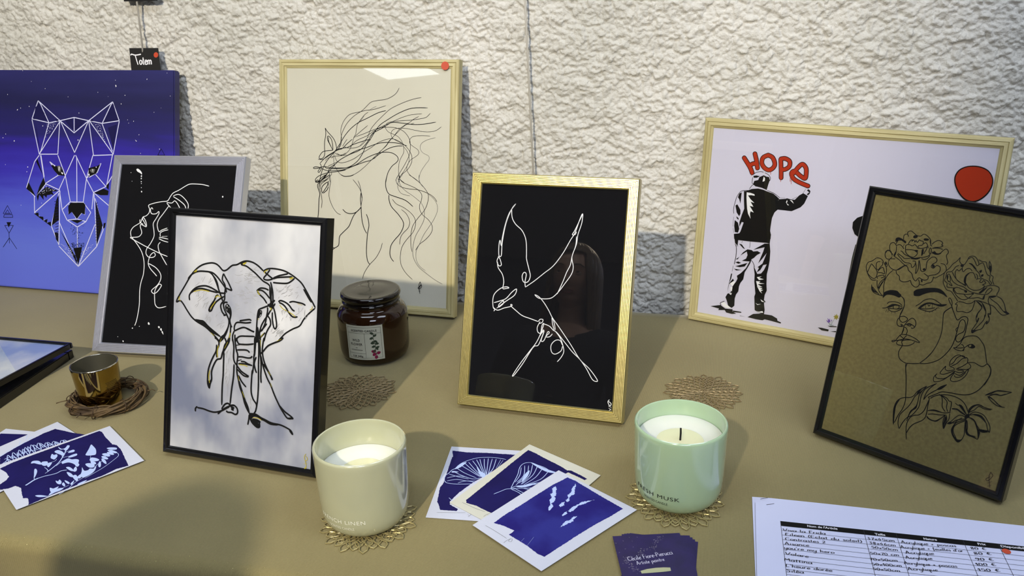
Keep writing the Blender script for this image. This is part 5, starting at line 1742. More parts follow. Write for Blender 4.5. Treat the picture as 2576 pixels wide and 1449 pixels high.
  ('s','c',8,"""-282,8359 -198,8413 -141,8449 -84,8456 -27,8463
-84,8466 -48,8585 1,8748 27,8895 77,8980 161,8997 243,8938 324,8879 391,8800 481,8742
-89,8457 -26,8503 89,8517 204,8531
-26,8523 46,8641 106,8742
-36,8584 24,8726 45,8894
-13,8583 71,8723 88,8935
9,8562 105,8700 135,8933
32,8540 141,8719 184,8952
44,8540 176,8717 242,8916
66,8528 209,8674 299,8859
78,8518 266,8629 367,8791
89,8507 299,8587 445,8723
112,8516 308,8545 369,8603
-84,8446 -5,8383 50,8312
-72,8442 42,8459 143,8414 166,8423
65,8458 156,8463 227,8530
-27,8443 40,8380 84,8339"""),
  ('F','c',0,"""161,8997 243,8938 346,8845 470,8754 366,8770 264,8861
-26,8493 89,8527 228,8560 88,8477
83,8743 144,8825 117,8700 44,8580"""),
  ('s','G',5,"""-638,8214 -563,8154 -472,8084 -372,8023
-392,7934 -350,7977 -312,7984 -328,7958 -350,7968"""),
 ],
 'card_lavender': [
  ('F','L',0,"""585,8637 666,8567 821,8378 971,8196 1153,7991 985,7846 811,7715 605,7538 450,7398 246,7210 188,7252 70,7401 -113,7590 -55,7655 -165,7746 -277,7804 -143,7957 23,8114 172,8267 409,8500"""),
  ('F','c',0,"""436,8468 444,8418 430,8360 431,8282 402,8264 422,8225 395,8151 367,8133 385,8076 361,8022 331,7987 330,8061 360,8115 347,8191 378,8246 365,8305 395,8342 393,8421
667,8502 671,8456 645,8368 639,8290 598,8273 579,8236 574,8179 544,8139 530,8181 566,8217 559,8275 603,8331 620,8409
523,8153 507,8089 461,8054 446,8083 483,8137
857,8174 787,8139 728,8096 672,8080 610,7991 564,7957 543,7976 592,8047 651,8090 721,8143 789,8158
532,7977 529,7923 483,7889 468,7908 509,7960
633,7882 585,7813 588,7787 527,7755 493,7722 432,7685 474,7749 498,7791 553,7815 589,7866"""),
  ('s','c',3,"""48,7524 15,7471
149,7536 72,7392"""),
  ('s','G',5,"""-368,7765 -292,7692 -207,7603 -136,7525
-171,7453 -129,7500 -82,7519 -88,7473 -119,7483 -93,7526"""),
 ],
 'card_fern': [
  ('F','B',0,"""-6417,9215 -6323,9358 -6209,9472 -6032,9642 -5850,9817 -5698,9955 -5564,10084 -5512,10050 -5424,9930 -5373,9875 -5322,9820 -5236,9721 -5174,9701 -5080,9603 -5011,9501 -4936,9383 -4881,9301 -4812,9195 -4932,9125 -5041,8988 -5193,8864 -5338,8735 -5462,8622 -5554,8517 -5645,8413 -5681,8482 -5725,8553 -5783,8556 -5832,8628 -5921,8773 -6012,8821 -6073,8767 -6162,8750 -6223,8861 -6195,8947 -6197,9021 -6278,9116 -6347,9166"""),
  ('s','c',21,"""-5893,8822 -5873,8871 -5848,8936 -5812,8978"""),
  ('s','c',13,"""-5816,8971 -5762,9012 -5700,9039 -5641,9073 -5607,9124 -5545,9136
-5774,9103 -5750,9209 -5734,9317 -5745,9429 -5765,9544 -5822,9730"""),
  ('s','c',7,"""-5784,9074 -5773,9118 -5805,9166 -5863,9215
-5848,8943 -5883,9004 -5914,9081
-5858,9309 -5803,9353 -5800,9400
-5745,9429 -5680,9458 -5601,9494
-5764,9560 -5725,9591 -5670,9604
-5753,9446 -5785,9496 -5886,9559
-5730,9239 -5706,9332 -5669,9361
-5389,8604 -5335,8727 -5313,8856 -5248,8984 -5217,9103 -5221,9226 -5191,9334 -5202,9479 -5181,9592
-5235,8939 -5115,9158 -5059,9327 -5037,9437 -5078,9504
-5358,9351 -5397,9458
-5517,8569 -5447,8691 -5361,8800"""),
  ('F','c',0,"""-6080,9313 -6087,9369 -6020,9373 -5964,9330 -5935,9282 -5979,9292 -6044,9319
-5943,9298 -5954,9346 -5896,9350 -5867,9309 -5852,9261 -5879,9247 -5914,9265
-5844,9245 -5867,9309 -5822,9322 -5808,9259 -5811,9213
-5896,9438 -5923,9528 -5884,9502 -5856,9516 -5823,9466 -5823,9394 -5853,9403
-5908,9568 -5910,9610 -5878,9616 -5817,9580 -5761,9519 -5751,9478 -5794,9497
-5929,9703 -5859,9648 -5821,9663 -5818,9730 -5782,9711 -5769,9626 -5780,9594 -5823,9630 -5868,9632
-5726,9574 -5701,9614 -5670,9604 -5659,9562 -5720,9541
-5671,9457 -5646,9496 -5604,9518 -5580,9476 -5619,9438 -5664,9425
-5915,9066 -5966,9175 -5948,9182 -5907,9126 -5881,9049 -5871,8989
-5702,9331 -5685,9378 -5657,9408 -5601,9381 -5551,9386 -5500,9359 -5475,9287 -5447,9254 -5443,9207 -5472,9217 -5508,9258 -5559,9292 -5610,9310 -5647,9297 -5674,9283
-5448,9100 -5473,9163 -5469,9209 -5426,9145 -5418,9099
-5584,9192 -5552,9206 -5486,9156 -5451,9108 -5494,9118
-5527,9090 -5456,9056 -5386,8977 -5400,8970 -5453,8996
-5410,8993 -5382,9021 -5321,8944 -5298,8877 -5349,8916
-5343,8975 -5324,9041 -5289,9001 -5300,8935
-5383,9189 -5321,9109 -5276,9121 -5273,9152 -5221,9149 -5215,9202 -5190,9117 -5198,9041 -5230,8983 -5268,8956 -5322,9018 -5344,9095
-5375,9266 -5330,9279 -5254,9243 -5235,9180 -5284,9175 -5349,9225
-5371,9408 -5305,9396 -5243,9353 -5255,9322 -5317,9325 -5359,9344
-5339,9327 -5274,9307 -5240,9250 -5297,9261
-5192,9209 -5216,9272 -5220,9320 -5178,9255 -5155,9191 -5165,9176
-5205,9335 -5222,9383 -5156,9332 -5108,9251 -5146,9269
-5248,9425 -5220,9440 -5142,9379 -5149,9355 -5200,9374
-5268,9491 -5213,9504 -5143,9443 -5160,9420 -5224,9448
-5224,9529 -5170,9526 -5112,9482 -5115,9458 -5176,9477
-5237,9579 -5174,9575 -5089,9521 -5097,9497 -5179,9527
-5268,9631 -5221,9645 -5145,9632 -5127,9589 -5195,9585 -5239,9604
-5472,9478 -5484,9544 -5496,9627 -5515,9729 -5472,9693 -5397,9605 -5345,9487 -5379,9465 -5429,9460
-5572,8906 -5535,8889 -5536,8926 -5489,8880 -5473,8828 -5506,8830 -5542,8861
-5456,8820 -5457,8863 -5407,8803 -5406,8774
-5465,8908 -5416,8883 -5373,8844 -5380,8823 -5431,8862
-5358,8829 -5354,8872 -5346,8901 -5331,8842 -5331,8799
-5568,8754 -5519,8737 -5491,8764 -5473,8778 -5470,8721 -5490,8679 -5516,8667
-5460,8734 -5397,8738 -5414,8689 -5460,8650 -5498,8596 -5509,8652
-5664,8598 -5617,8609 -5536,8591 -5512,8576 -5563,8565 -5612,8568
-5267,8810 -5245,8852 -5193,8900 -5203,8850 -5241,8808"""),
 ],
 'card_doily': [
  ('F','B',0,"""-6579,9512 -6466,9798 -6311,10074 -6207,10190 -5920,10073 -5705,10006 -5611,10001 -5985,9643 -6455,9285"""),
  ('s','c',10,"""-6579,9512 -6535,9675 -6466,9798 -6395,10012"""),
  ('s','c',11,"""-6489,9799 -6524,9910
-6466,9928 -6513,10063
-6442,9948 -6407,9990"""),
  ('s','c',10,"""-6444,9304 -6444,9384 -6354,9339 -6466,9465 -6332,9377 -6443,9545 -6286,9415 -6409,9605 -6251,9473 -6385,9687 -6194,9511 -6350,9749 -6159,9570 -6292,9788 -6122,9651 -6233,9827 -6052,9689 -6140,9843 -5981,9727 -6042,9851 -5899,9765 -5947,9888 -5839,9804 -5843,9719
-6455,9344 -6444,9424 -6500,9549 -6398,9461 -6466,9608 -6353,9520 -6420,9668 -6295,9557 -6374,9729 -6238,9595 -6327,9790 -6202,9677 -6256,9829 -6120,9714 -6156,9831 -6050,9752 -6069,9861 -5945,9768 -5975,9877 -5884,9828
-6489,9446 -6443,9504 -6364,9480 -6329,9580 -6271,9639 -6191,9655 -6120,9735 -6013,9793 -5885,9807"""),
 ],
}
DOC_TEXT = [('p', "Nom de l'Article", 0.30485, 0.75631, 0.33452, 0.74992), ('p', 'Taille', 0.36978, 0.73927, 0.3799, 0.7373), ('p', 'Nature', 0.4159, 0.72936, 0.42843, 0.72695), ('p', 'Prix', 0.46613, 0.71852, 0.4737, 0.71727), ('p', 'Disponibilité', 0.48699, 0.71399, 0.51468, 0.70796), ('h', 'Viva la Frida', 0.27774, 0.75086, 0.32022, 0.74244), ('h', 'Eileen (Eclat du soleil)', 0.27777, 0.74341, 0.35251, 0.72758), ('h', 'Contrastes 2', 0.27543, 0.73583, 0.31516, 0.72813), ('h', 'Aisance', 0.27256, 0.7284, 0.29671, 0.72403), ('h', "you're my hero", 0.26995, 0.72178, 0.31827, 0.71161), ('h', 'Volare', 0.2683, 0.71277, 0.2903, 0.70657), ('h', 'Mattina', 0.26429, 0.70337, 0.29086, 0.69674), ('h', "L'heure dorée", 0.26316, 0.69437, 0.30624, 0.68447), ('h', 'Siléa', 0.26128, 0.68655, 0.27817, 0.68333), ('h', '37x45cm', 0.35909, 0.73267, 0.38592, 0.72721), ('h', '38x46cm', 0.3585, 0.7255, 0.38388, 0.71983), ('h', '50x50cm', 0.35793, 0.71844, 0.38297, 0.71252), ('h', '50x70 cm', 0.35305, 0.70909, 0.38069, 0.70469), ('h', '70x50cm', 0.3488, 0.69991, 0.3758, 0.69645), ('h', '50x100cm', 0.34798, 0.69241, 0.37644, 0.6886), ('h', '50x50cm', 0.34631, 0.68556, 0.37156, 0.68114), ('h', 'Acrylique + poscas', 0.39112, 0.72481, 0.44351, 0.71608), ('h', "Acrylique + feuilles d'or", 0.38717, 0.71703, 0.44679, 0.70808), ('h', 'Acrylique', 0.38838, 0.70828, 0.41592, 0.70525), ('h', 'Acrylique', 0.38506, 0.70074, 0.41077, 0.69784), ('h', 'Acrylique + poscas', 0.37982, 0.69259, 0.42934, 0.68532), ('h', 'Acrylique', 0.37965, 0.68353, 0.40807, 0.68059), ('h', '80 €', 0.45602, 0.71198, 0.47122, 0.71004), ('h', '80 €', 0.45521, 0.7039, 0.47279, 0.70255), ('h', '90 €', 0.4523, 0.69504, 0.47025, 0.6937), ('h', '100 €', 0.44835, 0.6874, 0.46827, 0.68597), ('h', '150 €', 0.44632, 0.67931, 0.46792, 0.67734)]
CARD_TEXT = [('h', 'Cécile Fiore-Pierucci', 0.10919, 0.70964, 0.15609, 0.7184), ('h', 'Artiste peintre', 0.11686, 0.70333, 0.14565, 0.7085)]
TABLE = dict(o=(0.28006, 0.76812), ang=-0.22936, cols=[0.0837, 0.1155, 0.1798, 0.2129], head=0.00851, row=0.00788, dot=(0.48892, 0.70711))
SPECKS = [(0.11121, 0.70589), (0.14015, 0.74132), (0.14669, 0.74667), (0.14119, 0.739), (0.10644, 0.70787), (0.10637, 0.70976), (0.1427, 0.74099), (0.11087, 0.70548), (0.12047, 0.72247), (0.10879, 0.70818), (0.13729, 0.72702), (0.10978, 0.70053), (0.14089, 0.74062), (0.13559, 0.73141), (0.11216, 0.69615), (0.11155, 0.70396), (0.13956, 0.72985), (0.11268, 0.70481), (0.12539, 0.72136), (0.12121, 0.72148), (0.10741, 0.71466), (0.12454, 0.72792), (0.11286, 0.70062), (0.12372, 0.72143), (0.11472, 0.69016), (0.12321, 0.72545), (0.11252, 0.70089), (0.11132, 0.71621), (0.11298, 0.70077), (0.13523, 0.72919), (0.13741, 0.72807), (0.10615, 0.7107), (0.12249, 0.72406), (0.13917, 0.72964), (0.1086, 0.7036), (0.10606, 0.714), (0.11193, 0.69844), (0.11129, 0.69378), (0.1437, 0.73778), (0.13737, 0.73024), (0.13807, 0.7236), (0.12263, 0.71923), (0.12412, 0.71951), (0.10566, 0.71028), (0.13336, 0.72586), (0.11117, 0.70394), (0.1417, 0.73883), (0.10623, 0.70607), (0.11187, 0.70102), (0.13389, 0.72965), (0.12347, 0.72465), (0.12395, 0.72222), (0.10761, 0.71547), (0.11112, 0.70068), (0.12801, 0.72722), (0.11086, 0.70985), (0.11118, 0.69714), (0.14031, 0.73639), (0.11108, 0.70571), (0.12202, 0.71657), (0.12729, 0.72412), (0.10662, 0.71148), (0.11212, 0.69787), (0.14313, 0.73819), (0.10499, 0.70851), (0.14719, 0.74649), (0.10985, 0.71157), (0.13343, 0.72949), (0.14067, 0.73743), (0.13149, 0.72768), (0.13922, 0.74225), (0.10988, 0.70476), (0.14604, 0.7456), (0.145, 0.74629), (0.13915, 0.73006), (0.13664, 0.72863), (0.14477, 0.74045), (0.10967, 0.7148), (0.12673, 0.72463), (0.12183, 0.7167), (0.11585, 0.69686), (0.14, 0.73114), (0.11269, 0.71645), (0.14623, 0.741), (0.11628, 0.69667), (0.11482, 0.69648), (0.11602, 0.69517), (0.11521, 0.69935), (0.11076, 0.71593), (0.13047, 0.72537), (0.14831, 0.74128), (0.11657, 0.6942), (0.11402, 0.69627), (0.11261, 0.70486), (0.10866, 0.71064), (0.12238, 0.71943), (0.13948, 0.7342), (0.10753, 0.70887), (0.11126, 0.70103), (0.1129, 0.69396), (0.14422, 0.74316), (0.10944, 0.70409), (0.14536, 0.74479), (0.11506, 0.71377), (0.10639, 0.70567), (0.13731, 0.72921), (0.14103, 0.74235), (0.12043, 0.71907), (0.1044, 0.71008), (0.11227, 0.71553), (0.14707, 0.74637), (0.11738, 0.69269), (0.10924, 0.7159), (0.14071, 0.73003), (0.1418, 0.74027), (0.10809, 0.70666), (0.11016, 0.7157), (0.1223, 0.72243), (0.10558, 0.70714), (0.14706, 0.74416), (0.1086, 0.71383), (0.15044, 0.74708), (0.10821, 0.69925), (0.10858, 0.71475), (0.14661, 0.74676), (0.14151, 0.73864), (0.13077, 0.72729), (0.10425, 0.71551), (0.14248, 0.73918), (0.10681, 0.71054), (0.13009, 0.72729), (0.12451, 0.72803), (0.14086, 0.73238), (0.12708, 0.72526), (0.11167, 0.70203), (0.14028, 0.73592), (0.14587, 0.74657), (0.1237, 0.72146), (0.14047, 0.73638), (0.1495, 0.74389), (0.12383, 0.7238), (0.10323, 0.70555), (0.10824, 0.71236), (0.12009, 0.71768), (0.1413, 0.73296), (0.11234, 0.70436), (0.10827, 0.7074), (0.13797, 0.73661), (0.10956, 0.71552), (0.14224, 0.73717), (0.09997, 0.73774), (0.10815, 0.7413), (0.11699, 0.74087), (0.11457, 0.74714), (0.10762, 0.72866), (0.10099, 0.72307), (0.11634, 0.73093), (0.12369, 0.747), (0.09869, 0.71243), (0.10808, 0.69897), (0.11158, 0.70273)]
BRUSH = [(0.1188, 0.69403), (0.12544, 0.69649), (0.13492, 0.698), (0.14234, 0.69821), (0.14888, 0.69763), (0.1487, 0.69265), (0.14118, 0.69162), (0.13003, 0.69076), (0.11931, 0.69015)]
# ------------------------------------------------------------------ room shell (frame of the rough wall: s along the wall, t out into the room)
WA = math.radians(-14.6); WD = Vector((math.cos(WA), math.sin(WA), 0)); WN = Vector((WD.y, -WD.x, 0)); W0 = Vector((-.0907, 1.4441, 0)) - WN * .052
def room(s_, t_, z): return W0 + WD * s_ + WN * t_ + Vector((0, 0, z))
FZ, CZ, S0, S1, T1 = -.75, 1.95, -3.2, 3.0, 5.2
def worley(X, Y, seed):
    r = np.random.default_rng(seed); G = r.random((256, 256, 2)); xi = np.floor(X).astype(int); yi = np.floor(Y).astype(int)
    d1 = np.full(X.shape, 9.); d2 = np.full(X.shape, 9.); hh = np.zeros(X.shape); H = r.random((256, 256))
    for dx in (-1, 0, 1):
        for dy in (-1, 0, 1):
            a = (xi + dx) % 256; b = (yi + dy) % 256; px = xi + dx + G[a, b, 0]; py = yi + dy + G[a, b, 1]
            d = np.hypot(X - px, Y - py); near = d < d1
            d2 = np.where(near, d1, np.minimum(d2, d)); hh = np.where(near, H[a, b], hh); d1 = np.where(near, d, d1)
    return d1, d2, hh
def vnoise(X, Y, seed):
    r = np.random.default_rng(seed); G = r.random((256, 256)); xi = np.floor(X).astype(int); yi = np.floor(Y).astype(int); fx = X - xi; fy = Y - yi
    fx = fx * fx * (3 - 2 * fx); fy = fy * fy * (3 - 2 * fy); g = lambda a, b: G[a % 256, b % 256]
    return (g(xi, yi) * (1 - fx) + g(xi + 1, yi) * fx) * (1 - fy) + (g(xi, yi + 1) * (1 - fx) + g(xi + 1, yi + 1) * fx) * fy - .5
def plaster():
    m = bpy.data.materials.new('roughcast_plaster'); m.use_nodes = True; nt = m.node_tree; b = nt.nodes['Principled BSDF']
    tc = nt.nodes.new('ShaderNodeTexCoord'); n = nt.nodes.new('ShaderNodeTexNoise'); n.inputs['Scale'].default_value = 5; n.inputs['Detail'].default_value = 6
    r = nt.nodes.new('ShaderNodeValToRGB'); r.color_ramp.elements[0].position = .3; r.color_ramp.elements[1].position = .7
    r.color_ramp.elements[0].color = lin(192, 191, 184); r.color_ramp.elements[1].color = lin(210, 208, 202)
    n2 = nt.nodes.new('ShaderNodeTexNoise'); n2.inputs['Scale'].default_value = 230; n2.inputs['Detail'].default_value = 8
    bp = nt.nodes.new('ShaderNodeBump'); bp.inputs['Strength'].default_value = .8; bp.inputs['Distance'].default_value = .0025
    for a in (n, n2): nt.links.new(tc.outputs['Object'], a.inputs['Vector'])
    nt.links.new(n.outputs[0], r.inputs[0]); nt.links.new(r.outputs[0], b.inputs['Base Color']); nt.links.new(n2.outputs[0], bp.inputs['Height']); nt.links.new(bp.outputs[0], b.inputs['Normal'])
    b.inputs['Roughness'].default_value = .85; b.inputs['Specular IOR Level'].default_value = .25
    return m
PL = plaster()
def rough_wall():
    s0, s1, z0, z1, st = -1.20, 1.10, -.09, .64, .0019
    xs = np.arange(s0, s1, st); zs = np.arange(z0, z1, st); X, Z = np.meshgrid(xs, zs)
    wx = X + .010 * vnoise(X * 60, Z * 60, 1) + .004 * vnoise(X * 170, Z * 170, 2); wz = Z + .010 * vnoise(X * 60, Z * 60, 3) + .004 * vnoise(X * 170, Z * 170, 4)
    d1, d2, h = worley(wx * 86, wz * 108, 5); e1, e2, g = worley(wx * 185 + 7, wz * 225 + 3, 6)
    dome = lambda d, k: np.sqrt(np.clip(1 - (d * k) ** 2, 0, 1))
    H = .0048 * dome(d1, 1.25) * (.3 + .7 * h) + .0026 * dome(e1, 1.2) * (.2 + .8 * g) + .0045 * vnoise(X * 34, Z * 42, 8) + .0022 * vnoise(wx * 120, wz * 140, 10) + .0018 * vnoise(X * 320, Z * 320, 9)
    co_ = np.clip((d2 - d1) * 3, 0, 1); H = H - .0012 * (1 - co_)
    edge = np.clip(np.minimum.reduce([X - s0, s1 - X, Z - z0, z1 - Z]) / .06, 0, 1); H = H * edge
    co = np.empty(X.shape + (3,)); 
    for i in range(3): co[..., i] = W0[i] + WD[i] * X + WN[i] * H
    co[..., 2] += Z; ny, nx = X.shape
    me = bpy.data.meshes.new('wall_back'); me.vertices.add(nx * ny); me.vertices.foreach_set('co', co.reshape(-1))
    idx = np.arange(nx * ny).reshape(ny, nx); q = np.stack([idx[:-1, :-1], idx[:-1, 1:], idx[1:, 1:], idx[1:, :-1]], -1).reshape(-1, 4)
    me.loops.add(q.size); me.loops.foreach_set('vertex_index', q.reshape(-1)); me.polygons.add(len(q)); me.polygons.foreach_set('loop_start', np.arange(0, q.size, 4)); me.polygons.foreach_set('loop_total', np.full(len(q), 4))
    me.update(calc_edges=True); me.polygons.foreach_set('use_smooth', np.ones(len(q), bool)); me.materials.append(PL)
    o = bpy.data.objects.new('wall_back', me); C.objects.link(o); tag(o, kind='structure')
    xe, ze = xs[-1], zs[-1]
    mb = MB()
    for a, b, c, d in [(S0, S1, FZ, z0), (S0, S1, ze, CZ), (S0, s0, z0, ze), (xe, S1, z0, ze)]:
        mb.add([room(a, 0, c), room(b, 0, c), room(b, 0, d), room(a, 0, d)], [(0, 1, 2, 3)])
    mb.add([room(S0, -.15, FZ), room(S1, -.15, FZ), room(S1, -.15, CZ), room(S0, -.15, CZ)], [(3, 2, 1, 0)])
    mb.build('wall_surround', PL, o)
rough_wall()
plain = mat('painted_wall', lin(150, 146, 140), .9, bump=(120, .3, 4)); dark_floor = mat('tiled_floor', lin(96, 78, 62), .45, noise=(7, lin(78, 62, 50), 1))
def slab(name, a, b, m, **kw):
    mb = MB(); p = [room(*q) for q in ((a[0], a[1], a[2]), (b[0], a[1], a[2]), (b[0], b[1], a[2]), (a[0], b[1], a[2]), (a[0], a[1], b[2]), (b[0], a[1], b[2]), (b[0], b[1], b[2]), (a[0], b[1], b[2]))]
    mb.add(p, [(0, 3, 2, 1), (4, 5, 6, 7), (0, 1, 5, 4), (1, 2, 6, 5), (2, 3, 7, 6), (3, 0, 4, 7)])
    return mb.build(name, m, **kw)
slab('floor', (S0, 0, FZ - .1), (S1, T1, FZ), dark_floor, kind='structure')
slab('ceiling', (S0, 0, CZ), (S1, T1, CZ + .1), mat('ceiling_paint', lin(196, 194, 190), .9), kind='structure')
slab('wall_left', (S0 - .1, 0, FZ), (S0, T1, CZ), plain, kind='structure')
slab('wall_right', (S1, 0, FZ), (S1 + .1, T1, CZ), plain, kind='structure')
slab('wall_front', (S0, T1, FZ), (S1, T1 + .1, CZ), mat('dark_back_wall', lin(104, 106, 118), .9), kind='structure')

diff = mat('light_diffuser', (1, 1, 1, 1), .5); diff.node_tree.nodes['Principled BSDF'].inputs['Emission Color'].default_value = (.86, .93, 1, 1); diff.node_tree.nodes['Principled BSDF'].inputs['Emission Strength'].default_value = 6
for x, y, sx, sy, lb in ((-3.55, -2.25, .26, .30, 'square white ceiling light panel in the far left corner of the ceiling'), (-.55, .35, .56, .31, 'oblong added fill light panel above the left half of the table'), (1.05, .15, .56, .31, 'oblong added fill light panel above the right half of the table'), (.3, -2.0, .56, .31, 'oblong added fill light panel behind the viewer')):  # the three oblong panels are unseen fittings added for the fill lamps
    cl = empty('ceiling_light', (x, y, CZ), label=lb, cat='ceiling light'); white_m = mat('white_metal', lin(225, 225, 225), .5)
    MB().box((-sx, -sy, -.018), (sx, sy, -.012)).build('diffuser', diff, cl)
    for a, b in (((-sx - .02, -sy - .02, -.02), (sx + .02, -sy, 0)), ((-sx - .02, sy, -.02), (sx + .02, sy + .02, 0)), ((-sx - .02, -sy, -.02), (-sx, sy, 0)), ((sx, -sy, -.02), (sx + .02, sy, 0))): MB().box(a, b).build('light_frame', white_m, cl)
# ------------------------------------------------------------------ table and cloth (frame of the table's back edge)
TA = math.radians(-13.36); TD = Vector((math.cos(TA), math.sin(TA), 0)); TN = Vector((TD.y, -TD.x, 0)); T0 = Vector((-.0907, 1.4441, 0)); TW, TS0, TS1 = .757, -1.25, 1.15
def tp(s_, t_, z=0): return T0 + TD * s_ + TN * t_ + Vector((0, 0, z))
wood = mat('table_wood', lin(150, 110, 70), .5, noise=(12, lin(120, 84, 50), 1, (1, 12, 1)))
tb = empty('trestle_table', tp(-.05, TW / 2, FZ), (0, 0, TA), label='long trestle table hidden under the khaki cloth', cat='table')
MB().box((TS0 + .06, -TW / 2 + .012, .725), (TS1 + .04, TW / 2 - .014, .7455)).build('tabletop', wood, tb)
for x in (TS0 + .2, TS1 - .1):
    for y in (-.3, .3): MB().tube([(x, y, 0), (x, y * .8, .726)], .014, 10).build('leg', mat('dark_steel', lin(40, 40, 42), .4, 1), tb)
def cloth_mat():
    m = bpy.data.materials.new('ribbed_khaki_cloth'); m.use_nodes = True; nt = m.node_tree; b = nt.nodes['Principled BSDF']; N = nt.nodes.new; L = nt.links.new
    tc = N('ShaderNodeTexCoord'); mp = N('ShaderNodeMapping'); mp.inputs['Rotation'].default_value = (0, 0, -TA); L(tc.outputs['Object'], mp.inputs[0])
    w1 = N('ShaderNodeTexWave'); w1.wave_type = 'BANDS'; w1.bands_direction = 'X'; w1.inputs['Scale'].default_value = 250; w1.inputs['Distortion'].default_value = 1.3; w1.inputs['Detail'].default_value = 2; w1.inputs['Detail Scale'].default_value = .35
    n = N('ShaderNodeTexNoise'); n.inputs['Scale'].default_value = 420; n.inputs['Detail'].default_value = 3
    n2 = N('ShaderNodeTexNoise'); n2.inputs['Scale'].default_value = 6; n2.inputs['Detail'].default_value = 5
    for a in (w1, n, n2): L(mp.outputs[0], a.inputs['Vector'])
    ad = N('ShaderNodeMath'); ad.operation = 'MULTIPLY_ADD'; ad.inputs[1].default_value = .6; L(n.outputs[0], ad.inputs[0]); L(w1.outputs['Fac'], ad.inputs[2])
    bp = N('ShaderNodeBump'); bp.inputs['Strength'].default_value = .3; bp.inputs['Distance'].default_value = .0005; L(ad.outputs[0], bp.inputs['Height']); L(bp.outputs[0], b.inputs['Normal'])
    r = N('ShaderNodeValToRGB'); r.color_ramp.elements[0].color = lin(104, 95, 58); r.color_ramp.elements[1].color = lin(142, 131, 88); r.color_ramp.elements[0].position = .1; r.color_ramp.elements[1].position = 1.2 if False else 1.0
    L(ad.outputs[0], r.inputs[0])
    mx = N('ShaderNodeMix'); mx.data_type = 'RGBA'; mx.blend_type = 'MULTIPLY'; mx.inputs[0].default_value = .35; L(r.outputs[0], mx.inputs[6]); r2 = N('ShaderNodeValToRGB'); r2.color_ramp.elements[0].position = .35; r2.color_ramp.elements[1].position = .65
    r2.color_ramp.elements[0].color = (.7, .7, .7, 1); L(n2.outputs[0], r2.inputs[0]); L(r2.outputs[0], mx.inputs[7]); L(mx.outputs[2], b.inputs['Base Color'])
    b.inputs['Roughness'].default_value = .8; b.inputs['Sheen Weight'].default_value = .25; b.inputs['Specular IOR Level'].default_value = .2
    return m
def cloth():
    prof = [(-.004, -.22), (-.003, -.02), (0, -.004), (.004, 0)]
    prof = [(a, b) for a, b in prof] + [(t, 0) for t in np.linspace(.02, TW - .016, 46)]
    prof += [(TW - .016 + .016 * math.sin(a), -.016 + .016 * math.cos(a)) for a in np.linspace(.25, math.pi / 2, 6)] + [(TW + .001, z) for z in np.linspace(-.04, -.62, 22)]
    n = 240; v = []; f = []; m = len(prof)
    for i in range(n + 1):
        s_ = TS0 + (TS1 - TS0) * i / n
        for t_, z in prof:
            dt = 0; dz = 0
            if z > -.002 and .03 < t_ < TW - .03:
                k = min(1, (t_ - .03) / .05, (TW - .03 - t_) / .05)
                dz = -.0009 * k * (.5 + .5 * math.sin(s_ * 9 + t_ * 5 + 1.3 * math.sin(t_ * 7)) * math.sin(t_ * 8 + s_ * 3))
            if t_ > TW - .001 and z < -.02: dt = (-z - .02) * .10 * (.6 + math.sin(s_ * 17 + .6 * math.sin(s_ * 5))) + .0
            if t_ > TW - .03: dt += .0012 * math.sin(s_ * 31)
            v.append(tp(s_, t_ + dt, z + dz))
    for i in range(n):
        for k in range(m - 1): f.append((i * m + k, i * m + k + 1, (i + 1) * m + k + 1, (i + 1) * m + k))
    o = MB().add(v, f).build('tablecloth', cloth_mat(), label='khaki ribbed cloth covering the long table and hanging over its front', cat='tablecloth')
    smooth_angle(o, 60)
    g = MB()
    for i in range(1100):
        s_ = random.uniform(-.9, .9); a = random.gauss(.72, .28); a = min(1.57, max(.1, a))
        p = tp(s_, TW - .016 + .0172 * math.sin(a) + .0012 * math.sin(s_ * 31), -.016 + .0172 * math.cos(a)); e = [Vector([random.gauss(0, 1) for _ in range(3)]).normalized() for _ in range(2)]
        q = random.uniform(.0002, .0005); g.add([p - e[0] * q, p + e[1] * q, p + e[0] * q, p - e[1] * q], [(0, 1, 2, 3)])
    g.build('gold_thread_edging', mat('gold_thread', lin(200, 190, 130), .35, .9), o, kind='stuff', label='glittering gold thread along the front fold')
cloth()

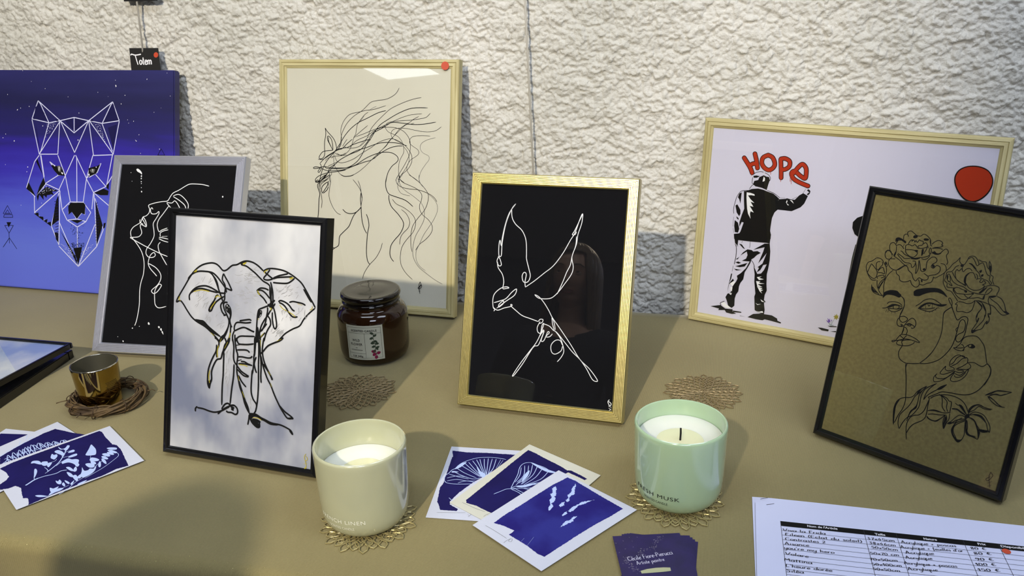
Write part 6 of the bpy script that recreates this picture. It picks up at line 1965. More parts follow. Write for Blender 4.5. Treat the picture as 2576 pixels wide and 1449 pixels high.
# ------------------------------------------------------------------ framed pictures
wood_pale = mat('pale_pine', lin(192, 183, 138), .55, noise=(9, lin(172, 161, 114), 1.2, (14, 14, 1)), bump=(60, .15, 3, (10, 10, 1)))
wood_pale_h = mat('pale_pine_across', lin(192, 183, 138), .55, noise=(9, lin(172, 161, 114), 1.2, (1, 14, 14)), bump=(60, .15, 3, (1, 10, 10)))
black_paint = mat('black_lacquer', lin(10, 10, 13), .22, coat=.3)
gold_met = mat('brushed_gold', lin(198, 188, 132), .32, .85, bump=(90, .2, 3))
silver_met = mat('brushed_silver', lin(200, 202, 214), .33, .8, bump=(90, .2, 3))
backing = mat('brown_hardboard', lin(92, 66, 44), .8)
def glass_mat():
    m = bpy.data.materials.new('picture_glass'); m.use_nodes = True; nt = m.node_tree; nt.nodes.remove(nt.nodes['Principled BSDF'])
    t = nt.nodes.new('ShaderNodeBsdfTransparent'); t.inputs[0].default_value = (.985, .99, .985, 1); g = nt.nodes.new('ShaderNodeBsdfGlossy'); g.inputs['Roughness'].default_value = .015; f = nt.nodes.new('ShaderNodeFresnel'); ge = nt.nodes.new('ShaderNodeNewGeometry'); ma = nt.nodes.new('ShaderNodeMath'); ma.operation = 'MULTIPLY_ADD'; ma.inputs[1].default_value = 1 / 1.5 - 1.5; ma.inputs[2].default_value = 1.5; nt.links.new(ge.outputs['Backfacing'], ma.inputs[0]); nt.links.new(ma.outputs[0], f.inputs[0]); mx = nt.nodes.new('ShaderNodeMixShader')
    nt.links.new(f.outputs[0], mx.inputs[0]); nt.links.new(t.outputs[0], mx.inputs[1]); nt.links.new(g.outputs[0], mx.inputs[2]); nt.links.new(mx.outputs[0], nt.nodes['Material Output'].inputs[0])
    return m
GLASS = glass_mat()
def ribs(m_, d, n):
    p = [(0, d), (0, .002), (.0012, .0004)]
    for i in range(n):
        a = .0015 + (m_ - .003) * i / n; b = .0015 + (m_ - .003) * (i + 1) / n; p += [(a, 0), (a + (b - a) * .62, 0), (a + (b - a) * .81, .0011)]
    return p + [(m_ - .0012, .0002), (m_, .002), (m_, .006), (m_ - .003, d)]
def mould(m_, d): return [(0, d), (0, .003), (.0012, .0012), (m_ * .30, .0002), (m_ * .34, .0016), (m_ * .40, .0004), (m_ * .66, .0), (m_ * .70, .0018), (m_ * .80, .0024), (m_, .004), (m_, .007), (m_ - .004, d)]
def thin(m_, d): return [(0, d), (0, .002), (.0015, .0003), (m_ * .55, 0), (m_ * .65, .0014), (m_ * .9, .0018), (m_, .003), (m_, .006), (m_ - .002, d)]
def frame(q, prof, mats, paper, D=.018, label='', art=None, names=None, sticker=False, easel=True, kind='framed picture', group=None):
    x, y, yaw, lean, Wi, Hi, m_ = q
    e = empty('framed_picture', (x, y, D * math.sin(lean) + .0006), (0, 0, 0), label=label, cat=kind, group=group)
    e.rotation_euler = (Matrix.Rotation(yaw, 3, 'Z') @ Matrix.Rotation(-lean, 3, 'X')).to_euler()
    W, H = Wi + 2 * m_, Hi + 2 * m_; n = len(prof)
    def pt(c, a, b):
        u = -W / 2 + a if c in (0, 3) else W / 2 - a; v = a if c in (0, 1) else H - a
        return (u, b, v)
    for c in range(4):
        c2 = (c + 1) % 4; v = [pt(c, a, b) for a, b in prof] + [pt(c2, a, b) for a, b in prof]
        f = [(k, k + n, (k + 1) % n + n, (k + 1) % n) for k in range(n)] + [tuple(range(n)), tuple(range(2 * n - 1, n - 1, -1))]
        MB().add(v, f).build('frame_rail', mats[c % 2], e)
    x0, x1, z0, z1 = -W / 2 + m_ - .002, W / 2 - m_ + .002, m_ - .002, H - m_ + .002
    MB().box((x0, .0012, z0), (x1, .0024, z1)).build('glass_pane', GLASS, e)
    pr = MB().box((x0, .0035, z0), (x1, .0042, z1)).build('print_sheet', paper, e)
    MB().box((x0, .0044, z0), (x1, .0075, z1)).build('backing_board', backing, e)
    if art: artwork(art, pr, lambda u, v, l: (u, .0035 - l * .8, v), names)
    if easel:
        L = .55 * H; zt = H * .66; yt = D - .004
        # strut leg reaching down to the table behind
        ang = lean + math.radians(17); zb = zt - L
        sx = .022; a = Vector((0, .008, zt)); nb = 0
        down = Vector((0, 1, 0)) * math.sin(math.radians(20)) - Vector((0, 0, 1)) * math.cos(math.radians(20))
        # solve length so that the foot meets z = 0
        wz = lambda p: D * math.sin(lean) + p.z * math.cos(lean) - p.y * math.sin(lean)
        Lh = wz(a) / (wz(a) - wz(a + down))
        b = a + down * Lh; mb = MB(); o_ = Vector((0, .0012, 0))
        mb.add([a - Vector((sx, 0, 0)), a + Vector((sx, 0, 0)), b + Vector((sx * 1.5, 0, .0015)), b - Vector((sx * 1.5, 0, -.0015)), a - Vector((sx, 0, 0)) + o_, a + Vector((sx, 0, 0)) + o_, b + Vector((sx * 1.5, 0, .0015)) + o_, b - Vector((sx * 1.5, 0, -.0015)) + o_],
               [(0, 3, 2, 1), (4, 5, 6, 7), (0, 1, 5, 4), (1, 2, 6, 5), (2, 3, 7, 6), (3, 0, 4, 7)])
        mb.build('easel_strut', backing, e)
    if sticker:
        mb = MB(); r = .0068; mb.add([(W / 2 - .024 + r * math.cos(a), -.0006, H - .0105 + r * math.sin(a)) for a in np.linspace(0, 6.283, 25)[:-1]] + [(W / 2 - .024 + r * math.cos(a), .0004, H - .0105 + r * math.sin(a)) for a in np.linspace(0, 6.283, 25)[:-1]],
                          [tuple(range(24))] + [(k, (k + 1) % 24, 24 + (k + 1) % 24, 24 + k) for k in range(24)])
        mb.build('sold_sticker', mat('red_sticker', lin(190, 70, 42), .5), e, label='round red sticker on the top right corner')
    return e
cream = mat('cream_paper', lin(214, 210, 196), .8, noise=(3, lin(206, 202, 188), .8))
lav = mat('bright_white_paper', lin(208, 205, 226), .8)
blackp = mat('black_paper', lin(15, 15, 19), .9, spec=.1)
kraft = mat('kraft_paper', lin(124, 112, 66), .85, noise=(260, lin(112, 100, 58), 1.0))
smudge = mat('smudged_charcoal_paper', lin(232, 231, 234), .85, noise=(6, lin(118, 124, 150), 1.15, (1, 1, .6)))
frame((-.5613, 1.2315, -.1901, .4873, .2028, .2918, .0156), ribs(.0156, .018, 5), (silver_met, silver_met), blackp, art='silver', names={'w': 'white_line_drawing'},
      label='silver ribbed frame with a white line drawing of an upturned face on black')
frame((-.344, .908, -.3298, .2886, .202, .2899, .0092), thin(.0092, .018), (black_paint, black_paint), smudge, art='elephant', names={'q': 'pencil_scribbles', 'k': 'black_line_drawing', 'w': 'white_accents', 'y': 'ochre_accents'},
      label='black frame with a bold elephant drawing on smudged white paper')
frame((-.2614, 1.4035, -.2916, .2174, .3009, .3989, .0162), mould(.0162, .018), (wood_pale_h, wood_pale), cream, art='horse', names={'k': 'black_line_drawing', 'g': 'grey_hair_lines'}, sticker=True, easel=False,
      label='large upright pine frame with a fine line drawing of a horse head')
frame((.0285, 1.0104, -.2984, .3416, .198, .2878, .0151), ribs(.0151, .018, 6), (gold_met, gold_met), blackp, art='bird', names={'w': 'white_line_drawing'},
      label='gold ribbed frame with a white one-line swallow on black')
frame((.4725, 1.2098, -.569, .1098, .3951, .3013, .0158), mould(.0158, .018), (wood_pale_h, wood_pale), lav, art='man', names={'k': 'black_figure', 'w': 'white_highlights', 'r': 'red_lettering_and_balloon', 'R': 'dark_outline', 'p': 'violet_flower', 'Y': 'yellow_flower', 't': 'flower_stems'}, easel=False,
      label='wide pine frame with a figure painting red letters HOPE on white')
frame((.4491, .8633, -.8019, .262, .2015, .2959, .0092), thin(.0092, .018), (black_paint, black_paint), kraft, art='face', names={'k': 'black_line_drawing'},
      label='black frame with a flower-crowned face and bird drawn on brown paper')

# ------------------------------------------------------------------ wolf canvas
def canvas_mat():
    m = bpy.data.materials.new('night_sky_paint'); m.use_nodes = True; nt = m.node_tree; b = nt.nodes['Principled BSDF']; N = nt.nodes.new; L = nt.links.new
    tc = N('ShaderNodeTexCoord'); sp = N('ShaderNodeSeparateXYZ'); L(tc.outputs['Object'], sp.inputs[0])
    n = N('ShaderNodeTexNoise'); mp = N('ShaderNodeMapping'); mp.inputs['Scale'].default_value = (5, 5, 40); L(tc.outputs['Object'], mp.inputs[0]); L(mp.outputs[0], n.inputs['Vector']); n.inputs['Scale'].default_value = 1.2; n.inputs['Detail'].default_value = 8
    a = N('ShaderNodeMath'); a.operation = 'MULTIPLY_ADD'; a.inputs[1].default_value = 1 / .4168; a.inputs[2].default_value = -.10; L(sp.outputs['Z'], a.inputs[0])
    c = N('ShaderNodeMath'); c.operation = 'MULTIPLY_ADD'; c.inputs[1].default_value = .2; L(n.outputs[0], c.inputs[0]); L(a.outputs[0], c.inputs[2])
    r = N('ShaderNodeValToRGB'); e = r.color_ramp.elements; e[0].position = 0; e[0].color = lin(92, 105, 210); e[1].position = 1; e[1].color = lin(40, 40, 98)
    for p, k in [(.2, (92, 108, 208)), (.42, (74, 82, 198)), (.55, (54, 46, 172)), (.64, (46, 34, 150)), (.72, (34, 30, 104)), (.86, (28, 28, 74))]:
        q = e.new(p); q.color = lin(*k)
    L(c.outputs[0], r.inputs[0]); L(r.outputs[0], b.inputs['Base Color']); b.inputs['Roughness'].default_value = .45
    bp = N('ShaderNodeBump'); bp.inputs['Strength'].default_value = .25; bp.inputs['Distance'].default_value = .0006; L(n.outputs[0], bp.inputs['Height']); L(bp.outputs[0], b.inputs['Normal'])
    return m
cv = empty('canvas_painting', (-.6254, 1.4845, .02 * math.sin(.2658)), label='unframed blue canvas with a geometric wolf head at the left edge', cat='painting')
cv.rotation_euler = (Matrix.Rotation(-.2698, 3, 'Z') @ Matrix.Rotation(-.2658, 3, 'X')).to_euler()
def rbox(x0, x1, y0, y1, z0, z1, r=.002):
    bm = bmesh.new(); bmesh.ops.create_cube(bm, size=1)
    for v in bm.verts: v.co = Vector(((x0 + x1) / 2 + v.co.x * (x1 - x0), (y0 + y1) / 2 + v.co.y * (y1 - y0), (z0 + z1) / 2 + v.co.z * (z1 - z0)))
    bmesh.ops.bevel(bm, geom=bm.edges[:], offset=r, segments=2, affect='EDGES')
    mb = MB(); bm.verts.index_update(); mb.add([v.co for v in bm.verts], [[v.index for v in f.verts] for f in bm.faces]); bm.free(); return mb
cs = rbox(-.5, 0, 0, .017, 0, .4168).build('stretched_canvas', canvas_mat(), cv)
artwork('wolf', cs, lambda u, v, l: (u, -l, v), {'v': 'pale_wolf_lines', 'k': 'black_paint_areas', 'g': 'grey_eyes', 'w': 'white_stars_and_highlights'})
for a, b in (((-.49, .017, .01), (-.01, .02, .045)), ((-.49, .017, .37), (-.01, .02, .405)), ((-.49, .017, .045), (-.455, .02, .37)), ((-.045, .017, .045), (-.01, .02, .37))):
    MB().box(a, b).build('stretcher_bar', wood_pale, cv)

# title card on the canvas, second card above it, hanging cords
cardm = mat('black_card', lin(12, 12, 14), .6); redm = mat('red_sticker', lin(190, 70, 42), .5)
ca = cv.rotation_euler.to_matrix()
def on_canvas(u, v, y=0): return Vector(cv.location) + ca @ Vector((u, y, v))
CH = .4168
tc_ = empty('title_card', on_canvas(-.0635, CH + .0005, .006), (0, 0, -.27), label='small black card reading Totem standing on the blue canvas', cat='card')
tc_.rotation_euler = (Matrix.Rotation(-.27, 3, 'Z') @ Matrix.Rotation(-.30, 3, 'X')).to_euler()
pts = [(-.0315, 0), (.0300, 0), (.0240, .0400), (-.0370, .0400)]
mb = MB(); mb.add([(a, 0, b) for a, b in pts] + [(a, .0012, b) for a, b in pts], [(0, 1, 2, 3), (7, 6, 5, 4), (0, 4, 5, 1), (1, 5, 6, 2), (2, 6, 7, 3), (3, 7, 4, 0)]); mb.build('card', cardm, tc_)
mb = MB(); k = .0078
sh = lambda a, b: (a - b * .12, -.0003, b)
ribbon(mb, catmull([(-.0300, .0268), (-.0280, .0290), (-.0200, .0272), (-.0080, .0288)]), .0021, sh, False); ribbon(mb, [(-.0205, .0275), (-.0185, .0190), (-.0160, .0100)], .0020, sh, False)
hand(mb, 'otem', lambda a, b: sh(-.0125 + a * k * 1.12, .0105 + b * k), .24)
mb.build('white_lettering', ink('w'), tc_)
mb = MB(); blob(mb, (.0205, .0275), .0048, lambda a, b: (a, -.0004, b), 20); mb.build('red_dot', redm, tc_)
hc = empty('hanging_card', (-.6465, 1.6195, .5258), (0, 0, WA), label='black card hanging on the cord at the top edge above the Totem card', cat='card')
MB().box((-.034, -.001, 0), (.034, .0005, .045)).build('card', cardm, hc)
cord = mat('white_cord', lin(226, 224, 218), .5)
CORD = [(-.5655, 1.6008, 1.93), (-.6620, 1.6260, .425), (-.0045, 1.4547, 1.93), (.0485, 1.4409, .020)]
def cord_run(a, b, label):
    a, b = Vector(a), Vector(b); o = empty('picture_hanger', b, label=label, cat='hanging cord')
    MB().tube([a - b, Vector((0, 0, 0))], .0017, 10).build('cord', cord, o, smooth=True); return o
cord_run(CORD[0], CORD[1], 'white hanging cord running down behind the Totem card')
cord_run(CORD[2], CORD[3], 'white hanging cord on the wall behind the gold swallow frame')

# ------------------------------------------------------------------ candles, cup and jar
def cyl_put(c, rad, view, lift=.0004):
    """wrap flat (arc, height) lettering round an upright glass; arc 0 faces 'view'"""
    def f(u, v):
        r = rad(v) + lift; a = view + u / r
        return (r * math.cos(a), r * math.sin(a), v)
    return f
def rad_of(prof):
    P = sorted([(z, r) for r, z in prof])
    def f(z):
        for (z0, r0), (z1, r1) in zip(P, P[1:]):
            if z0 <= z <= z1: return r0 + (r1 - r0) * (z - z0) / max(1e-9, z1 - z0)
        return P[-1][1]
    return f
wax = mat('white_wax', lin(212, 214, 204), .5, sss=.3); pool = mat('melted_wax', lin(216, 214, 178), .25, sss=.3)
def rounded(prof, n=5): return [tuple(p) for p in catmull(prof, n)]
def candle(x, y, R, H, col, label, line, sub, inkm, wick, waxz, ang, z0=.0024, tilt=None):
    e = empty('scented_candle', (x, y, z0), label=label, cat='candle')
    out = rounded([(R * .60, 0), (R * .74, .0012), (R * .86, .0065), (R * .935, .0150), (R * .965, .028), (R * .985, .055), (R, H - .003)])
    prof = [(0, 0)] + out + [(R - .0004, H - .0008), (R - .0016, H), (R - .0028, H - .0006), (R - .0033, H - .003), (R - .004, .055), (R - .006, .02), (R * .8, .012), (0, .012)]
    m = mat('candle_glass_' + line.split()[0].lower(), lin(*col), .18, spec=.55, coat=.9, sss=.25)
    g = MB().lathe(prof, 96).build('glass_cup', m, e); smooth_angle(g, 50)
    wz = waxz - z0; ri = R - .0042
    wp = [(0, wz - .006), (ri * .50, wz - .0058), (ri * .62, wz - .0042), (ri * .72, wz - .0012), (ri * .86, wz), (ri, wz + .0006), (ri, wz - .03), (0, wz - .03)]
    o = MB().lathe(wp, 72).build('wax', wax, e); smooth_angle(o, 60)
    MB().lathe([(0, wz - .0050), (ri * .55, wz - .0050), (ri * .585, wz - .0052)], 60).build('melted_pool', pool, o, smooth=True)
    if wick:
        MB().tube([(0, 0, wz - .006), (.0003, 0, wz + .004), (.0002, .0006, wz + .0095)], .0011, 8).build('wick', mat('burnt_wick', lin(18, 16, 14), .9), e)
    va = math.atan2(-y, -x) + math.radians(ang); rf = rad_of([(r, z) for r, z in out])
    put = cyl_put((0, 0), rf, va, .0005); mb = MB()
    type_on(mb, line, .0068, put, 0, 'CENTER', 1.12, fit=.0555, y0=.0262 - z0)
    if sub: type_on(mb, sub, .0046, put, 0, 'CENTER', 1.02, fit=.0300, y0=.0188 - z0)
    mb.build('lettering', inkm, e)
    return e
candle(-.1679, .7991, .0498, .0957, (176, 178, 150), 'greige glass candle reading FRENCH LINEN, beside the elephant frame', 'FRENCH LINEN', 'SCENTED CANDLE', mat('white_lettering', lin(236, 238, 226), .5), False, .0665, -36)
candle(.1801, .8223, .0505, .0955, (164, 190, 158), 'mint green glass candle reading FRESH MUSK with a black wick', 'FRESH MUSK', 'SCENTED CANDLE', mat('black_lettering', lin(20, 22, 20), .5), True, .0785, -30)

# amber jar
jx, jy = -.2180, 1.2340
jar = empty('scented_candle_jar', (jx, jy, 0), label='brown glass lidded jar candle labelled WILD FLOWER', cat='candle jar')
amber = mat('amber_glass', lin(36, 18, 7), .08, spec=.4, coat=.25); amber_dark = mat('dark_amber_glass', lin(13, 8, 7), .07, spec=.45, coat=.25)
body = rounded([(.0425, 0), (.0480, .0025), (.0520, .0090), (.0540, .020), (.0545, .040), (.0545, .066), (.0535, .0745), (.0495, .0815), (.0450, .0850), (.0435, .0880), (.0435, .0930)], 4)
o = MB().lathe([(0, .001), (.040, .001)] + body + [(.041, .093), (.0405, .06), (0, .055)], 96).build('glass_body', amber, jar); smooth_angle(o, 55)
lid = rounded([(.0425, .0905), (.0448, .0925), (.0440, .0950), (.0428, .0962), (.0445, .0978), (.0462, .1015), (.0460, .1052), (.0440, .1075), (.0405, .1080)], 4)
o = MB().lathe([(0, .0935), (.040, .0935)] + lid + [(.0385, .1076), (.025, .1088), (.012, .1095), (0, .1097)], 96).build('lid', amber_dark, jar); smooth_angle(o, 60)
jv = math.atan2(-jy, -jx) + math.radians(-17); jr = rad_of(body); LW, LB, LT = .0292, .0140, .0700
lab = empty  # noqa
put = cyl_put((0, 0), lambda z: .0546 if z > .02 else .0546, jv, .0004)
def strip(u0, u1, v0, v1, put_, n=24):
    mb = MB(); v = []
    for i in range(n + 1): u = u0 + (u1 - u0) * i / n; v += [put_(u, v0), put_(u, v1)]
    return mb.add(v, [(2 * i, 2 * i + 2, 2 * i + 3, 2 * i + 1) for i in range(n)])
pl = strip(-LW, LW, LB, LT, put).build('paper_label', mat('sage_label_paper', lin(176, 176, 158), .7), jar)
p2 = cyl_put((0, 0), lambda z: .0546, jv, .0007); mb = MB()
def ln(a, b, w_=.00035):
    P = [(a[0] + (b[0] - a[0]) * t / 12, a[1] + (b[1] - a[1]) * t / 12) for t in range(13)]; ribbon(mb, P, w_, p2, False)
i0 = .0030
for a, b in [((-LW + i0, LB + i0), (LW - i0, LB + i0)), ((-LW + i0, LT - i0), (LW - i0, LT - i0)), ((-LW + i0, LB + i0), (-LW + i0, LT - i0)), ((LW - i0, LB + i0), (LW - i0, LT - i0)),
             ((-LW + i0, LT - .0125), (LW - i0, LT - .0125)), ((.001, LB + i0), (.001, LT - .0125)), ((-LW + i0, LB + .0105), (.001, LB + .0105))]: ln(a, b)
type_on(mb, 'SCENTED CANDLE', .0045, p2, .00012, 'CENTER', 1.15, fit=.0400, x0=0, y0=LT - .0098)
type_on(mb, 'WILD', .0055, p2, .0001, 'CENTER', 1.15, fit=.0125, x0=-.0130, y0=.0440)
type_on(mb, 'FLOWER', .0055, p2, .0001, 'CENTER', 1.15, fit=.0190, x0=-.0130, y0=.0375)
for x0, x1, y_ in [(-.0145, -.0115, .0335), (-.0225, -.0035, .0300)]: ln((x0, y_), (x1, y_), .0006)
type_on(mb, '1LB 340g', .0038, p2, .0001, 'CENTER', 1.1, fit=.0165, x0=-.0125, y0=.0185)
mb.build('label_print', mat('label_ink', lin(48, 46, 40), .7), pl)
mb = MB(); ribbon(mb, catmull([(.0150, .0575), (.0140, .0500), (.0155, .0430), (.0165, .0360), (.0160, .0280), (.0175, .0210)]), .0008, p2)
leaf = lambda x, y, a, L_, w_: [(x + L_ * t * math.cos(a) - w_ * s_ * math.sin(a), y + L_ * t * math.sin(a) + w_ * s_ * math.cos(a)) for t, s_ in [(0, 0), (.3, .45), (.7, .4), (1, 0), (.7, -.4), (.3, -.45)]]
for x, y, a in [(.0142, .052, .6), (.0142, .051, 3.6), (.0150, .046, 5.6), (.0150, .045, 3.9), (.0155, .041, 3.0), (.0158, .040, .1), (.0165, .037, 3.5), (.0165, .035, 5.3), (.0165, .033, .4), (.0165, .031, 4.0), (.0150, .056, 2.6)]:
    fill(mb, leaf(x, y, a, .0065, .0040), p2)
mb.build('printed_leaves', ink('D'), pl)
mb = MB()
for x, y, a in [(.0160, .0270, 2.9), (.0165, .0250, 3.8), (.0170, .0240, .3), (.0175, .0215, 4.4)]: fill(mb, leaf(x, y, a, .0070, .0055), p2)
mb.build('printed_petals', ink('M'), pl)

# gold votive cup
gx, gy = -.5876, 1.0899
cup = empty('votive_cup', (gx, gy, .0012), label='mirrored gold glass cup standing in the twig ring', cat='cup')
gold_mirror = mat('gold_mirror_glass', lin(168, 146, 86), .06, 1, noise=(30, lin(150, 124, 62), .8)); dull = mat('dull_pewter_inside', lin(120, 118, 104), .35, .8)
out = rounded([(.0235, 0), (.0262, .0010), (.0274, .004), (.0285, .02), (.0302, .045), (.0315, .0622)], 4)
o = MB().lathe([(0, 0)] + out, 80).build('outer_wall', gold_mirror, cup); smooth_angle(o, 50)
o = MB().lathe([(.0315, .0622), (.0314, .0632), (.0306, .0638), (.0298, .0630)], 80).build('rim', mat('chrome_rim', lin(200, 196, 184), .1, 1), cup, smooth=True)
o = MB().lathe([(.0298, .0630), (.0285, .045), (.0265, .008), (.024, .004), (0, .004)], 80).build('inner_wall', dull, cup); smooth_angle(o, 50)
pc = cyl_put((0, 0), rad_of(out), math.atan2(-gy, -gx) + .62, .0003); mb = MB()
for i in range(7):
    y_ = .0410 - i * .0022; x = -.010 + (i % 3) * .001
    while x < .010 - abs(i - 3) * .001:
        L_ = random.uniform(.0006, .0020); ribbon(mb, [(x, y_), (x + L_, y_)], .0009, pc, False); x += L_ + .0006
mb.build('small_print', mat('brown_print', lin(78, 60, 20), .6), cup)
# twig ring
ring = empty('twig_ring', (-.5795, 1.0920, 0), label='ring of woven brown twigs under the gold cup', cat='wreath')
twig = mat('dry_twig', lin(92, 73, 44), .75, noise=(40, lin(56, 41, 24), 1.4), bump=(160, .5, 4))
for i in range(30):
    ph, a0, rr = random.uniform(0, 6.28), random.uniform(0, 6.28), random.uniform(.0005, .0075); r0 = random.uniform(.0009, .0015); kk = random.choice([1, 2, 2, 3]); span = random.uniform(4.6, 6.6); st = random.uniform(0, 6.28)
    pts = []
    for j in range(64):
        a = st + span * j / 63; b = ph + kk * a * .8
        R_ = .0455 + rr * math.cos(b) * 1.15 + .0008 * math.sin(7 * a + i); z = .0098 + rr * math.sin(b) + .0006 * math.sin(5 * a + 2 * i)
        pts.append((R_ * math.cos(a), R_ * math.sin(a), max(z, r0 + .0006)))
    MB().tube(pts, r0, 6).build('twig', twig, ring, smooth=True)
for a in (.3, 1.25, 2.2, 3.3, 4.05, 4.75, 5.55):
    pts = [((.0455 + .0095 * math.cos(b)) * math.cos(a + .05 * math.sin(b)), (.0455 + .0095 * math.cos(b)) * math.sin(a + .05 * math.sin(b)), .0102 + .0092 * math.sin(b)) for b in np.linspace(0, 6.283, 19)[:-1]]
    MB().tube(pts, .0006, 6, closed=True).build('binding', mat('dark_tendril', lin(58, 42, 24), .8), ring, smooth=True)
for a, d in ((3.35, .012), (.15, .009), (4.4, .008)):
    MB().tube([(.052 * math.cos(a), .052 * math.sin(a), .012), ((.055 + d * .5) * math.cos(a + .08), (.055 + d * .5) * math.sin(a + .08), .013), ((.055 + d) * math.cos(a + .05), (.055 + d) * math.sin(a + .05), .011)], .0007, 5).build('tendril', twig, ring, smooth=True)

# ------------------------------------------------------------------ openwork flower coasters
def coaster(x, y, rot, label, mm, R=.052):
    e = empty('flower_coaster', (x, y, 0), (0, 0, rot), label=label, cat='coaster', group=None)
    mb = MB(); rings = [(.0, .17, 7, 0), (.12, .36, 11, .5), (.26, .54, 15, 0), (.41, .71, 20, .5), (.56, .86, 25, 0), (.72, 1.0, 29, .5)]
    r_ = random.Random(5)
    for (a, b, n, off) in rings:
        for k in range(n):
            th = 2 * math.pi * (k + off) / n; hw = math.pi / n * .98; r0, r1 = a * R, b * R * (1 + .035 * math.sin(3 * th + 1) + (.05 * (1 if k % 2 else -1) if b > .9 else 0))
            P = []
            for t, s_ in [(0, 0), (.22, .55), (.5, .95), (.78, .72), (1, 0), (.78, -.72), (.5, -.95), (.22, -.55)]:
                r = r0 + (r1 - r0) * t; an = th + hw * s_ * (1.0 if r > 1e-4 else 0)
                P.append((r * math.cos(an), r * math.sin(an), .0010 + .0005 * math.sin(math.pi * t)))
            mb.tube(P, .00085, 5, closed=True)
    mb.build('openwork_petals', mm, e)
    return e
bronze = mat('bronze_metal_thread', lin(138, 122, 88), .42, .3); gold_t = mat('pale_gold_thread', lin(172, 160, 112), .35, .5)
coaster(-.2250, 1.1040, .2, 'bare openwork metal coaster in front of the brown jar', bronze)
coaster(.2640, 1.0680, .6, 'bare openwork metal coaster behind the mint green candle', bronze)
coaster(-.1660, .7930, .1, 'gold openwork coaster under the greige FRENCH LINEN candle', gold_t)
coaster(.1770, .8160, .5, 'gold openwork coaster under the mint green FRESH MUSK candle', gold_t)

# ------------------------------------------------------------------ cyanotype cards
paper = mat('cotton_paper', lin(192, 196, 212), .85, bump=(300, .15, 4)); paper_warm = mat('warm_cotton_paper', lin(196, 196, 184), .85, bump=(300, .15, 4))
def card(corners, z, m, art, label, texts=(), group=None, names=None, name='art_card', cat='card', lift=0):
    c = np.mean(np.array(corners), 0); e = empty(name, (c[0], c[1], z), label=label, cat=cat, group=group)
    c0 = [Vector((p[0] - c[0], p[1] - c[1], 0)) for p in corners]; n = 8; v = []; f = []
    for layer in (0, 1):
        for i in range(n + 1):
            for j in range(n + 1):
                a, b = i / n, j / n; p = c0[0] * (1 - a) * (1 - b) + c0[1] * a * (1 - b) + c0[2] * a * b + c0[3] * (1 - a) * b
                v.append((p.x, p.y, (.0004 if layer == 0 else 0)))
    K = (n + 1) ** 2; q = lambda i, j: i * (n + 1) + j
    for i in range(n):
        for j in range(n): f.append((q(i, j), q(i, j + 1), q(i + 1, j + 1), q(i + 1, j))[::-1] if False else (q(i, j), q(i, j + 1), q(i + 1, j + 1), q(i + 1, j))); f.append((K + q(i, j), K + q(i + 1, j), K + q(i + 1, j + 1), K + q(i, j + 1)))
    for i in range(n):
        for a, b in ((q(i, 0), q(i + 1, 0)), (q(i, n), q(i + 1, n)), (q(0, i), q(0, i + 1)), (q(n, i), q(n, i + 1))): f.append((a, b, K + b, K + a))
    s_ = MB().add(v, f).build('card_sheet', m, e)
    if art: artwork(art, s_, lambda u, v_, l: (u - c[0], v_ - c[1], .0004 + l * .6), names)
    return e, c
nm = {'B': 'blue_print_area', 'L': 'blue_print_area', 'c': 'white_plant_silhouette', 'G': 'small_handwritten_note'}
def note(e, c, p, q, text, h=.0022):
    p, q = Vector(p), Vector(q); d = q - p; L_ = d.length; d.normalize(); nrm = Vector((-d.y, d.x)); k = L_ / hand_len(text); mb = MB()
    hand(mb, text, lambda u, v: (p.x + d.x * u * k + nrm.x * v * h * .5 - c[0], p.y + d.y * u * k + nrm.y * v * h * .5 - c[1], .00075), .15)
    return mb
card([(-.0826, .9441), (.0238, .9257), (-.0010, .7800), (-.1031, .797)], .0003, paper, 'card_coral', 'blue cyanotype card with a fan-shaped sea plant, leftmost of the three by the greige candle', names=nm)
card([(.016, .9421), (.0979, .8676), (.0042, .7473), (-.0777, .8218)], .0012, paper_warm, 'card_ginkgo', 'blue cyanotype card with a ginkgo leaf, middle of the three overlapping cards', names=nm)
card([(.049, .8796), (.1302, .7964), (.0206, .6994), (-.0506, .7779)], .0021, paper, 'card_lavender', 'blue cyanotype card with lavender sprigs lying on top of two others', names=nm)
e3, c3 = card([(-.6907, 1.0254), (-.5900, 1.0010), (-.6300, .8600), (-.7250, .8850)], .0003, paper, None, 'mostly hidden blue cyanotype card, lowest of the pile at the left edge')
mb = MB(); fill(mb, [(-.690 - c3[0], 1.012 - c3[1]), (-.640 - c3[0], 1.006 - c3[1]), (-.600 - c3[0], .990 - c3[1]), (-.640 - c3[0], .880 - c3[1]), (-.715 - c3[0], .895 - c3[1])], lambda a, b: (a, b, .0007)); mb.build('blue_print_area', ink('B'), e3)
card([(-.6272, 1.0387), (-.5440, .9700), (-.6250, .8560), (-.7100, .9250)], .0011, paper, 'card_doily', 'blue cyanotype card with a lace pattern under the fern card', names=nm)
card([(-.5478, 1.021), (-.4663, .9306), (-.5743, .833), (-.6558, .9234)], .0020, paper, 'card_fern', 'blue cyanotype card with fern and leaf sprays on top of the left pile', names=nm)

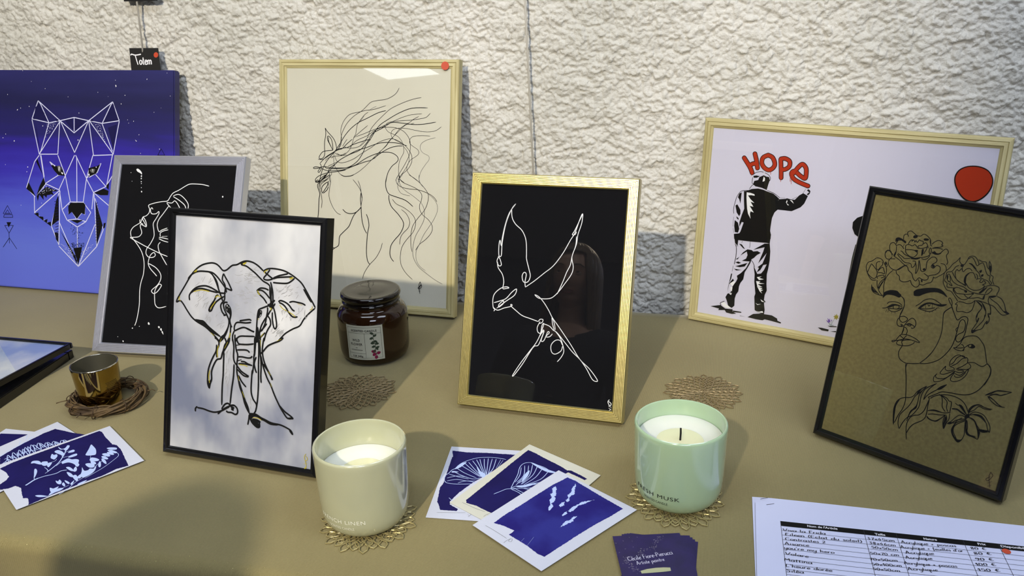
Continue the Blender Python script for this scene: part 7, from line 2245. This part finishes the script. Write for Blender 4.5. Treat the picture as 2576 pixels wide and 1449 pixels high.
# ------------------------------------------------------------------ business cards
ink_blue = mat('deep_violet_card', lin(30, 18, 70), .5, noise=(60, lin(38, 24, 84), 1)); 
base_c = Vector((.1410, .7090))
def biz(i, rot, dx, dy, z):
    e = empty('business_card', (base_c.x + dx, base_c.y + dy, z), (0, 0, rot), group='fan of violet business cards at the bottom edge', cat='business card',
              label=['violet business card turned furthest clockwise, lowest of the fan', 'violet business card turned second furthest clockwise in the fan', 'violet business card in the middle of the fan', 'violet business card directly beneath the top one of the fan', 'topmost violet business card with white script and a pale brush stroke'][i])
    return e, rbox(-.0355, .0355, -.0425, .0425, 0, .0004, .00008).build('card', ink_blue, e)
for i, (rot, dx, dy) in enumerate([(-.26, -.0005, -.0010), (-.20, -.0010, -.0006), (-.14, -.0010, -.0002), (-.08, -.0012, .0000)]): biz(i, rot, dx, dy, .0003 + .0006 * i)
eb, sb = biz(4, .03, -.0065, .0000, .0027)
ir = Matrix.Rotation(-.03, 2); zt = .00055
tl = lambda x, y, l=0: (*(ir @ (Vector((x, y)) - Vector((eb.location.x, eb.location.y)))), zt + l)
mb = MB()
for kind, t, x0, y0, x1, y1 in CARD_TEXT:
    p, q = Vector((x0, y0)), Vector((x1, y1)); d = (q - p); L_ = d.length; d.normalize(); nrm = Vector((-d.y, d.x)); k = L_ / hand_len(t); h = .0033 if t[0] == 'C' else .0027
    hand(mb, t, lambda u, v: tl(p.x + d.x * (u * k) + nrm.x * v * h, p.y + d.y * (u * k) + nrm.y * v * h), .16)
mb.build('white_script', mat('card_script', lin(206, 204, 226), .6), sb)
mb = MB(); fill(mb, BRUSH, lambda a, b: tl(a, b, .0001)); mb.build('brush_stroke', mat('pale_gold_print', lin(176, 178, 140), .6), sb)
mb = MB()
for x, y in SPECKS:
    if not (-.034 < (tl(x, y)[0]) < .035 and tl(x, y)[1] < .042): continue
    a = random.uniform(0, 3.14); L_ = random.uniform(.0004, .0014); ribbon(mb, [(x, y), (x + L_ * math.cos(a), y + L_ * math.sin(a))], .0004, lambda u, v: tl(u, v, .00005), False)
mb.build('gold_specks', mat('speck_print', lin(140, 134, 150), .6), sb, kind='stuff')

# ------------------------------------------------------------------ price list
sheetm = mat('office_paper', lin(198, 202, 230), .8)
def sheet(corner, ang, z, label, curl):
    e = empty('price_list_sheet', (corner[0], corner[1], z), (0, 0, ang), label=label, cat='paper'); n = 30; v = []; f = []
    W_, H_ = .297, .210
    for lay in (0, 1):
        for i in range(n + 1):
            for j in range(n + 1):
                x = W_ * i / n; y = -H_ * j / n; zz = curl * math.exp(-((y + .0) / .022) ** 2) * (.45 + .55 * math.sin(x * 14 + .4)) * (1 if x > .02 else x / .02)
                v.append((x, y, max(zz, 0) + (.00015 if lay == 0 else 0)))
    K = (n + 1) ** 2; q = lambda i, j: i * (n + 1) + j
    for i in range(n):
        for j in range(n): f.append((q(i, j), q(i, j + 1), q(i + 1, j + 1), q(i + 1, j))); f.append((K + q(i, j), K + q(i + 1, j), K + q(i + 1, j + 1), K + q(i, j + 1)))
    for i in range(n):
        for a, b in ((q(i, 0), q(i + 1, 0)), (q(i, n), q(i + 1, n)), (q(0, i), q(0, i + 1)), (q(n, i), q(n, i + 1))): f.append((a, b, K + b, K + a))
    return e, MB().add(v, f).build('sheet', sheetm, e, smooth=False)
sheet((.2631, .8169), -.2435, .0003, 'plain white stapled sheet lying under the handwritten price list', .0012)
e2, s2 = sheet((.2632, .8045), -.2560, .0022, 'white price list sheet with a black header row and handwritten entries', .0008)
z2 = .00045; rm = Matrix.Rotation(.2560, 2)
dl = lambda x, y, l=0: (*(rm @ (Vector((x, y)) - Vector((.2632, .8045)))), z2 + l)
TO = Vector(TABLE['o']); TU = Vector((math.cos(TABLE['ang']), math.sin(TABLE['ang']))); TV = Vector((TU.y, -TU.x))
tw = lambda u, v, l=0: dl(*(TO + TU * u + TV * v), l)
tw_end = .262
mb = MB(); fill(mb, [(0, 0), (tw_end, 0), (tw_end, TABLE['head']), (0, TABLE['head'])], lambda a, b: tw(a, b)); mb.build('header_row', ink('k'), s2)
mb = MB()
for r_ in range(1, 13):
    vv = TABLE['head'] + TABLE['row'] * r_; ribbon(mb, [(0, vv), (tw_end, vv)], .00035, lambda a, b: tw(a, b, .0001), False)
for u in [0] + TABLE['cols'] + [tw_end]: ribbon(mb, [(u, 0), (u, TABLE['head'] + TABLE['row'] * 12)], .0004, lambda a, b: tw(a, b, .0001), False)
mb.build('table_lines', mat('thin_black_lines', lin(30, 30, 45), .7), s2)
mw, mh = MB(), MB()
for kind, t, x0, y0, x1, y1 in DOC_TEXT:
    p, q = Vector((x0, y0)), Vector((x1, y1)); d = (q - p); L_ = d.length; d.normalize(); nrm = Vector((-d.y, d.x))
    pt_ = lambda u, v: dl(p.x + d.x * u + nrm.x * v, p.y + d.y * u + nrm.y * v, .0003)
    if kind == 'p': type_on(mw, t, .0048, pt_, .00012, fit=L_)
    else:
        k = L_ / hand_len(t); h = .0022; hand(mh, t, lambda u, v: pt_(u * k, v * h), .17)
mw.build('header_text', mat('white_print', lin(215, 215, 225), .7), s2, kind='stuff'); mh.build('handwriting', mat('black_pen', lin(24, 22, 34), .6), s2)
mb = MB(); blob(mb, TABLE['dot'], .0041, lambda a, b: dl(a, b, .0003), 20); mb.build('red_dot', redm, s2)
for (x0, y0, x1, y1), par, dz in (((.2700, .8085, .2790, .8105), e2, 0), ((.2735, .7975, .2825, .7990), e2, 0)):
    a, b = dl(x0, y0), dl(x1, y1); MB().tube([(a[0], a[1], .0008), (b[0], b[1], .0008)], .0003, 5).build('staple', mat('steel_staple', lin(90, 90, 98), .35, .8), par)

# ------------------------------------------------------------------ flat black frames at the left edge
def flat_frame(corner, a1, a2, z, tilt, inside, label, W_=.22, H_=.30, th=.014, m_=.012):
    """corner = near-right tip; a1 runs left along the back edge, a2 runs along the front edge"""
    e = empty('framed_picture', (corner[0], corner[1], z), label=label, cat='framed picture')
    u = Vector((a1[0], a1[1], tilt[0])).normalized(); v_ = Vector((a2[0], a2[1], tilt[1])); v_ = (v_ - u * v_.dot(u)).normalized(); n_ = v_.cross(u) * -1
    if n_.z < 0: n_ = -n_
    mtx = Matrix((u, v_, n_)).transposed().to_4x4(); mtx.translation = Vector((corner[0], corner[1], z)); e.matrix_world = mtx
    for a, b in (((0, 0, 0), (H_, m_, th)), ((0, W_ - m_, 0), (H_, W_, th)), ((0, m_, 0), (m_, W_ - m_, th)), ((H_ - m_, m_, 0), (H_, W_ - m_, th))): rbox(a[0], b[0], a[1], b[1], a[2], b[2], .0012).build('frame_rail', black_paint, e)
    MB().box((m_, m_, .002), (H_ - m_, W_ - m_, th - .004)).build('picture_board', inside, e)
    MB().box((m_, m_, th - .0035), (H_ - m_, W_ - m_, th - .0025)).build('glass_pane', GLASS, e)
flat_frame((-.7035, 1.2520), (-.97, .16), (-.27, -.96), .0003, (0, 0), mat('dark_print', lin(40, 42, 60), .5), 'black picture frame lying flat beneath another at the left edge')
flat_frame((-.6890, 1.2300), (-.94, .30), (-.45, -.90), .0270, (-.03, .0), mat('pale_reflection_paint', lin(228, 230, 236), .5, noise=(9, lin(150, 170, 215), 1.6)), 'black frame with a painted pale reflection lying on top of another at the left edge', th=.009, m_=.005)  # pale blue-white board colour imitates the reflection in its glass

# ------------------------------------------------------------------ visitor standing in front of the table, mirrored in the glass and shading the table edge
def skinned(name, nodes, edges, m, parent, root=0, sub=2, **kw):
    me = bpy.data.meshes.new(name); me.from_pydata([n[:3] for n in nodes], edges, []); me.materials.append(m)
    o = bpy.data.objects.new(name, me); C.objects.link(o); o.parent = parent
    o.modifiers.new('skin', 'SKIN').use_smooth_shade = True
    if not me.skin_vertices: return o
    for i, n in enumerate(nodes):
        r = n[3]; me.skin_vertices[0].data[i].radius = r if isinstance(r, tuple) else (r, r); me.skin_vertices[0].data[i].use_root = (i == root)
    sd = o.modifiers.new('subdivision', 'SUBSURF'); sd.levels = sub; sd.render_levels = sub
    return tag(o, **kw)
def person():
    e = empty('person', (-.60, -.16, FZ), (0, 0, -.22), label='person with long fair hair in a dark coat standing before the table', cat='person')
    flesh = mat('skin', lin(205, 160, 132), .55, sss=.15); coat_m = mat('dark_coat', lin(30, 31, 38), .85, bump=(220, .4, 3)); jean = mat('dark_jeans', lin(36, 42, 60), .85); hair_m = mat('fair_hair', lin(128, 100, 62), .5, noise=(60, lin(86, 64, 38), 1.3, (6, 6, .4)))
    shoe = mat('black_leather', lin(16, 15, 15), .35)
    # one continuous body: pelvis, spine, neck, head, both arms to the wrist and palm, both legs to the toes
    N = [(0, 0, .78, (.125, .085)), (0, .0, .92, (.105, .075)), (0, .005, 1.07, (.125, .085)), (0, 0, 1.185, (.095, .065)), (0, .003, 1.235, .045), (0, .010, 1.285, .042), (0, .018, 1.335, (.044, .050)), (0, .020, 1.375, (.046, .054)), (0, .016, 1.405, (.040, .046))]
    E_ = [(i, i + 1) for i in range(8)]
    for sd in (-1, 1):
        k = len(N); N += [(sd * .145, 0, 1.175, .050), (sd * .175, -.005, 1.06, .041), (sd * .195, 0, .94, .036), (sd * .200, .045, .83, .030), (sd * .200, .085, .735, .023), (sd * .198, .098, .69, (.030, .018)), (sd * .197, .106, .655, (.030, .014))]
        E_ += [(3, k)] + [(k + i, k + i + 1) for i in range(6)]
        k = len(N); N += [(sd * .085, 0, .70, .078), (sd * .090, .005, .56, .064), (sd * .092, .012, .42, .049), (sd * .094, .0, .28, .047), (sd * .095, -.01, .10, .031), (sd * .097, .01, .045, .032), (sd * .105, .10, .028, (.034, .020)), (sd * .107, .15, .022, (.026, .014))]
        E_ += [(0, k)] + [(k + i, k + i + 1) for i in range(7)]
    b = skinned('body', N, E_, flesh, e)
    for sd in (-1, 1):                                     # relaxed, unequal fingers; the thumb leaves the side of the palm
        for j, (dy, L_) in enumerate([(-.026, .058), (-.009, .068), (.009, .063), (.025, .050)]):
            x = sd * .197; y = .108 + dy * .9
            skinned('finger', [(x, y, .668, .0085), (x, y + .004, .645 - L_ * .2, .0082), (x - sd * .004, y + .007, .645 - L_ * .6, .0075), (x - sd * .014, y + .008, .645 - L_ * .95, .0062)], [(0, 1), (1, 2), (2, 3)], flesh, b, sub=1)
        skinned('thumb', [(sd * .197, .118, .700, .011), (sd * .190, .140, .675, .0095), (sd * .182, .150, .650, .0085), (sd * .176, .152, .630, .0070)], [(0, 1), (1, 2), (2, 3)], flesh, b, sub=1)
    HC = Vector((0, .020, 1.374))
    def skull(az, el):                                      # az 0 = face, el = elevation
        d = Vector((math.sin(az) * math.cos(el), math.cos(az) * math.cos(el), math.sin(el)))
        p = Vector((d.x * .0715, d.y * .0900, d.z * .1040))
        if el < 0: k = min(1, -el / 1.2); p.x *= 1 - .34 * k; p.y *= 1 - (.10 if d.y > 0 else .42) * k
        g = lambda x0, z0, sx, sz: math.exp(-((p.x - x0) / sx) ** 2 - ((p.z - z0) / sz) ** 2) if d.y > 0 else 0
        p.y += .0200 * g(0, -.030, .0085, .0100) + .0095 * g(0, -.012, .0070, .020) + .0070 * g(0, -.082, .020, .014) + .0052 * g(0, -.054, .020, .0085) - .0045 * g(0, -.066, .022, .006)
        for q in (-1, 1): p.y += -.0085 * g(q * .029, .0, .0150, .0105) + .0030 * g(q * .030, .022, .018, .007) + .0030 * g(q * .038, -.030, .016, .014) + .0030 * g(q * .010, -.035, .006, .006)
        return HC + p
    mb = MB(); na, ne = 120, 80; v = [skull(2 * math.pi * i / na, -math.pi / 2 + math.pi * j / ne) for j in range(ne + 1) for i in range(na)]
    mb.add(v, [(j * na + i, j * na + (i + 1) % na, (j + 1) * na + (i + 1) % na, (j + 1) * na + i) for j in range(ne) for i in range(na)]).build('head', flesh, b, smooth=True)
    def surf_y(x, z): return max((p.y for p in v if abs(p.x - x) < .0035 and abs(p.z - z) < .004), default=.1)
    for sd in (-1, 1):
        ey = surf_y(sd * .029, 1.374) - .0068
        MB().lathe([(0, -.0108)] + [(.0108 * math.cos(t), .0108 * math.sin(t)) for t in np.linspace(-1.4, 1.4, 11)] + [(0, .0108)], 20, (sd * .029, ey, 1.374)).build('eye', mat('eye_white', lin(222, 218, 210), .25), b, smooth=True)
        MB().add([(sd * .029 + .0046 * math.cos(t), ey + .0107, 1.373 + .0046 * math.sin(t)) for t in np.linspace(0, 6.283, 17)[:-1]], [tuple(range(16))]).build('iris', mat('eye_iris', lin(58, 48, 34), .2), b)
        for dz, k in ((.0050, 1), (-.0056, -.6)):
            MB().tube([(sd * (.029 + .0135 * t), ey + .0108 * math.sqrt(max(.05, 1 - (t * 1.02) ** 2)) - .0006, 1.374 + dz * (1 - t * t)) for t in np.linspace(-1, 1, 9)], [.0009, .002, .0028, .003, .003, .003, .0028, .002, .0009], 8).build('eyelid', flesh, b, smooth=True)
        MB().tube([(sd * x, surf_y(sd * x, z) - .0004, z) for x, z in ((.014, 1.391), (.024, 1.396), (.034, 1.397), (.046, 1.391))], [.0012, .0022, .0020, .0009], 6).build('eyebrow', hair_m, b, smooth=True)
        skinned('ear', [(sd * .070, .012, 1.392, .008), (sd * .075, .006, 1.376, .010), (sd * .069, .014, 1.348, .007)], [(0, 1), (1, 2)], flesh, b, sub=1)
    MB().tube([(x, surf_y(x, z) - .0012, z) for x, z in ((-.021, 1.318), (-.010, 1.3205), (0, 1.3190), (.010, 1.3205), (.021, 1.318))], [.0012, .0028, .0030, .0028, .0012], 8).build('upper_lip', mat('lips', lin(172, 98, 88), .45), b, smooth=True)
    MB().tube([(x, surf_y(x, z) - .0012, z) for x, z in ((-.018, 1.3150), (-.009, 1.3125), (0, 1.3120), (.009, 1.3125), (.018, 1.3150))], [.0012, .0032, .0036, .0032, .0012], 8).build('lower_lip', mat('lips', lin(172, 98, 88), .45), b, smooth=True)
    # clothes follow the body
    Nc = [(0, 0, .52, (.182, .140)), (0, 0, .66, (.176, .134)), (0, 0, .80, (.166, .120)), (0, .0, .93, (.128, .096)), (0, .005, 1.07, (.146, .104)), (0, 0, 1.180, (.134, .098)), (0, .002, 1.235, (.080, .072))]
    Ec = [(i, i + 1) for i in range(6)]
    for sd in (-1, 1):
        k = len(Nc); Nc += [(sd * .150, 0, 1.176, .072), (sd * .180, -.005, 1.06, .055), (sd * .198, 0, .94, .050), (sd * .203, .045, .83, .045), (sd * .203, .075, .760, .040)]; Ec += [(5, k)] + [(k + i, k + i + 1) for i in range(4)]
    c = skinned('coat', Nc, Ec, coat_m, e)
    for z in (.70, .80, .90, 1.0, 1.1): MB().lathe([(0, -.004), (.009, -.004), (.0095, 0), (.009, .004), (0, .004)], 14, (0.0, {.70: .128, .80: .118, .90: .108, 1.0: .108, 1.1: .106}[z], z)).build('button', mat('horn_button', lin(60, 50, 44), .4), c)
    for sd in (-1, 1):
        skinned('trouser_leg', [(sd * .066, 0, .78, .080), (sd * .088, .005, .60, .080), (sd * .092, .010, .42, .062), (sd * .094, 0, .26, .060), (sd * .095, -.004, .12, .056), (sd * .095, -.002, .045, .056)], [(i, i + 1) for i in range(5)], jean, e)
        skinned('shoe', [(sd * .095, -.035, .042, .036), (sd * .097, .02, .042, .038), (sd * .104, .09, .036, (.040, .030)), (sd * .108, .165, .030, (.032, .022))], [(i, i + 1) for i in range(3)], shoe, e)
    mb = MB(); na, nr = 144, 40; v = []
    for i in range(na):
        az = 2 * math.pi * i / na; f = abs((az + math.pi) % (2 * math.pi) - math.pi); k = min(1, max(0, (f - .62) / .42)); k = k * k * (3 - 2 * k)
        z_end = 1.440 * (1 - k) + (1.08 + .012 * math.sin(az * 13)) * k
        for j in range(nr + 1):
            t = j / nr; wave = .0016 * math.sin(az * 34 + 6 * t) + .0010 * math.sin(az * 61)
            z = 1.487 - (1.487 - z_end) * (t ** (1.6 if k > .5 else 1.9)); zz = (z - 1.376) / .111
            if zz >= 0: rr = math.sqrt(max(0, 1 - zz * zz)); rx, ry = .0785 * rr, .0975 * rr
            else: q = (1.376 - z) / .30; rx, ry = .0785 + .020 * q, .0975 - .018 * q
            rx += wave * min(1, t * 3); ry += wave * min(1, t * 3)
            v.append((rx * math.sin(az), .018 + ry * math.cos(az) * (1 if zz >= 0 else (1 - .55 * min(1, -zz / 2)) if math.cos(az) > 0 else 1), z))
    h = mb.add(v, [(i * (nr + 1) + j, ((i + 1) % na) * (nr + 1) + j, ((i + 1) % na) * (nr + 1) + j + 1, i * (nr + 1) + j + 1) for i in range(na) for j in range(nr)]).build('hair', hair_m, e, smooth=True)
    sm = h.modifiers.new('thickness', 'SOLIDIFY'); sm.thickness = .007; sm.offset = 0
person()
